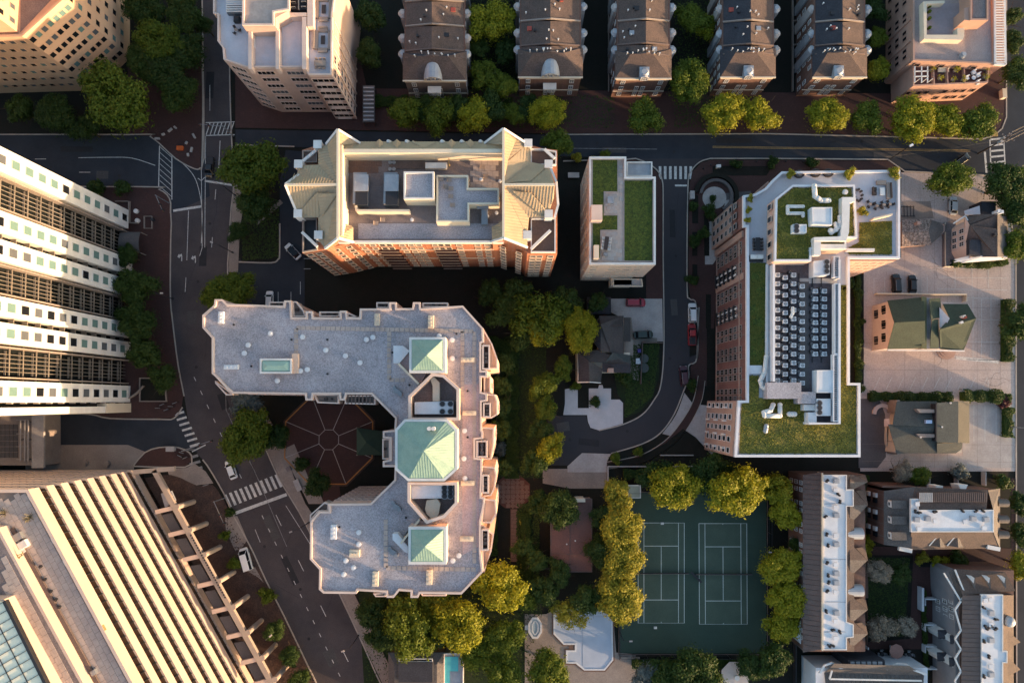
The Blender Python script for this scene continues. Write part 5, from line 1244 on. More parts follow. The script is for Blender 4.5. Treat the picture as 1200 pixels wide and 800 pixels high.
# colonnade along the boulevard side
ZC = 8.5
t = T('street_colonnade', W(230, 640), 'pale concrete colonnade of round columns and beams along the striped office', 'colonnade')
SC = mat('pale_stone', (.42,.34,.28), c2=(.33,.27,.23), scale=.3, grain=.08)
b0 = Vector(W(158,552,ZC)); b1 = Vector(W(322,810,ZC)); bd = (b1-b0).normalized(); bn = Vector((-bd.y, bd.x)); bn = bn if bn.x > 0 else -bn
c0 = Vector(W(183,549,ZC)); f0 = c0
t.part('outer_beam', MB().beam((*(Vector(W(180,551,ZC))), ZC-.5), (*(Vector(W(322,808,ZC))), ZC-.5), 1.1, 1.0), SC)
0 and t.part('inner_beam', MB().beam((*(Vector(W(150,551,ZC))), ZC-.5), (*(Vector(W(294,812,ZC))), ZC-.5), 1.3, 1.1), STR)
t.part('end_beam', MB().beam((*(Vector(W(156,553,ZC))), ZC-.45), (*(Vector(W(204,549,ZC))), ZC-.45), 1.0, .9), SC)
pts = [(206.5,594),(222,621),(239,650),(256,681),(273,711),(290,741),(307,771),(322,796)]
for i, (x, y) in enumerate(pts):
    o_ = Vector(W(x, y, ZC)); inn = Vector(W(x-25, y+6, ZC))
    t.part('cross_beam', MB().beam((*inn, ZC-.55), (*(o_+(o_-inn).normalized()*.4), ZC-.55), .95, .9), STR)
    t.part('column', MB().cyl(tuple(o_), .62, 0, ZC-.02, 14), SC)
    a_, b_ = Vector(W(x-3, y-24, ZC-.6)), Vector(W(x-3-12, y-22, ZC-.6))
    pa = [W(x-18, y-16, ZC-.8), W(x-6, y-19, ZC-.8), W(x+5, y+2, ZC-.8) if 0 else W(x-1, y-8, ZC-.8), W(x-13, y+1, ZC-.8)] if i == 0 else [W(x-33, y-18, ZC-.8), W(x-21, y-20, ZC-.8), W(x-8, y+3, ZC-.8), W(x-20, y+6, ZC-.8)]
    t.part('canopy_panel', MB().prism(pa, ZC-1.3, ZC-.8), GALV if i == 0 else ASPHL)
for i in range(26):
    x = 222+i*1.6; y = 628+i*2.9; c = W(x, y, ZC); t.part('frieze_block', MB().box((c[0]+.35, c[1]+.2, ZC+.05), (.35, .3, .12), math.atan2(bd.y, bd.x)), DARK)
m = MB().prism([tuple(Vector(W(150,553,0))), tuple(Vector(W(320,830,0))), tuple(Vector(W(250,860,0))), tuple(Vector(W(100,600,0)))], 0, ZC-1.5)

# terrace with pale slatted roof north of it, left edge
t = T('office_podium', W(20, 515), 'grey roofed podium with railings below the white tower, left edge', 'podium')
t.part('wall', MB().prism(P([(-60,484),(51,484),(51,545),(-60,545)], 6), 0, 6), CONCW)
t.part('roof_edge', MB().prism(P([(37,483),(51,483),(51,548),(37,548)], 6.6), 6, 6.6), CONC)
for i in range(7):
    for j in range(6):
        t.part('roof_panel', MB().prism(P([(-14+i*5+.2,497+j*6.6),(-14+i*5+4.7,497+j*6.6),(-14+i*5+4.7,503+j*6.6),(-14+i*5+.2,503+j*6.6)], 6.1), 6, 6.1), ASPHL)
for y in (492, 508, 523, 538): t.part('rail', MB().beam(W3(19, y, 7), W3(33, y, 7), .12, .12), CONC)
for x in (24, 29, 33): t.part('rail', MB().beam(W3(x, 492, 7), W3(x, 540, 7), .25, .2), CONC)
m = MB()
for x in (24, 33):
    for y in (494, 515, 538): m.cyl(W(x, y, 7), .12, 6, 7, 6)
t.part('rail_post', m, DARK)
for x, y, l in ((55.5,513.5,'round white-topped vent bollard on the side road beside the podium'),(100,542,'concrete drum at the edge of the lay-by'),(126,543,'broken concrete block on the lay-by south of the side road')):
    c = W(x, y, .05); single('drum', MB().cyl(c, .8, .03, .7, 12).cyl((c[0]+.3, c[1]+.1), .45, .7, 1.0, 10), CONCW, l, 'drum')
# ================================================================ HOUSES AND TERRACES
def roofpiece(t, pts, m, rib=None, sp=.6, name='roof_slope', w=.05, h=.05, th=.12):
    q = [W3(*p) for p in pts]; mb = MB(); n = len(q)
    lo = [(a[0], a[1], a[2]-th) for a in q]
    mb.add(q+lo, [list(range(n)), list(range(2*n-1, n-1, -1))]+[[i, (i+1) % n, n+(i+1) % n, n+i] for i in range(n)])
    o = t.part(name, mb, m)
    if rib is not None:
        s_ = seams(MB(), q, rib, sp, w, h)
        if s_.v: t.part('roof_seam', s_, m, kind='stuff')
    return o
def wallpx(t, pts, z, m, z0=0, name='wall'): return t.part(name, MB().prism(P(pts, z), z0, z), m)
ZE, ZR = 10.6, 13.0
BRH = brickmat('town_brick', (.19,.10,.075), (.14,.11,.10), .3, .3, c2=(.13,.07,.055), scale=.4, grain=.22, gscale=3)
def town_row(xl, xr, xm, ye, lines, label, roofL, roofR, hipm, dome=None, dormer=None, wx=(0, 0)):
    t = T('townhouse_row', W((xl+xr)/2, 40), label, 'terraced houses', 'brown roofed terraces along the cross street')
    yh = ye-31; yt = -70
    wallpx(t, [(xl+2,yt),(xr-2,yt),(xr-2,ye-1),(xl+2,ye-1)], ZE-.2, BRH)
    ys = [yt]+lines+[yh+4]
    for a, b in zip(ys, ys[1:]):
        roofpiece(t, [(xl+4,a,ZE),(xm,a,ZR),(xm,b-3,ZR),(xl+4,b,ZE)], roofL, None)
        roofpiece(t, [(xr-4,a,ZE),(xm,a,ZR),(xm,b-3,ZR),(xr-4,b,ZE)], roofR, None)
        m = MB(); m.beam(W3(xl+3,b,ZE+.1), W3(xm,b-3,ZR+.15), .3, .4); m.beam(W3(xr-3,b,ZE+.1), W3(xm,b-3,ZR+.15), .3, .4); t.part('party_wall', m, WOOD if b > 50 else CONCW)
        for k in range(4):
            x = random.uniform(xl+8, xr-8); y = random.uniform(max(a, -8)+5, b-6)
            if y < a+3: continue
            f = abs(x-xm)/((xr-xl)/2); z = ZR-(ZR-ZE)*f; c = W(x, y, z)
            t.part('roof_vent', MB().cyl(c, .11, z-.3, z+.55, 6).cyl(c, .2, z+.5, z+.62, 8), WHITE)
        for k in range(2):
            x = random.choice((random.uniform(xl+10, xm-6), random.uniform(xm+6, xr-10))); y = random.uniform(max(a, -8)+6, b-8)
            if y < a+4: continue
            f = abs(x-xm)/((xr-xl)/2); z = ZR-(ZR-ZE)*f; c = W(x, y, z)
            if k: t.part('roof_hatch', MB().box((c[0], c[1], z+.1), (1.1, 1.0, .3)), random.choice((GALV, DARK, REDM)) if k else DARK)
            else: t.part('chimney_pot', MB().cyl(c, .3, z-.3, z+.5, 8), DARK)
        # white bays on both long sides
        for xx, s_ in ((xl, -1), (xr, 1)):
            y = (max(a, -20)+b)/2; c = W(xx, y, 9.5)
            t.part('side_bay', MB().box((c[0]+s_*.05, c[1], 5), (.9, 2.2, 9.4)).cyl((c[0]+s_*.05, c[1]), 1.05, 9.7, 10.3, 12, r2=.5), GALV if random.random() < .5 else CONC)
    # hipped end house
    roofpiece(t, [(xl,ye,ZE-.3),(xr,ye,ZE-.3),(xr-22,yh+2,ZR-.1),(xl+18,yh+2,ZR-.1)], hipm, None)
    roofpiece(t, [(xl,ye,ZE-.3),(xl,ye-33,ZE-.3),(xl+18,yh+2,ZR-.1)], roofL); roofpiece(t, [(xr,ye,ZE-.3),(xr,ye-35,ZE-.3),(xr-22,yh+2,ZR-.1)], roofR)
    roofpiece(t, [(xl,ye-33,ZE-.3),(xl+18,yh+2,ZR-.1),(xr-22,yh+2,ZR-.1),(xr,ye-35,ZE-.3),(xm,yh-2,ZR-.8)], SHIND)
    m = MB().beam(W3(xl,ye,ZE-.3), W3(xr,ye,ZE-.3), .3, .3); t.part('eave_gutter', m, CREAM)
    for i in range(7):
        x = xl+14+(xr-xl-28)*i/6; c = W(x, yh+random.uniform(-3, 2), ZR); t.part('roof_vent', MB().cyl(c, .1, ZR-.8, ZR+.3, 6).cyl(c, .18, ZR+.3, ZR+.42, 8), WHITE)
    A_, B_ = W(xl+2,ye-1,ZE-.2), W(xr-2,ye-1,ZE-.2); W_ = B_[0]-A_[0]
    windows(t, A_, B_, [2.2, 5.2, 8.2], [.14,.86], 1.1, 1.7, fr=WHITE, gl=GLG, nx=2, nz=2)
    windows(t, A_, B_, [2.2, 5.2], [.44,.56], 1.0, 1.9, fr=WHITE, gl=GLG, nx=2, nz=2)
    m = MB().beam((A_[0], A_[1]-.05, 3.7), (B_[0], B_[1]-.05, 3.7), .2, .25).beam((A_[0], A_[1]-.05, 9.6), (B_[0], B_[1]-.05, 9.6), .2, .3); t.part('string_course', m, CREAM)
    # west or east wall windows
    for xx in (xl+2, xr-2):
        a, b = W(xx, ye-1, ZE-.2), W(xx, -60, ZE-.2); n_ = int(abs(b[1]-a[1])/2.3)
        if (xx < 610) == (xx == xl+2) and abs(xx-610) > 60: continue
        windows(t, a, b, [2.0, 5.0, 8.0], [(1.2+2.3*i)/abs(b[1]-a[1]) for i in range(min(n_, 14))], 1.0, 1.6, fr=WHITE, gl=GL, nx=2, nz=2, skip=.15)
    if dome:
        c = W(dome, ye-5, ZE); r_ = 2.25; m = MB(); n = 10; y1 = c[1]+4.6; y0 = c[1]-1.0
        for i in range(n):
            u0, u1 = math.pi*i/n, math.pi*(i+1)/n
            for (ya, ra), (yb, rb) in (((y0, 1), (y0+3.4, 1)), ((y0+3.4, 1), (y0+5.0, .72)), ((y0+5.0, .72), (y0+5.6, .2))):
                m.face([(c[0]+r_*ra*math.cos(u0), ya, ZE-.4+r_*ra*math.sin(u0)), (c[0]+r_*rb*math.cos(u0), yb, ZE-.4+r_*rb*math.sin(u0)), (c[0]+r_*rb*math.cos(u1), yb, ZE-.4+r_*rb*math.sin(u1)), (c[0]+r_*ra*math.cos(u1), ya, ZE-.4+r_*ra*math.sin(u1))])
        d_ = t.part('barrel_dormer', m, GALV, smooth=True)
        m = MB(); m.face([(c[0]+r_*math.cos(math.pi*i/12), y0+.2, ZE-.4+r_*math.sin(math.pi*i/12)) for i in range(13)]); t.part('dormer_wall', m, CREAM)
        for k in (-1.1, 0, 1.1): t.inst('window', winmesh(.9, 1.1, gl=GL, fr=WHITE, nx=2, nz=2), (c[0]+k, y0+.15, ZE+.55), 0)
        t.part('dormer_ring', MB().kerb([(c[0]+r_*math.cos(math.pi*i/10)*1.05, y0+.1) for i in (10, 0)], .3, ZE-.7, ZE-.4), CREAM)
        t.part('porch_roof', MB().box((c[0], y0-.7, 7.5), (3.2, 1.6, .2)).box((c[0], y0-.7, 6.6), (2.8, 1.3, 1.6)), WHITE)
        for k in (-.9, 0, .9): t.inst('window', winmesh(.8, 1.4, gl=GLG, fr=WHITE, nx=2, nz=3), (c[0]+k, y0-1.4, 6.5), 0)
    if dormer:
        c = W(dormer, ye-2, ZE+.2)
        t.part('arched_dormer', MB().box((c[0], c[1]+.7, ZE+.5), (2.3, 2.6, 1.5)).cyl((c[0], c[1]+.7), 1.15, ZE+1.2, ZE+1.6, 12, r2=.7), GALV)
        t.inst('window', winmesh(1.7, 1.2, gl=GLG, fr=WHITE, nx=3, nz=2, arch=True), (c[0], c[1]-.62, ZE+.45), 0)
    return t
town_row(472,547,506,95,[2,31,60],'terrace row with a silver barrel dormer, leftmost of the brown-roofed rows along the top',SHING,SHING,SHING,dome=507.5)
town_row(607,683,645,91,[-8,25,54],'terrace row with silver barrel dormer and white porch, second from left along the top',SHING,SHING,SHING,dome=645)
town_row(721,787,757,92.5,[-6,25,53],'terrace row with small arched dormer, third of the brown-roofed rows along the top',SHING,SHING,SHING,dormer=754.5)
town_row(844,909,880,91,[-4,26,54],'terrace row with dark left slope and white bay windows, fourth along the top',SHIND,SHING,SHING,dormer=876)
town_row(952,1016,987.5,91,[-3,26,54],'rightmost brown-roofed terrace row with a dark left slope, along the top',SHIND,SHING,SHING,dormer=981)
# west faces of the last two rows: dark brick with white-framed bays already built; outdoor yard walls
for x, l in ((713, 'low white wall marking the yards west of the third terrace row'), (928, 'low wall line at the foot of the fifth terrace row')):
    m = MB().kerb(G([(x,-20),(x,108)]), .2, 0, .8)
    for y in (26, 54, 81): m.kerb(G([(x,y),(x+5,y)]), .2, 0, .79)
    single('yard_wall', m, CONCW, l, 'wall')

# ---- apartment house top right
Z = 11.8
t = T('corner_apartments', W(1110, 50), 'peach corner apartment building with gravel roof and a planted balcony, top right', 'apartment block')
PEA = mat('peach_stucco', (.44,.27,.21), c2=(.36,.22,.17), scale=.25, grain=.07)
ro = [(1070,-60),(1178,-60),(1178,76),(1164,74),(1070,71)]
q = P([(1070,-60),(1164,-60),(1166,75),(1070,71)], Z); t.part('wall', MB().prism(q, 0, Z-.6), PEA); t.part('parapet', MB().ring(q, Z-.65, Z, .4), PEA)
t.part('gravel_roof', MB().prism(offset(ccw(q), .41), Z-.6, Z-.5), mat('tan_gravel', (.36,.29,.27), c2=(.29,.23,.22), scale=.3, grain=.25, gscale=6))
a = W(1164, -60, Z+.1); m = MB().kerb([W(1165,-60,Z), W(1166,75,Z)], .5, Z-.4, Z+.15).kerb([W(1176,-60,Z), W(1178,76,Z)], .5, Z-.4, Z+.15).kerb([W(1165,75,Z), W(1178,76,Z)], .5, Z-.4, Z+.15); t.part('pergola_frame', m, WHITE)
for i in range(38):
    y = -40+i*3.05; t.part('pergola_slat', MB().beam(W3(1166,y,Z+.1), W3(1177,y,Z+.1), .25, .2), WHITE)
t.part('east_wall', MB().prism(P([(1166,-60),(1177,-60),(1178,76),(1166,75)], Z-3), 0, Z-3), PEA)
def b4(n, pts, z0, z1, m): return t.part(n, MB().prism(P(pts, z1), z0, z1), m)
b4('roof_wall', [(1082,2),(1107,1),(1107,4),(1086,5),(1086,41),(1122,41),(1122,33),(1130,33),(1130,43),(1128,47),(1083,46)], Z-.5, Z+1.3, CREAM)
b4('sunken_deck', [(1086,5),(1126,4),(1126,41),(1086,41)], Z-.5, Z-.42, mat('deck_tile', (.34,.28,.29), scale=.4, grain=.08))
b4('stair_tower', [(1137,-40),(1158,-40),(1158,24),(1130,24),(1130,10),(1137,8)], Z-.5, Z+3.5, PEA)
t.part('stair_tower_parapet', MB().ring(P([(1137,-40),(1158,-40),(1158,24),(1137,24)], Z+3.8), Z+3.5, Z+3.9, .35), PEA)
b4('stair_tower_roof', [(1140,-38),(1155,-38),(1155,21),(1140,21)], Z+3.5, Z+3.56, GRAVD)
c = W(1128, 65, Z); t.part('roof_vent', MB().cyl(c, .7, Z-.5, Z+.3, 12).cyl(c, .5, Z+.3, Z+.7, 10), GALV)
for y in (8, 14, 22, 33): c = W(1089, y, Z); t.part('pot_plant', MB().cyl(c, .3, Z-.42, Z, 8).add(*sphere((c[0], c[1], Z+.2), .45, 6, 4)), LF['G'])
A_, B_ = W(1070,71,Z), W(1070,-60,Z); LL2 = (Vector(A_)-Vector(B_)).length
windows(t, A_, B_, [2.0,5.2,8.4], [(2.5+4.6*i)/LL2 for i in range(6)] + [(4.0+4.6*i)/LL2 for i in range(6)], 1.0, 1.8, fr=PEA, gl=GL)
for y in (68, 45, 20): c = W(1070, y, Z); t.part('pilaster', MB().box((c[0]-.1, c[1], 5.5), (.4, .7, 11)), PEA)
# balcony terrace carried on the south front
q = P([(1070,75),(1160,76),(1158,97),(1070,101)], 9.5); t.part('balcony_block', MB().prism(q, 0, 8.7), PEA); t.part('balcony_floor', MB().prism(offset(ccw(q), .3), 8.7, 8.75), mat('balcony_tile', (.12,.055,.05), grain=.15)); t.part('balcony_parapet', MB().ring(q, 8.65, 9.5, .35), PEA)
A_, B_ = W(1070,101,9.5), W(1158,97,9.5); windows(t, A_, B_, [2.4,5.8], [.05,.2,.3,.55,.7,.8,.93], 1.3, 1.7, fr=PEA, gl=GL)
windows(t, W(1070,71.3,Z), W(1166,75.3,Z), [10.0], [.1,.4,.6,.8], 1.5, 1.3, fr=PEA, gl=GL)
for x in (1094, 1110, 1130): c = W(x, 90, 9.5); t.part('balcony_divider', MB().kerb([W(x, 77, 9.6), W(x+1, 98, 9.6)], .25, 8.75, 9.6), PEA)
m = MB()
for y in (84, 90): m.beam(W3(1071, y, 11), W3(1088, y-.5, 11), .25, .2)
for x in (1072, 1080, 1087): m.beam(W3(x, 78, 11), W3(x, 97, 11), .2, .2); m.cyl(W(x, 97, 9), .1, 8.7, 11, 6)
t.part('pergola', m, WHITE)
c = W(1140, 92, 9); s = T('patio_set', (c[0], c[1], 8.76), 'white cushioned chairs round a small table on the peach building balcony', 'patio set')
for dx, dy in ((-1.6,0),(1.2,.7),(1.0,-1.1),(.2,1.4)): s.part('chair', MB().box((c[0]+dx, c[1]+dy, 9.1), (.9, .9, .5), R(20)).box((c[0]+dx, c[1]+dy+.4, 9.5), (.9, .2, .5), R(20)), MEMB)
s.part('table_top', MB().cyl(c, .5, 9.3, 9.4, 12).cyl(c, .07, 8.76, 9.3, 6), MEMB)
c = W(1105, 83, 9); single('bench', MB().box((c[0], c[1], 9.1), (2.6, .8, .35)).box((c[0], c[1]+.4, 9.4), (2.6, .15, .4)), CREAM, 'cream bench against the wall on the peach building balcony', 'bench')
for i, (x, y) in enumerate(((1092,81),(1102,91),(1117,93),(1120,82),(1129,93),(1156,80),(1155,90))):
    c = W(x, y, 9.5); s = T('potted_plant', (c[0], c[1], 8.76), ['first','second','third','fourth','fifth','sixth','last'][i]+' potted plant from the left on the planted balcony, top right', 'potted plant', 'pots on the planted balcony')
    s.part('pot', MB().cyl(c, .3, 8.76, 9.3, 10, r2=.38), CONCW); m = MB()
    for k in range(60):
        a = random.uniform(0, 6.28); e = random.uniform(-.3, 1.5); r_ = random.uniform(.3, .95); p_ = Vector((c[0]+r_*math.cos(a)*math.cos(e), c[1]+r_*math.sin(a)*math.cos(e), 9.6+r_*math.sin(e)))
        u = Vector((random.uniform(-1, 1), random.uniform(-1, 1), random.uniform(-1, 1))).normalized()*.16; v = u.cross(Vector((random.random(), random.random(), 1))).normalized()*.14
        m.face([p_-u, p_+v, p_+u, p_-v])
    s.part('leaves', m, LF['Y'])

# ---- small grey-roofed house in the middle
DGS = mat('dark_grey_shingle', (.075,.066,.064), c2=(.05,.046,.045), grain=.25, gscale=4)
t = T('gabled_house', W(712, 410), 'small grey-roofed gabled house west of the curving street', 'house')
z0 = 5.5; zr = 8.0
wallpx(t, [(703,371),(730,371),(730,415),(703,415)], z0, CREAM); wallpx(t, [(677,413),(738,413),(738,436),(704,436),(704,447),(677,447)], z0, CREAM)
roofpiece(t, [(702,370,z0),(731,370,z0),(728,382,7),(704,382,7)], DGS); roofpiece(t, [(704,380,zr),(730,370,z0),(731,416,z0),(716,413,zr-1)], DGS); roofpiece(t, [(704,380,zr-.8),(702,370,z0),(695,400,z0),(704,412,zr-.8)], SHIND)
roofpiece(t, [(704,382,zr-.8),(730,378,6.2),(730,416,6.2),(704,410,zr-.8)], DGS)
roofpiece(t, [(731,372,5.0),(739,372,4.2),(739,400,4.2),(731,400,5.0)], DGS)
roofpiece(t, [(677,412,z0),(700,410,6.2),(738,426,7.6),(690,424,7.8)], DGS); roofpiece(t, [(739,416,z0),(718,413,7.2),(708,426,7.6),(739,426,6.9)], SHGRY); roofpiece(t, [(706,424,7.4),(739,426,6.9),(739,437,z0),(706,436,z0)], SHIND)
roofpiece(t, [(677,412,z0),(691,423,7.8),(678,447,z0)], SHIND); roofpiece(t, [(690,423,7.8),(677,447,z0),(691,447,7.6)], SHIND); roofpiece(t, [(690,423,7.8),(706,432,6),(704,448,z0),(691,447,7.6)], DGS)
t.part('gable_trim', MB().beam(W3(677,448,5.5), W3(691,447.5,7.7), .2, .2).beam(W3(691,447.5,7.7), W3(704,448.5,5.5), .2, .2), WHITE)
windows(t, W(677,447,z0), W(704,447,z0), [1.7,4.2], [.25,.7], 1.0, 1.3, nx=2)
c = W(715, 434, 7); t.part('chimney', MB().box((c[0], c[1], 6.2), (1.1, .8, 3.4)).box((c[0], c[1], 8.0), (1.3, 1.0, .25)), BRICKT)
t.part('porch_roof', MB().prism(P([(732,398),(742,398),(742,416),(731,416)], 3.4), 3.2, 3.4), CONCW)
t = T('dark_shed', W(702, 357), 'flat dark shed roof north of the small grey house', 'shed')
wallpx(t, [(689,349),(715,349),(715,367),(689,367)], 2.9, DARK); roofpiece(t, [(688,348,3),(716,348,3),(716,357,3.5),(688,357,3.5)], SHIND, (0,1)); roofpiece(t, [(688,357,3.5),(716,357,3.5),(716,368,3),(688,368,3)], SHIND, (0,1))
for x, y, r_, l in ((755,420,1.1,'upper round green garden table by the small grey house'),(755,431,1.15,'lower round green garden table by the small grey house')):
    c = W(x, y, .9); s = T('garden_table', (c[0], c[1], .06), l, 'table', 'round green tables in the garden'); s.part('table_top', MB().cyl(c, r_, .72, .8, 18), SHGRY); s.part('leg', MB().cyl(c, .12, .06, .72, 8), DARK)
c = W(748, 423, .8); single('cool_box', MB().box((c[0], c[1], .4), (1.1, 1.3, .65)).box((c[0], c[1], .75), (1.15, 1.35, .1)), MEMB, 'pale square box on the gravel patio of the small grey house', 'box')
c = W(749, 411, .8); single('bin', MB().box((c[0], c[1], .55), (.7, .8, 1.0), taper=1.1).box((c[0], c[1], 1.1), (.8, .9, .1)), mat('blue_plastic', (.08,.06,.22)), 'blue bin at the edge of the gravel patio of the small grey house', 'bin')
m = MB().kerb(G([(776,402),(752,401),(750,450)]), .15, 0, 1.4); single('garden_fence', m, WOOD, 'thin timber fence between the gravel patio and the dark lawn', 'fence')
# ---- brown flat house south of the garage forecourt
t = T('brown_flat_house', W(670, 628), 'low house with a flat brown roof among dark trees, west of the tennis courts', 'house')
wallpx(t, [(646,585),(693,585),(693,669),(667,669),(646,650)], 3.6, BRICKT)
q = P([(645,584),(694,584),(694,670),(667,670),(645,651)], 3.9); t.part('roof', MB().prism(q, 3.61, 3.9), mat('brown_roof', (.17,.085,.07), c2=(.13,.07,.06), scale=.4, grain=.15)); t.part('roof_edge', MB().ring(q, 3.9, 4.02, .2), WOOD)
m = MB().beam(W3(668,604,3.95), W3(668,668,3.95), .1, .08).beam(W3(645,648,3.95), W3(694,650,3.95), .1, .08); t.part('roof_joint', m, WOOD)
roofvents(t, [(664,637),(674,633)], 3.9, WHITE, .18, .3)
t.part('chimney', MB().box((*W(680, 585.5, 4.4), 2.6), (2.0, .6, 4.6)).box((*W(680, 585.5, 4.4), 4.95), (2.2, .8, .15)), CREAM)
# ---- house at the bottom with the turquoise tarpaulin
t = T('long_roof_house', W(500, 790), 'brown-roofed house with a turquoise covered annexe at the bottom edge', 'house')
wallpx(t, [(457,768),(520,768),(520,840),(457,840)], 5.5, BRICKT); roofpiece(t, [(455,764,5.6),(520,764,5.6),(512,778,6.6),(462,778,6.6)], SHING2); roofpiece(t, [(455,764,5.6),(462,778,6.6),(462,850,6.6),(455,850,5.6)], SHING2); roofpiece(t, [(520,764,5.6),(512,778,6.6),(512,850,6.6),(520,850,5.6)], SHING2)
roofpiece(t, [(462,778,6.6),(512,778,6.6),(512,850,6.6),(462,850,6.6)], SHING2)
t.part('roof_clerestory', MB().prism(P([(467,775),(507,775),(507,799),(467,799)], 7.8), 6.5, 7.8), SHIND); t.part('clerestory_trim', MB().ring(P([(467,771),(507,771),(507,775),(467,775)], 7.6), 7.3, 7.7, .15), WHITE)
wallpx(t, [(521,766),(542,766),(542,840),(521,840)], 4.6, CONC, name='annexe_wall')
t.part('turquoise_tarpaulin', MB().prism(P([(519,769),(537,769),(537,786),(527,786),(527,830),(518,830)], 4.7), 4.61, 4.72), TURQ, label='turquoise tarpaulin over the annexe roof'); t.part('annexe_floor', MB().prism(P([(527,787),(539,787),(539,830),(527,830)], 4.7), 4.61, 4.66), GALV)
t.part('annexe_parapet', MB().ring(P([(520,765),(543,765),(543,840),(520,840)], 5), 4.6, 5.0, .2), WHITE)

# ---- weathered little house against the flats
t = T('weathered_house', W(1080, 272), 'low house with a mottled weathered brown roof against the right-hand flats', 'house')
RUBB = mat('weathered_shingle', (.13,.095,.08), c2=(.33,.25,.21), scale=2.2, grain=.45, gscale=3, contrast=.12)
wallpx(t, [(1058,259),(1091,259),(1107,263),(1107,271),(1090,286),(1058,288)], 2.8, BRICKT)
roofpiece(t, [(1057,257,2.9),(1092,257,2.9),(1088,271,4.0),(1057,272,4.0)], RUBB, (0,1), .9); roofpiece(t, [(1057,272,4.0),(1088,271,4.0),(1092,287,2.9),(1057,289,2.9)], RUBB, (0,1), .9); roofpiece(t, [(1092,258,2.95),(1109,263,2.6),(1109,271,2.6),(1091,286,2.95),(1088,271,3.9)], SHING2, (1,0), .9)
t.part('chimney', MB().box((*W(1075, 262, 4), 3.9), (.9, .7, 1.8)), BRICKT)
c = W(1064, 247, 1); t = T('iron_trellis', (c[0], c[1], .06), 'dark metal frame lying in the small yard east of the flats', 'frame')
for i in range(5): t.part('bar', MB().beam((c[0]-1.5+i*.8, c[1]-1.4, .5), (c[0]-1.5+i*.8, c[1]+1.4, .6), .12, .12), DARK)
for i in range(2): t.part('bar', MB().beam((c[0]-1.8, c[1]-1.2+2.4*i, .4), (c[0]+2, c[1]-1.2+2.4*i, .4), .14, .14), DARK)
# ---- white victorian house on the right
t = T('white_house', W(1150, 280), 'pale pink gabled house with brown shingle roof at the back of the car park, right', 'house')
z0, zr = 6.0, 9.0
wallpx(t, [(1132,262),(1137,257),(1150,262),(1150,280),(1178,280),(1178,300),(1138,302),(1132,290)], z0, PINKL)
roofpiece(t, [(1131,254,z0),(1135,263,7.8),(1168,251,zr),(1168,251,zr),(1150,251,zr-1)], SHING); roofpiece(t, [(1130,254,z0+.5),(1169,252,8.8),(1169,300,6.8),(1137,264,8)], SHING)
roofpiece(t, [(1169,252,8.8),(1181,254,z0),(1181,302,z0),(1169,300,8.8)], SHING2); roofpiece(t, [(1137,264,8),(1169,268,8.8),(1169,301,8.8),(1140,301,z0),(1150,283,7.6),(1132,284,z0)], SHING)
t.part('dark_roof_light', MB().prism(P([(1136,281),(1149,281),(1149,300),(1136,298)], 7.6), 6.5, 7.62), SHIND)
t.part('gable_wall', MB().face([W3(1130,258,z0), W3(1131,254,z0+1.4), W3(1136,263,8), W3(1132,284,z0), W3(1131,290,z0-1)]), PINKL)
windows(t, W(1132,262,z0), W(1132,290,z0), [1.8,4.5], [.25,.55,.8], 1.1, 1.7, fr=WHITE, gl=GL, nx=2, nz=2)
roofpiece(t, [(1118,304,4),(1142,298,6.3),(1152,301,6.3),(1181,301,6.2),(1180,304,5.2),(1128,308,4)], MEMB)
for a, b in (((1117,262),(1131,253)), ((1131,253),(1137,264)), ((1118,307),(1152,300)), ((1152,300),(1181,301))): t.part('eave_trim', MB().beam(W3(*a, 7), W3(*b, 7), .25, .25), WHITE)
t.part('porch_deck', MB().prism(G([(1104,262),(1118,258),(1118,308),(1104,313)]), .06, .7), GRAVD); t.part('porch_rail', MB().kerb(G([(1105,262),(1105,313),(1160,313)]), .12, .06, 1.1), CREAM)
t.part('north_porch', MB().prism(P([(1150,236),(1167,236),(1167,251),(1150,251)], 4.5), 0, 4.5), SHIND); roofpiece(t, [(1130,247,4.2),(1148,241,5.4),(1149,251,5.2),(1131,252,4.2)], MEMB)
for x, y in ((1172,249),(1169,248),(1165,275)): c = W(x, y, 9); t.part('chimney', MB().box((c[0], c[1], 8.5), (.6, .6, 2)).box((c[0], c[1], 9.6), (.75, .75, .15)), MEMB if y < 260 else DARK)
for i, (x, y) in enumerate(((1114,306),(1123,306))):
    c = W(x, y, .7); s = T('ac_unit', (c[0], c[1], .06), ['left','right'][i]+' of two dark condenser boxes behind the pale gabled house', 'air conditioner', 'dark condensers by the gabled house'); s.part('casing', MB().box((c[0], c[1], .5), (.9, .9, .85)), GRAVD); s.part('fan_guard', MB().cyl(c, .35, .93, .98, 12), DARK)
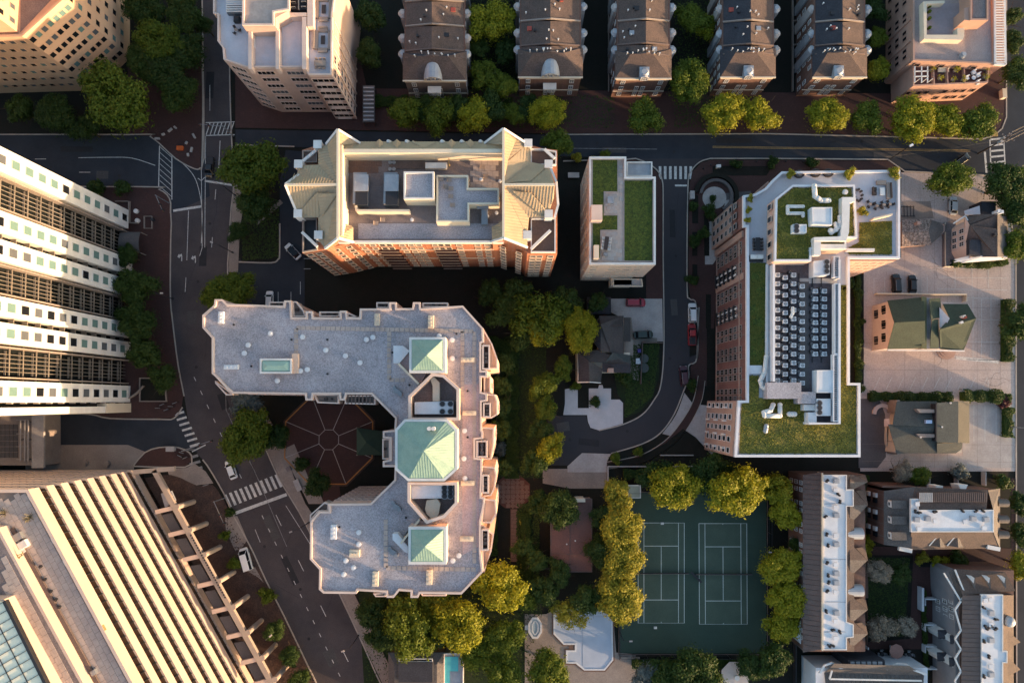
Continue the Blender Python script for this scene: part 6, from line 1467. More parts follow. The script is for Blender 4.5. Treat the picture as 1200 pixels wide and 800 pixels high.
# ---- green-roofed church-like house
t = T('green_roof_house', W(1083, 380), 'pink-walled house with green shingle cross-gabled roofs in the car park, right', 'house')
z0, zr = 7.5, 11.5
HPK = mat('pale_house_render', (.52,.44,.42), c2=(.44,.37,.35)); wallpx(t, [(1042,353),(1080,350),(1080,408),(1042,408)], z0, HPK); wallpx(t, [(1080,352),(1135,356),(1143,371),(1130,408),(1080,409)], 6.6, HPK)
roofpiece(t, [(1040,352,z0),(1082,348,z0),(1084,376,zr),(1048,378,zr)], SHGRN); roofpiece(t, [(1048,378,zr),(1084,376,zr),(1084,408,z0),(1040,409,z0)], SHGRN)
t.part('gable_wall', MB().face([W3(1041,352,z0-.2), W3(1041,352.5,z0), W3(1048,378,zr), W3(1041,408.5,z0), W3(1041,409,z0-.2)]), HPK)
for x, y in ((1030,367),(1037,364),(1037,381),(1030,398),(1037,396)):
    X_ = W(1042, y, z0)[0]; c = (X_-.03, W(x, y, 4)[1], (1.9 if x < 1033 else 5.2)); t.part('gable_window', MB().box(c, (.12, 1.0, 1.7)).box((c[0], c[1]-.8, c[2]), (.1, .4, 1.6)).box((c[0], c[1]+.8, c[2]), (.1, .4, 1.6)), GL)
roofpiece(t, [(1080,347,8.2),(1086,348,8.2),(1086,409,8.2),(1080,408,8.2)], mat('olive_edge', (.17,.16,.08), grain=.1))
t.part('valley', MB().prism(P([(1086,349),(1091,349),(1091,408),(1086,408)], 7.2), 6, 7.2), GALV)
roofpiece(t, [(1089,350,8.6),(1102,349,8),(1104,372,8.2),(1091,374,9.4)], SHGRN); roofpiece(t, [(1092,374,9.4),(1100,374,9),(1100,408,7.6),(1090,408,8)], SHGRN)
roofpiece(t, [(1105,356,7),(1134,356,7),(1144,373,9.6),(1101,386,9.6),(1113,373,9)], SHGRN); roofpiece(t, [(1101,386,9.6),(1144,373,9.6),(1134,399,7.6),(1133,402,7.2),(1129,411,6.6),(1102,409,6.6)], SHGRN)
t.part('white_dormer', MB().face([W3(1101,360,8.6), W3(1113,373,9.8), W3(1107,384,8.8), W3(1101,384,8.2)]).face([W3(1101,360,8.6), W3(1101,384,8.2), W3(1101,384,7), W3(1101,360,7)]), MEMB)
for x, y in ((1128,371),(1125,378),(1129,372)): c = W(x, y, 9.5); t.part('chimney', MB().box((c[0], c[1], 9.4), (.7, .5, 1.6), R(20)), REDM if x > 1128 else WHITE)
m = MB().beam(W3(1040,410,z0-.2), W3(1130,411,6.6), .3, .3); t.part('eave_trim', m, WHITE)
t.part('back_wall', MB().kerb(G([(1024,345),(1128,346),(1128,354)]), .3, .06, 1.6), CREAM)
c = W(1110, 412, .5); s = T('round_stair', (c[0], c[1], .06), 'curved brick steps beside a dark hedge south of the green-roofed house', 'steps')
for i, r_ in enumerate((2.4, 1.8, 1.2)): s.part('step', MB().cyl((c[0], c[1]+.5), r_, .06, .22+.16*i, 16), BRICKT)
# ---- grey-roofed hall
t = T('grey_roof_hall', W(1085, 500), 'single-storey building with low grey roof and rooflights south of the long hedge', 'building')
wallpx(t, [(1057,472),(1127,472),(1127,530),(1049,530)], 4.4, CREAM)
roofpiece(t, [(1051,470,4.6),(1098,470,4.6),(1098,500,6.4),(1046,498,6.4)], SHGRY); roofpiece(t, [(1041,497,5.6),(1098,500,6.4),(1098,531,4.6),(1051,531,4.6),(1046,514,5.2)], SHGRY)
roofpiece(t, [(1098,472,6.5),(1123,470,6.2),(1123,519,6.2),(1098,518,6.5)], SHGRY); roofpiece(t, [(1123,470,6.2),(1136,470,4.8),(1136,519,4.8),(1123,519,6.2)], mat('olive_shingle', (.105,.098,.08), c2=(.08,.075,.062), grain=.25)); roofpiece(t, [(1098,519,6.0),(1128,519,6.0),(1127,526,5),(1120,531,4.6),(1098,531,4.6)], SHGRY)
for y in (479, 508): t.part('rooflight_slot', MB().prism(P([(1074,y),(1095,y+.5),(1095,y+4.5),(1078,y+4.5)], 6.5), 5, 6.55), CONCW)
t.part('ridge_wall', MB().kerb([W(1097.5,473,6.9), W(1097.5,517,6.9)], .3, 5, 6.9), DARK)
t.part('skylight', MB().prism(P([(1085,492),(1092,492),(1092,496),(1085,496)], 6.6), 6, 6.7), mat('blue_glass', (.30,.42,.62), rough=.2)); roofvents(t, [(1103,500),(1113,472),(1078,512)], 6.3, WHITE, .2, .4)
for y in (476, 525): c = W(1053, y, 4.4); t.part('porch_wall', MB().box((c[0], c[1], 2.2), (.8, 3.0, 4.4)), CONCW)
t.part('entrance_gable', MB().face([W3(1036,491,3.5), W3(1042,490,4.4), W3(1043,498,4.8), W3(1036,500,3.5)]), PINKL)
m = MB(); cc = W(1034, 485, .1)
m.kerb([(cc[0]+2.1*math.cos(R(a)), cc[1]+2.1*math.sin(R(a))) for a in range(0, 181, 20)], .9, .07, .5); single('curved_planter', m, PINKL, 'pink horseshoe-shaped planter wall by the grey-roofed hall entrance', 'planter')
m = MB().kerb(G(smooth([(1037,500),(1037,520),(1045,531),(1050,532)], 4)), .2, .06, .9); single('garden_wall', m, CREAM, 'thin curved wall round the dark bed beside the grey-roofed hall', 'wall')
slab('planting_bed', [(1038,500),(1048,500),(1048,531),(1040,524)], SOIL, .12)
# ---- terraces at the lower right: four separate rows
def flat_roof_bits(t, pts, z, m=MEMB, name='white_roof'):
    q = P(pts, z); t.part(name, MB().prism(q, z-.4, z), m); t.part('roof_kerb', MB().ring(q, z, z+.18, .2), WHITE)
def roof_ac(t, x, y, z, big=True, m=GALV):
    c = W(x, y, z); key = ('rac', big, m.name)
    if key not in _WC:
        k = MB().box((0, 0, .3), (1.25, 1.1, .6) if big else (.9, .9, .35))
        if big: k.box((0, 0, .62), (1.0, .85, .06))
        _WC[key] = k.mesh('roof_unit', m)
    t.inst('roof_unit', _WC[key], (c[0], c[1], z), R(random.uniform(-4, 4)))
def roof_pipe(t, x, y, z):
    c = W(x, y, z); key = 'rpipe'
    if key not in _WC: _WC[key] = MB().cyl((0, 0), .22, 0, .5, 8).cyl((0.45, .1), .3, 0, .4, 8).cyl((.45, .1), .18, .4, .6, 8).mesh('roof_flue', DARK)
    t.inst('roof_flue', _WC[key], (c[0], c[1], z), random.uniform(0, 6))
ZT = 10.5; ZL = 8.5
t = T('terrace_block', W(975, 660), 'long north-south terrace with a white flat roof and brown slatted slope, beside the tennis courts', 'terraced houses')
wallpx(t, [(942,556),(1014,556),(1014,763),(942,763)], ZL, BRH)
roofpiece(t, [(941,556,ZL),(964,553,ZT),(964,760,ZT),(941,764,ZL)], WOOD, (1,0), 1.1, w=.1, h=.12)
flat_roof_bits(t, [(964.5,556),(992,556),(992,573),(1000,573),(1000,593),(992,593),(992,728),(1000,731),(1000,746),(992,747),(992,761),(964.5,761)], ZT)
t.part('roof_edge_wall', MB().kerb([W(964,554,ZT+.3), W(964,762,ZT+.3)], .3, ZL, ZT+.3), CREAM)
wallpx(t, [(1001,556),(1014,556),(1014,763),(992,763),(992,556)], ZL-.1, BRH)
ys = [(556,573),(573,610),(640,672),(700,728),(728,757)]
for a, b in ys:
    m_ = (a+b)/2; roofpiece(t, [(996,a,ZL+1.6),(1000,a,ZL+1.5),(1017,m_,ZL+1.2),(996,m_,ZT)], SHING); roofpiece(t, [(996,m_,ZT),(1017,m_,ZL+1.2),(1000,b,ZL+1.5),(996,b,ZL+1.6)], SHING2); roofpiece(t, [(1003,a+2,ZL+1.2),(1017,m_,ZL+1.2),(1016,b,ZL-.4),(1014,a,ZL-.4)], SHING)
for a, b in ((556,640),(640,763)): roofpiece(t, [(992,a,ZT-.2),(1001,a,ZT-.5),(1001,b,ZT-.5),(992,b,ZT-.2)], SHING)
for y in (625.5, 692.5):
    c = W(1002, y, ZL+1.3); k = MB(); n = 8
    for i in range(n):
        u0, u1 = math.pi*i/n, math.pi*(i+1)/n; k.face([(c[0]-1.8, c[1]+1.3*math.cos(u0), ZL+.6+1.2*math.sin(u0)), (c[0]+1.9, c[1]+1.3*math.cos(u0), ZL+.6+1.2*math.sin(u0)), (c[0]+1.9, c[1]+1.3*math.cos(u1), ZL+.6+1.2*math.sin(u1)), (c[0]-1.8, c[1]+1.3*math.cos(u1), ZL+.6+1.2*math.sin(u1))])
    t.part('barrel_dormer', k, GALV, smooth=True); t.part('dormer_wall', MB().box((c[0]+.05, c[1], ZL-.3), (3.6, 2.5, 2.0)), CREAM)
for i, y in enumerate((563,603,637,671,682,717)): roof_ac(t, 979, y, ZT)
for y in (590,655,705,740): t.part('roof_seam_strip', MB().beam(W3(965.5,y,ZT+.02), W3(991,y,ZT+.02), .12, .05), GALV)
for y in (574,594,627,661,693,727,747): roof_ac(t, 978.5, y, ZT, False, MEMB)
for x, y in ((968,564),(983,580),(984,586),(968,604),(968,627),(970,637),(968,660),(970,672),(970,683),(968,693),(968,717),(977,737),(984,741),(970,755),(974,755)): roof_pipe(t, x, y, ZT)
A_, B_ = W(942,556,ZL), W(942,763,ZL); windows(t, A_, B_, [1.8,4.4,7.0], [.05,.09,.17,.21,.29,.33,.41,.45,.53,.57,.65,.69,.77,.81,.89,.93], 1.0, 1.5, fr=WHITE, gl=GLG, nx=2, nz=2)
t.part('gable_end', MB().prism(P([(932,742),(941,722),(944,763),(940,757)], 7), 0, 7), MEMB)
k = MB()
for i in range(26): k.beam(W3(941.5, 560+i*7.7, ZL), W3(943, 560+i*7.7, ZL), .12, .3)
t.part('gutter_bracket', k, DARK, kind='stuff')
# block B
t = T('terrace_block', W(1100, 605), 'brown mansard terrace with white flat roof and three small white dormers, right side', 'terraced houses')
wallpx(t, [(1037,576),(1171,574),(1171,642),(1037,638)], ZL, BRH)
roofpiece(t, [(1036,575,ZL),(1073,570,ZT),(1068,642,ZT),(1036,638,ZL)], SHING2); t.part('west_wall', MB().kerb([W(1036.5,575,ZL), W(1036.5,638,ZL)], .3, 0, ZL-.1), BRH)
for y in (590, 608.5, 627):
    xf = W(1043, y, ZL+1)[0]; cy = W(1043, y, ZL+1)[1]
    t.part('dormer', MB().box((xf+1.5, cy, ZL+.9), (3.0, 1.5, 1.8)), SHING2); t.part('dormer_roof', MB().box((xf+1.55, cy, ZL+1.88), (3.3, 1.8, .12)), SHING2)
    t.part('dormer_front', MB().box((xf-.03, cy, ZL+.95), (.1, 1.5, 1.6)), WHITE); t.inst('window', winmesh(.9, 1.1, fr=WHITE, gl=GLG), (xf-.09, cy, ZL+.95), R(-90))
for y, zz2 in ((580,3), (600,3), (620,3)):
    for dz in (1.2, 4.2):
        for o_ in (0, 6.5): c = W(1036, y+o_+2, ZL); t.part('bay_window', MB().box((c[0]-.2, c[1], dz+1), (.5, 1.0, 1.4)).box((c[0]-.2, c[1], dz+1), (.6, .8, 1.1)), GL if o_ else WHITE)
roofpiece(t, [(1073,570,ZT),(1158,574,ZT),(1156,597,ZT+.8),(1068,597,ZT+.8)], SHING)
flat_roof_bits(t, [(1067,597),(1164,597),(1164,623),(1067,623)], ZT+.9); flat_roof_bits(t, [(1067,584),(1076,584),(1076,597),(1067,597)], ZT+.85)
t.part('slatted_terrace', MB().prism(P([(1077,577),(1156,577),(1156,588),(1077,588)], ZT+1), ZT, ZT+1), WOOD)
for i in range(34):
    x = 1078+i*2.35; t.part('slat', MB().beam(W3(x, 577, ZT+1.1), W3(x, 588, ZT+1.1), .16, .15), mat('slat_white', (.55,.55,.56)) if i == 0 else (MATS['slat_white'] if i < 7 else WOOD))
roofpiece(t, [(1068,623,ZT+.7),(1164,623,ZT+.7),(1172,642,ZL),(1066,644,ZL)], SHING)
roofpiece(t, [(1164,597,ZT+.8),(1158,574,ZT),(1172,572,ZL),(1172,643,ZL),(1164,623,ZT+.8)], SHING2)
for x in (1100, 1121):
    roofpiece(t, [(x-10,639,ZL+.6),(x+1,626,ZT),(x+2,641,ZL+1.2)], SHING, name='gablet'); roofpiece(t, [(x+1,626,ZT),(x+8,641,ZL+.6),(x+2,641,ZL+1.2)], SHING2, name='gablet'); t.part('gablet_trim', MB().beam(W3(x-11,639,ZL+.7), W3(x-2,628,ZT-.2), .2, .2), WHITE)
for y in (589, 608, 626):
    c = W(1174, y, ZL); k = MB(); n = 8
    for i in range(n):
        u0, u1 = math.pi*i/n, math.pi*(i+1)/n; k.face([(c[0]-1.3, c[1]+.9*math.cos(u0), ZL+.9*math.sin(u0)), (c[0]+1.2, c[1]+.9*math.cos(u0), ZL+.9*math.sin(u0)), (c[0]+1.2, c[1]+.9*math.cos(u1), ZL+.9*math.sin(u1)), (c[0]-1.3, c[1]+.9*math.cos(u1), ZL+.9*math.sin(u1))])
    t.part('barrel_dormer', k, SHING2, smooth=True); t.part('dormer_wall', MB().box((c[0], c[1], ZL-.8), (2.3, 1.7, 1.6)), BRH)
for x, y in ((1060,644),(1163,642)): c = W(x, y, ZL); t.part('white_parapet', MB().beam(W3(x-7, y-2, ZL+.3), W3(x+8, y+1, ZL+.3), .9, .7), WHITE)
t.part('north_walls', MB().kerb([W(1034,570,8), W(1074,571,8), W(1075,576,8)], .4, 0, 8), BRH)
for x, y in ((1073,608),(1086,607),(1139,607),(1154,608)): roof_ac(t, x, y, ZT+.9)
for x, y in ((1095,610),(1130,611),(1076,619),(1152,618),(1074,590)): roof_ac(t, x, y, ZT+.9, False, MEMB)
for x, y in ((1072,600),(1078,600),(1096,599),(1094,600),(1128,599),(1142,599),(1152,599)): roof_pipe(t, x, y, ZT+.9)
box = MB().prism(P([(1125,568),(1136,568),(1133,575),(1128,575)], ZT), 7, ZT-.5); t.part('white_bay', box, WHITE); t.part('white_bay', MB().prism(P([(1097,569),(1105,569),(1105,575),(1097,575)], ZT-1), 6, ZT-1), WHITE)
# block C
t = T('terrace_block', W(1150, 740), 'terrace with white-framed gabled bays and slatted roof, bottom right corner', 'terraced houses')
wallpx(t, [(1120,668),(1188,668),(1188,850),(1126,850),(1124,700)], ZL, BRH)
roofpiece(t, [(1118,666,ZL),(1178,670,ZL),(1190,692,ZL+.5),(1128,697,ZT),(1122,680,ZT-.8)], SHING); 
for x in (1133, 1151, 1169): roofpiece(t, [(x,674,ZL+.9),(x+10,676,ZL+1.2),(x+10,690,ZT)], SHING2, name='dormer_roof'); t.part('dormer_front', MB().face([W3(x-1,673,ZL+.8), W3(x+8,683,ZT), W3(x+9,677,ZT+.3), W3(x+5,674,ZT)]), WHITE)
roofpiece(t, [(1128,697,ZT),(1149,697,ZT+.2),(1149,850,ZT+.2),(1126,850,ZT)], WOOD, (1,0), 1.0, w=.1, h=.12)
flat_roof_bits(t, [(1149.5,696),(1175,696),(1175,762),(1180,762),(1180,776),(1175,776),(1175,850),(1149.5,850)], ZT+.3)
roofpiece(t, [(1175,697,ZT),(1188,697,ZL),(1188,850,ZL),(1175,850,ZT)], SHING)
for y in (728,): c = W(1183, y, ZT-.5); t.part('barrel_dormer', MB().cyl(c, 1.15, ZL, ZT-.2, 16).add(*sphere((c[0], c[1], ZT-.2), 1.15, 12, 6, .4)), GALV, smooth=True)
for a, b in ((734,762),(765,795)): roofpiece(t, [(1176,a,ZT-.4),(1196,(a+b)/2+4,ZL-.5),(1176,b,ZT-.4)], SHING)
# stepped white gabled bays on the west side
Wt = mat('grey_render', (.24,.22,.23), c2=(.19,.18,.185), scale=.4, grain=.06)
A_, B_ = W(1112,700,ZL), W(1122,860,ZL)
t.part('bay_wall', MB().prism(P([(1117,672),(1120,667),(1130,696),(1128,704),(1128,740),(1128,850),(1121,850),(1120,712),(1118,700)], ZL), 0, ZL-.2), Wt)
roofpiece(t, [(1112,670,ZL-.2),(1119,666,ZL),(1131,696,ZT-.4),(1126,704,ZL+.4)], SHING2)
for a, b in (((1119,667),(1131,696)), ((1131,696),(1120,712)), ((1106,671),(1126,704))): t.part('gable_trim', MB().beam(W3(*a, ZT-.5), W3(*b, ZT-.5), .3, .3), WHITE)
for (x, y) in ((1116,747),(1115,773)):
    for dx, dy, s_ in ((0,0,1),(-14,-6,.9)):
        c = W(x+dx, y+dy, 6.5 if dx == 0 else 4); zc = ZL-1 if dx == 0 else 5
        t.part('white_bay', MB().box((c[0], c[1], zc/2), (1.8*s_, 1.8*s_, zc), R(30)), WHITE)
        t.part('bay_roof', MB().add([(c[0]-1.2, c[1]-1, zc), (c[0]+1.2, c[1]-1, zc), (c[0]+1.2, c[1]+1, zc), (c[0]-1.2, c[1]+1, zc), (c[0]+.2, c[1], zc+.9)], [[0,1,4],[1,2,4],[2,3,4],[3,0,4]]), SHIND)
for y0_ in (702, 711, 720, 729, 738, 757, 764, 782, 790, 797):
    for x0_, zz3 in ((1105,2.2),(1108,4.8),(1114,7)):
        c = W(x0_, y0_+2, zz3); t.inst('window', winmesh(1.0, 1.5, fr=WHITE, gl=GL, nx=2, nz=2), (W(1120,712,ZL)[0]-.03, c[1], zz3), R(-90))
k = MB(); prev = None
for i, (x, y) in enumerate(((1126,704),(1119,714),(1126,738),(1119,748),(1126,760),(1119,771),(1126,786),(1119,797),(1124,815))):
    if prev: t.part('gable_trim', MB().beam(W3(*prev, ZT-.2), W3(x, y, ZT-.2), .28, .3), WHITE)
    prev = (x, y)
for x, y in ((1160,717),(1160,749),(1160,789)): roof_ac(t, x, y, ZT+.3)
for x, y in ((1154,703),(1160,702),(1160,731),(1160,780)): roof_ac(t, x, y, ZT+.3, False, MEMB)
for x, y in ((1153,712),(1155,735),(1158,735),(1162,734),(1165,737),(1168,725),(1152,749),(1158,770),(1152,790)): roof_pipe(t, x, y, ZT+.3)
# block D
t = T('terrace_block', W(1020, 800), 'terrace with pale ridged roof and white trim at the bottom edge, right of centre', 'terraced houses')
wallpx(t, [(956,782),(1087,782),(1087,860),(956,860)], ZL-1, MEMB)
wallpx(t, [(994,773),(1037,773),(1037,783),(994,783)], ZL-.5, SHIND)
roofpiece(t, [(966,788,ZL-.8),(978,777,ZL+.6),(1066,780,ZL+.6),(1083,791,ZL-.8)], SHING2); roofpiece(t, [(966,788,ZL-.8),(1083,791,ZL-.8),(1075,850,ZT),(974,850,ZT)], SHING2, (0,1), 1.0, w=.08, h=.1)
k = []
pts = [(960,789),(966,779),(975,776),(984,782),(995,780),(1040,783),(1052,777),(1062,778),(1070,784),(1086,790)]
for a, b in zip(pts, pts[1:]): t.part('white_trim', MB().beam(W3(*a, ZL-.2), W3(*b, ZL-.2), .4, .3), WHITE)
for a, b in (((972,795),(1080,797)), ((975,785),(972,795))): t.part('white_trim', MB().beam(W3(*a, ZL+.4), W3(*b, ZL+.4), .3, .3), WHITE)
windows(t, W(995,773,ZL-.5), W(1036,773,ZL-.5), [6.4], lin(0,1,6), 1.1, 1.2, away=True)
for i in range(6): c = W(1000+i*6.5, 778, ZL); t.part('skylight', MB().box((c[0], c[1], ZL-.4), (.9, .9, .25)), GALV)
# courtyard garden between them
slab('brick_court', [(1014,640),(1185,642),(1185,560),(1190,560),(1190,668),(1120,666),(1094,668),(1094,760),(1012,760),(1012,752),(1066,748),(1070,650),(1030,650),(1014,650)], BRKP, .07)
slab('lawn', [(1017,653),(1066,653),(1060,745),(1017,745)], GRASS, .10)
slab('flower_bed', [(1077,652),(1106,652),(1106,664),(1077,664)], SOIL, .14)
slab('brick_court', [(1012,648),(1017,648),(1017,700),(1012,700)], BRKL, .16)
for i, (y, l) in enumerate(((699,'uppermost white wall between the small gardens, lower right'),(729,'second white wall between the small gardens, lower right'),(754,'third white wall between the small gardens, lower right'),(780,'lowest white wall between the small gardens, lower right'))):
    single('garden_wall', MB().kerb(G([(1080,y),(1100,y+.5)]), .3, 0, 1.8).kerb(G([(1080,y),(1080,y+8)]), .12, 0, 1.6), MEMB, l, 'wall', 'white walls between the small gardens')
single('garden_wall', MB().kerb(G([(1076,686),(1076,713)]), .5, 0, 1.9), MEMB, 'thick white north-south wall beside the brick path, lower right', 'wall')
for x, l in ((982,'white dividing wall south of the long terrace, left'),(1013,'white dividing wall south of the long terrace, middle'),(1043,'white dividing wall south of the long terrace, right')):
    single('garden_wall', MB().kerb(G([(x,755),(x,778)]), .25, 0, 1.8), MEMB, l, 'wall')
for x, l in ((1085,'left'),(1118,'middle'),(1150,'right')):
    single('garden_wall', MB().kerb(G([(x,552),(x,568)]), .22, 0, 1.6), CONC, l+' of three pale walls dividing the yards behind the mansard terrace', 'wall')
c = W(1051, 763, 2.2); s = T('parasol', (c[0], c[1], .02), 'dusty pink garden parasol beside a white wall, lower right', 'parasol')
m = MB(); pr = [(c[0]+1.7*math.cos(i*math.pi/4), c[1]+1.7*math.sin(i*math.pi/4), 2.1) for i in range(8)]
for i in range(8): m.face([pr[i], pr[(i+1) % 8], (c[0], c[1], 2.7)])
s.part('canopy', m, mat('pink_canvas', (.48,.26,.21), grain=.1)); s.part('pole', MB().cyl(c, .04, .02, 2.72, 6), CONC)
for i, (x, y) in enumerate(((1000,768),(1032,765),(1064,766))):
    table_set(x, y, .02, 4, ['round garden table and chairs south of the long terrace, left','round garden table and chairs left of the pink parasol','round garden table and chairs right of the pink parasol'][i], .9, .9, 0, STEEL, DARK, True)

# ================================================================ TENNIS, POOL, YARDS
for k, (x0, x1, y0, y1) in enumerate(((747.8,801.8,612.3,729.5),(819,875,613,730.8))):
    dx0 = (0,.6)[k]
    sheet('tennis_court', [(x0,y0),(x1-.8,y0),(x1+.2,y1),(x0+dx0,y1)], .036, COURT)
    def cl(u, v): return (x0+(x1-x0)*u+dx0*v, y0+(y1-y0)*v)
    L_ = [(.14, [cl(0,0),cl(1,0),cl(1,1),cl(0,1),cl(0,0)])]
    for u in (.125,.875): L_.append((.13, [cl(u,0),cl(u,1)]))
    L_ += [(.13, [cl(.125,.231),cl(.875,.231)]), (.13, [cl(.125,.769),cl(.875,.769)]), (.13, [cl(.5,.231),cl(.5,.769)]), (.13, [cl(.5,0),cl(.5,.012)]), (.13, [cl(.5,.988),cl(.5,1)])]
    paint('court_line', mat('court_paint_%d' % k, (.60,.62,.58), c2=(.46,.50,.46), grain=.08), [], L_, .046)
    a, b = W(*cl(-.09,.5), .1), W(*cl(1.09,.5), .1)
    t = T('tennis_net', ((a[0]+b[0])/2, a[1], .04), ['dark net across the left tennis court','dark net across the right tennis court'][k], 'tennis net')
    t.part('net_mesh', MB().box(((a[0]+b[0])/2, a[1], .5), (b[0]-a[0], .05, .84)), DARK); t.part('net_band', MB().box(((a[0]+b[0])/2, a[1], .95), (b[0]-a[0]-.1, .09, .07)), GRAVD)
    for p_ in (a, b): t.part('post', MB().cyl(p_, .07, .03, 1.07, 8), DARK)
# fence round the courts: posts and rails as parts
t = T('court_fence', W(812, 670), 'tall dark wire fence round the two tennis courts', 'fence')
co = [W(726,576,0), W(899,576,0), W(899,766,0), W(725,766,0)]
for i in range(4):
    a, b = Vector(co[i]), Vector(co[(i+1) % 4]); L_ = (b-a).length; n = int(L_/3)
    for k in range(n): p_ = a+(b-a)*k/n; t.part('post', MB().cyl(tuple(p_), .06, 0, 3.1, 6), DARK)
    t.part('rail', MB().beam((*a, 3.05), (*b, 3.05), .07, .07), DARK); t.part('rail', MB().beam((*a, 1.5), (*b, 1.5), .05, .05), DARK); t.part('kickboard', MB().beam((*a, .2), (*b, .2), .12, .35), WOOD)
for x, y, l, r_ in ((816,676,'angled dark player bench between the two tennis courts', -45),):
    c = W(x, y, .5); s = T('bench', (c[0], c[1], .04), l, 'bench'); s.part('seat', MB().box((c[0], c[1], .5), (.5, 3.4, .1), R(45)), DARK); s.part('leg', MB().box((c[0]+.9, c[1]-.9, .25), (.1, .4, .45), R(45)), DARK); s.part('leg', MB().box((c[0]-.9, c[1]+.9, .25), (.1, .4, .45), R(45)), DARK)
for x, y, l in ((768,735,'small pale ball box on the court surround below the left court'),(776,613,'small white bag at the top line of the left tennis court')):
    c = W(x, y, .2); single('ball_box', MB().box((c[0], c[1], .2), (.7, .5, .3)).box((c[0], c[1], .37), (.6, .4, .06)), WHITE, l, 'box')
t = T('flat_shed', W(741, 576), 'small shed with pale green flat roof at the top of the tennis courts', 'shed')
wallpx(t, [(732,569),(750,569),(750,583),(732,583)], 2.5, WOOD); q = P([(731,568),(751,568),(751,583.5),(731,583.5)], 2.8); t.part('roof', MB().prism(q, 2.51, 2.72), mat('pale_green_roof', (.36,.40,.35), grain=.08)); t.part('roof_edge', MB().ring(q, 2.7, 2.85, .2), MEMB)
# pool
t = T('swimming_pool', W(685, 745), 'large covered swimming pool with pale blue cover and stepped corner', 'swimming pool')
q = G(PO); t.part('pool_cover', MB().prism(q, .05, .16), POOL); t.part('pool_coping', MB().ring(offset(ccw(q), -.3), .09, .24, .34), MEMB); t.part('pool_edge_tiles', MB().ring(offset(ccw(q), -.62), .09, .2, .31), BRKL)
t.part('cover_seam', MB().kerb([W(655,722,.2), W(714,722,.2)], .06, .15, .19).kerb([W(683,718,.2), W(683,780,.2)], .06, .15, .19), GALV)
c = W(627, 735, .1); t = T('spa_pool', (c[0], c[1], .1), 'small octagonal spa pool beside the large swimming pool', 'spa pool')
oc_ = [(c[0]+1.75*math.cos(R(22.5+45*i)), c[1]+2.6*math.sin(R(22.5+45*i))) for i in range(8)]
t.part('rim', MB().ring(oc_, .1, .3, .45), MEMB); t.part('water_cover', MB().prism(offset(ccw(oc_), .45), .1, .2), mat('spa_blue', (.38,.46,.52), rough=.3)); t.part('inner_seat', MB().ring(offset(ccw(oc_), .8), .2, .26, .25), MEMB)
for x, y, l in ((618,735,'white square filter lid left of the spa pool'),(669.5,758,'brown step panel set into the corner of the pool')):
    c = W(x, y, .15); single('pool_hatch', MB().box((c[0]-(5 if 0 else 0), c[1], .14), (1.2, 1.1, .06)).box((c[0], c[1], .18), (.9, .8, .03)), MEMB if x < 620 else BRKL, l, 'hatch')
m = MB()
t = T('pool_fence', W(630, 760), 'low dark fence round the spa pool terrace', 'fence')
pts = [(614,718),(614,750),(625,764),(640,762)]
for a, b in zip(pts, pts[1:]):
    A_, B_ = W(*a, 0), W(*b, 0); t.part('rail', MB().beam((*A_, 1.2), (*B_, 1.2), .08, .08), DARK); t.part('post', MB().cyl(A_, .06, .1, 1.25, 6), DARK)
for i, (x, y) in enumerate(((731,771),(745,771))):
    c = W(x, y, .3); s = T('sun_lounger', (c[0], c[1], .1), ['left','right'][i]+' of two loungers on the terrace below the tennis court corner', 'lounger', 'loungers by the pool terrace'); s.part('mattress', MB().box((c[0], c[1], .4), (1.9, .7, .12)), FURN); s.part('frame', MB().box((c[0], c[1], .22), (2.0, .75, .22), taper=.95), DARK)
t = T('garden_pavilion', W(862, 788), 'small octagonal pale roof of a garden pavilion at the bottom edge, right of the courts', 'pavilion')
cc_ = W(862, 792, 3); t.part('roof', MB().cyl(cc_, 3.4, 2.8, 3.6, 8, r2=.6, rot=R(22)), PINKL); t.part('finial', MB().cyl(cc_, .6, 3.6, 4.1, 8), WHITE); t.part('post', MB().cyl(cc_, 2.6, 0, 2.8, 8), WOOD)
# walls and hedges' footings north of the tennis courts
for pts, l, h in (([(712,546),(834,546)], 'pale low wall along the dark bed north of the tennis courts', .9), ([(712,566),(712,546)], 'short wall at the end of the brick footpath', .9), ([(930,560),(930,800)], 'dark boundary wall between the courts and the long terrace', 1.5), ([(773,533),(812,533)], 'white edging wall below the loading apron', .6)):
    single('boundary_wall', MB().kerb(G(pts), .25, 0, h), CONC if h < 1 else DARK, l, 'wall')
for i, (x, y) in enumerate(((606,608),(607,660))):
    c = W(x+7, y+20-17, .3); s = T('round_bush_ring', (c[0], c[1], .05), ['upper','lower'][i]+' small ring of yellow flowers in the dark garden by the brick path', 'flower ring', 'yellow flower rings'); m = MB()
    for k in range(120):
        a = random.uniform(0, 6.28); r_ = random.uniform(.6, 1.0); p_ = Vector((c[0]+r_*math.cos(a), c[1]+r_*math.sin(a), random.uniform(.1, .4))); m.face([p_, p_+Vector((.13, 0, .03)), p_+Vector((.13, .13, .0)), p_+Vector((0, .13, .03))])
    s.part('flowers', m, LF['O'])
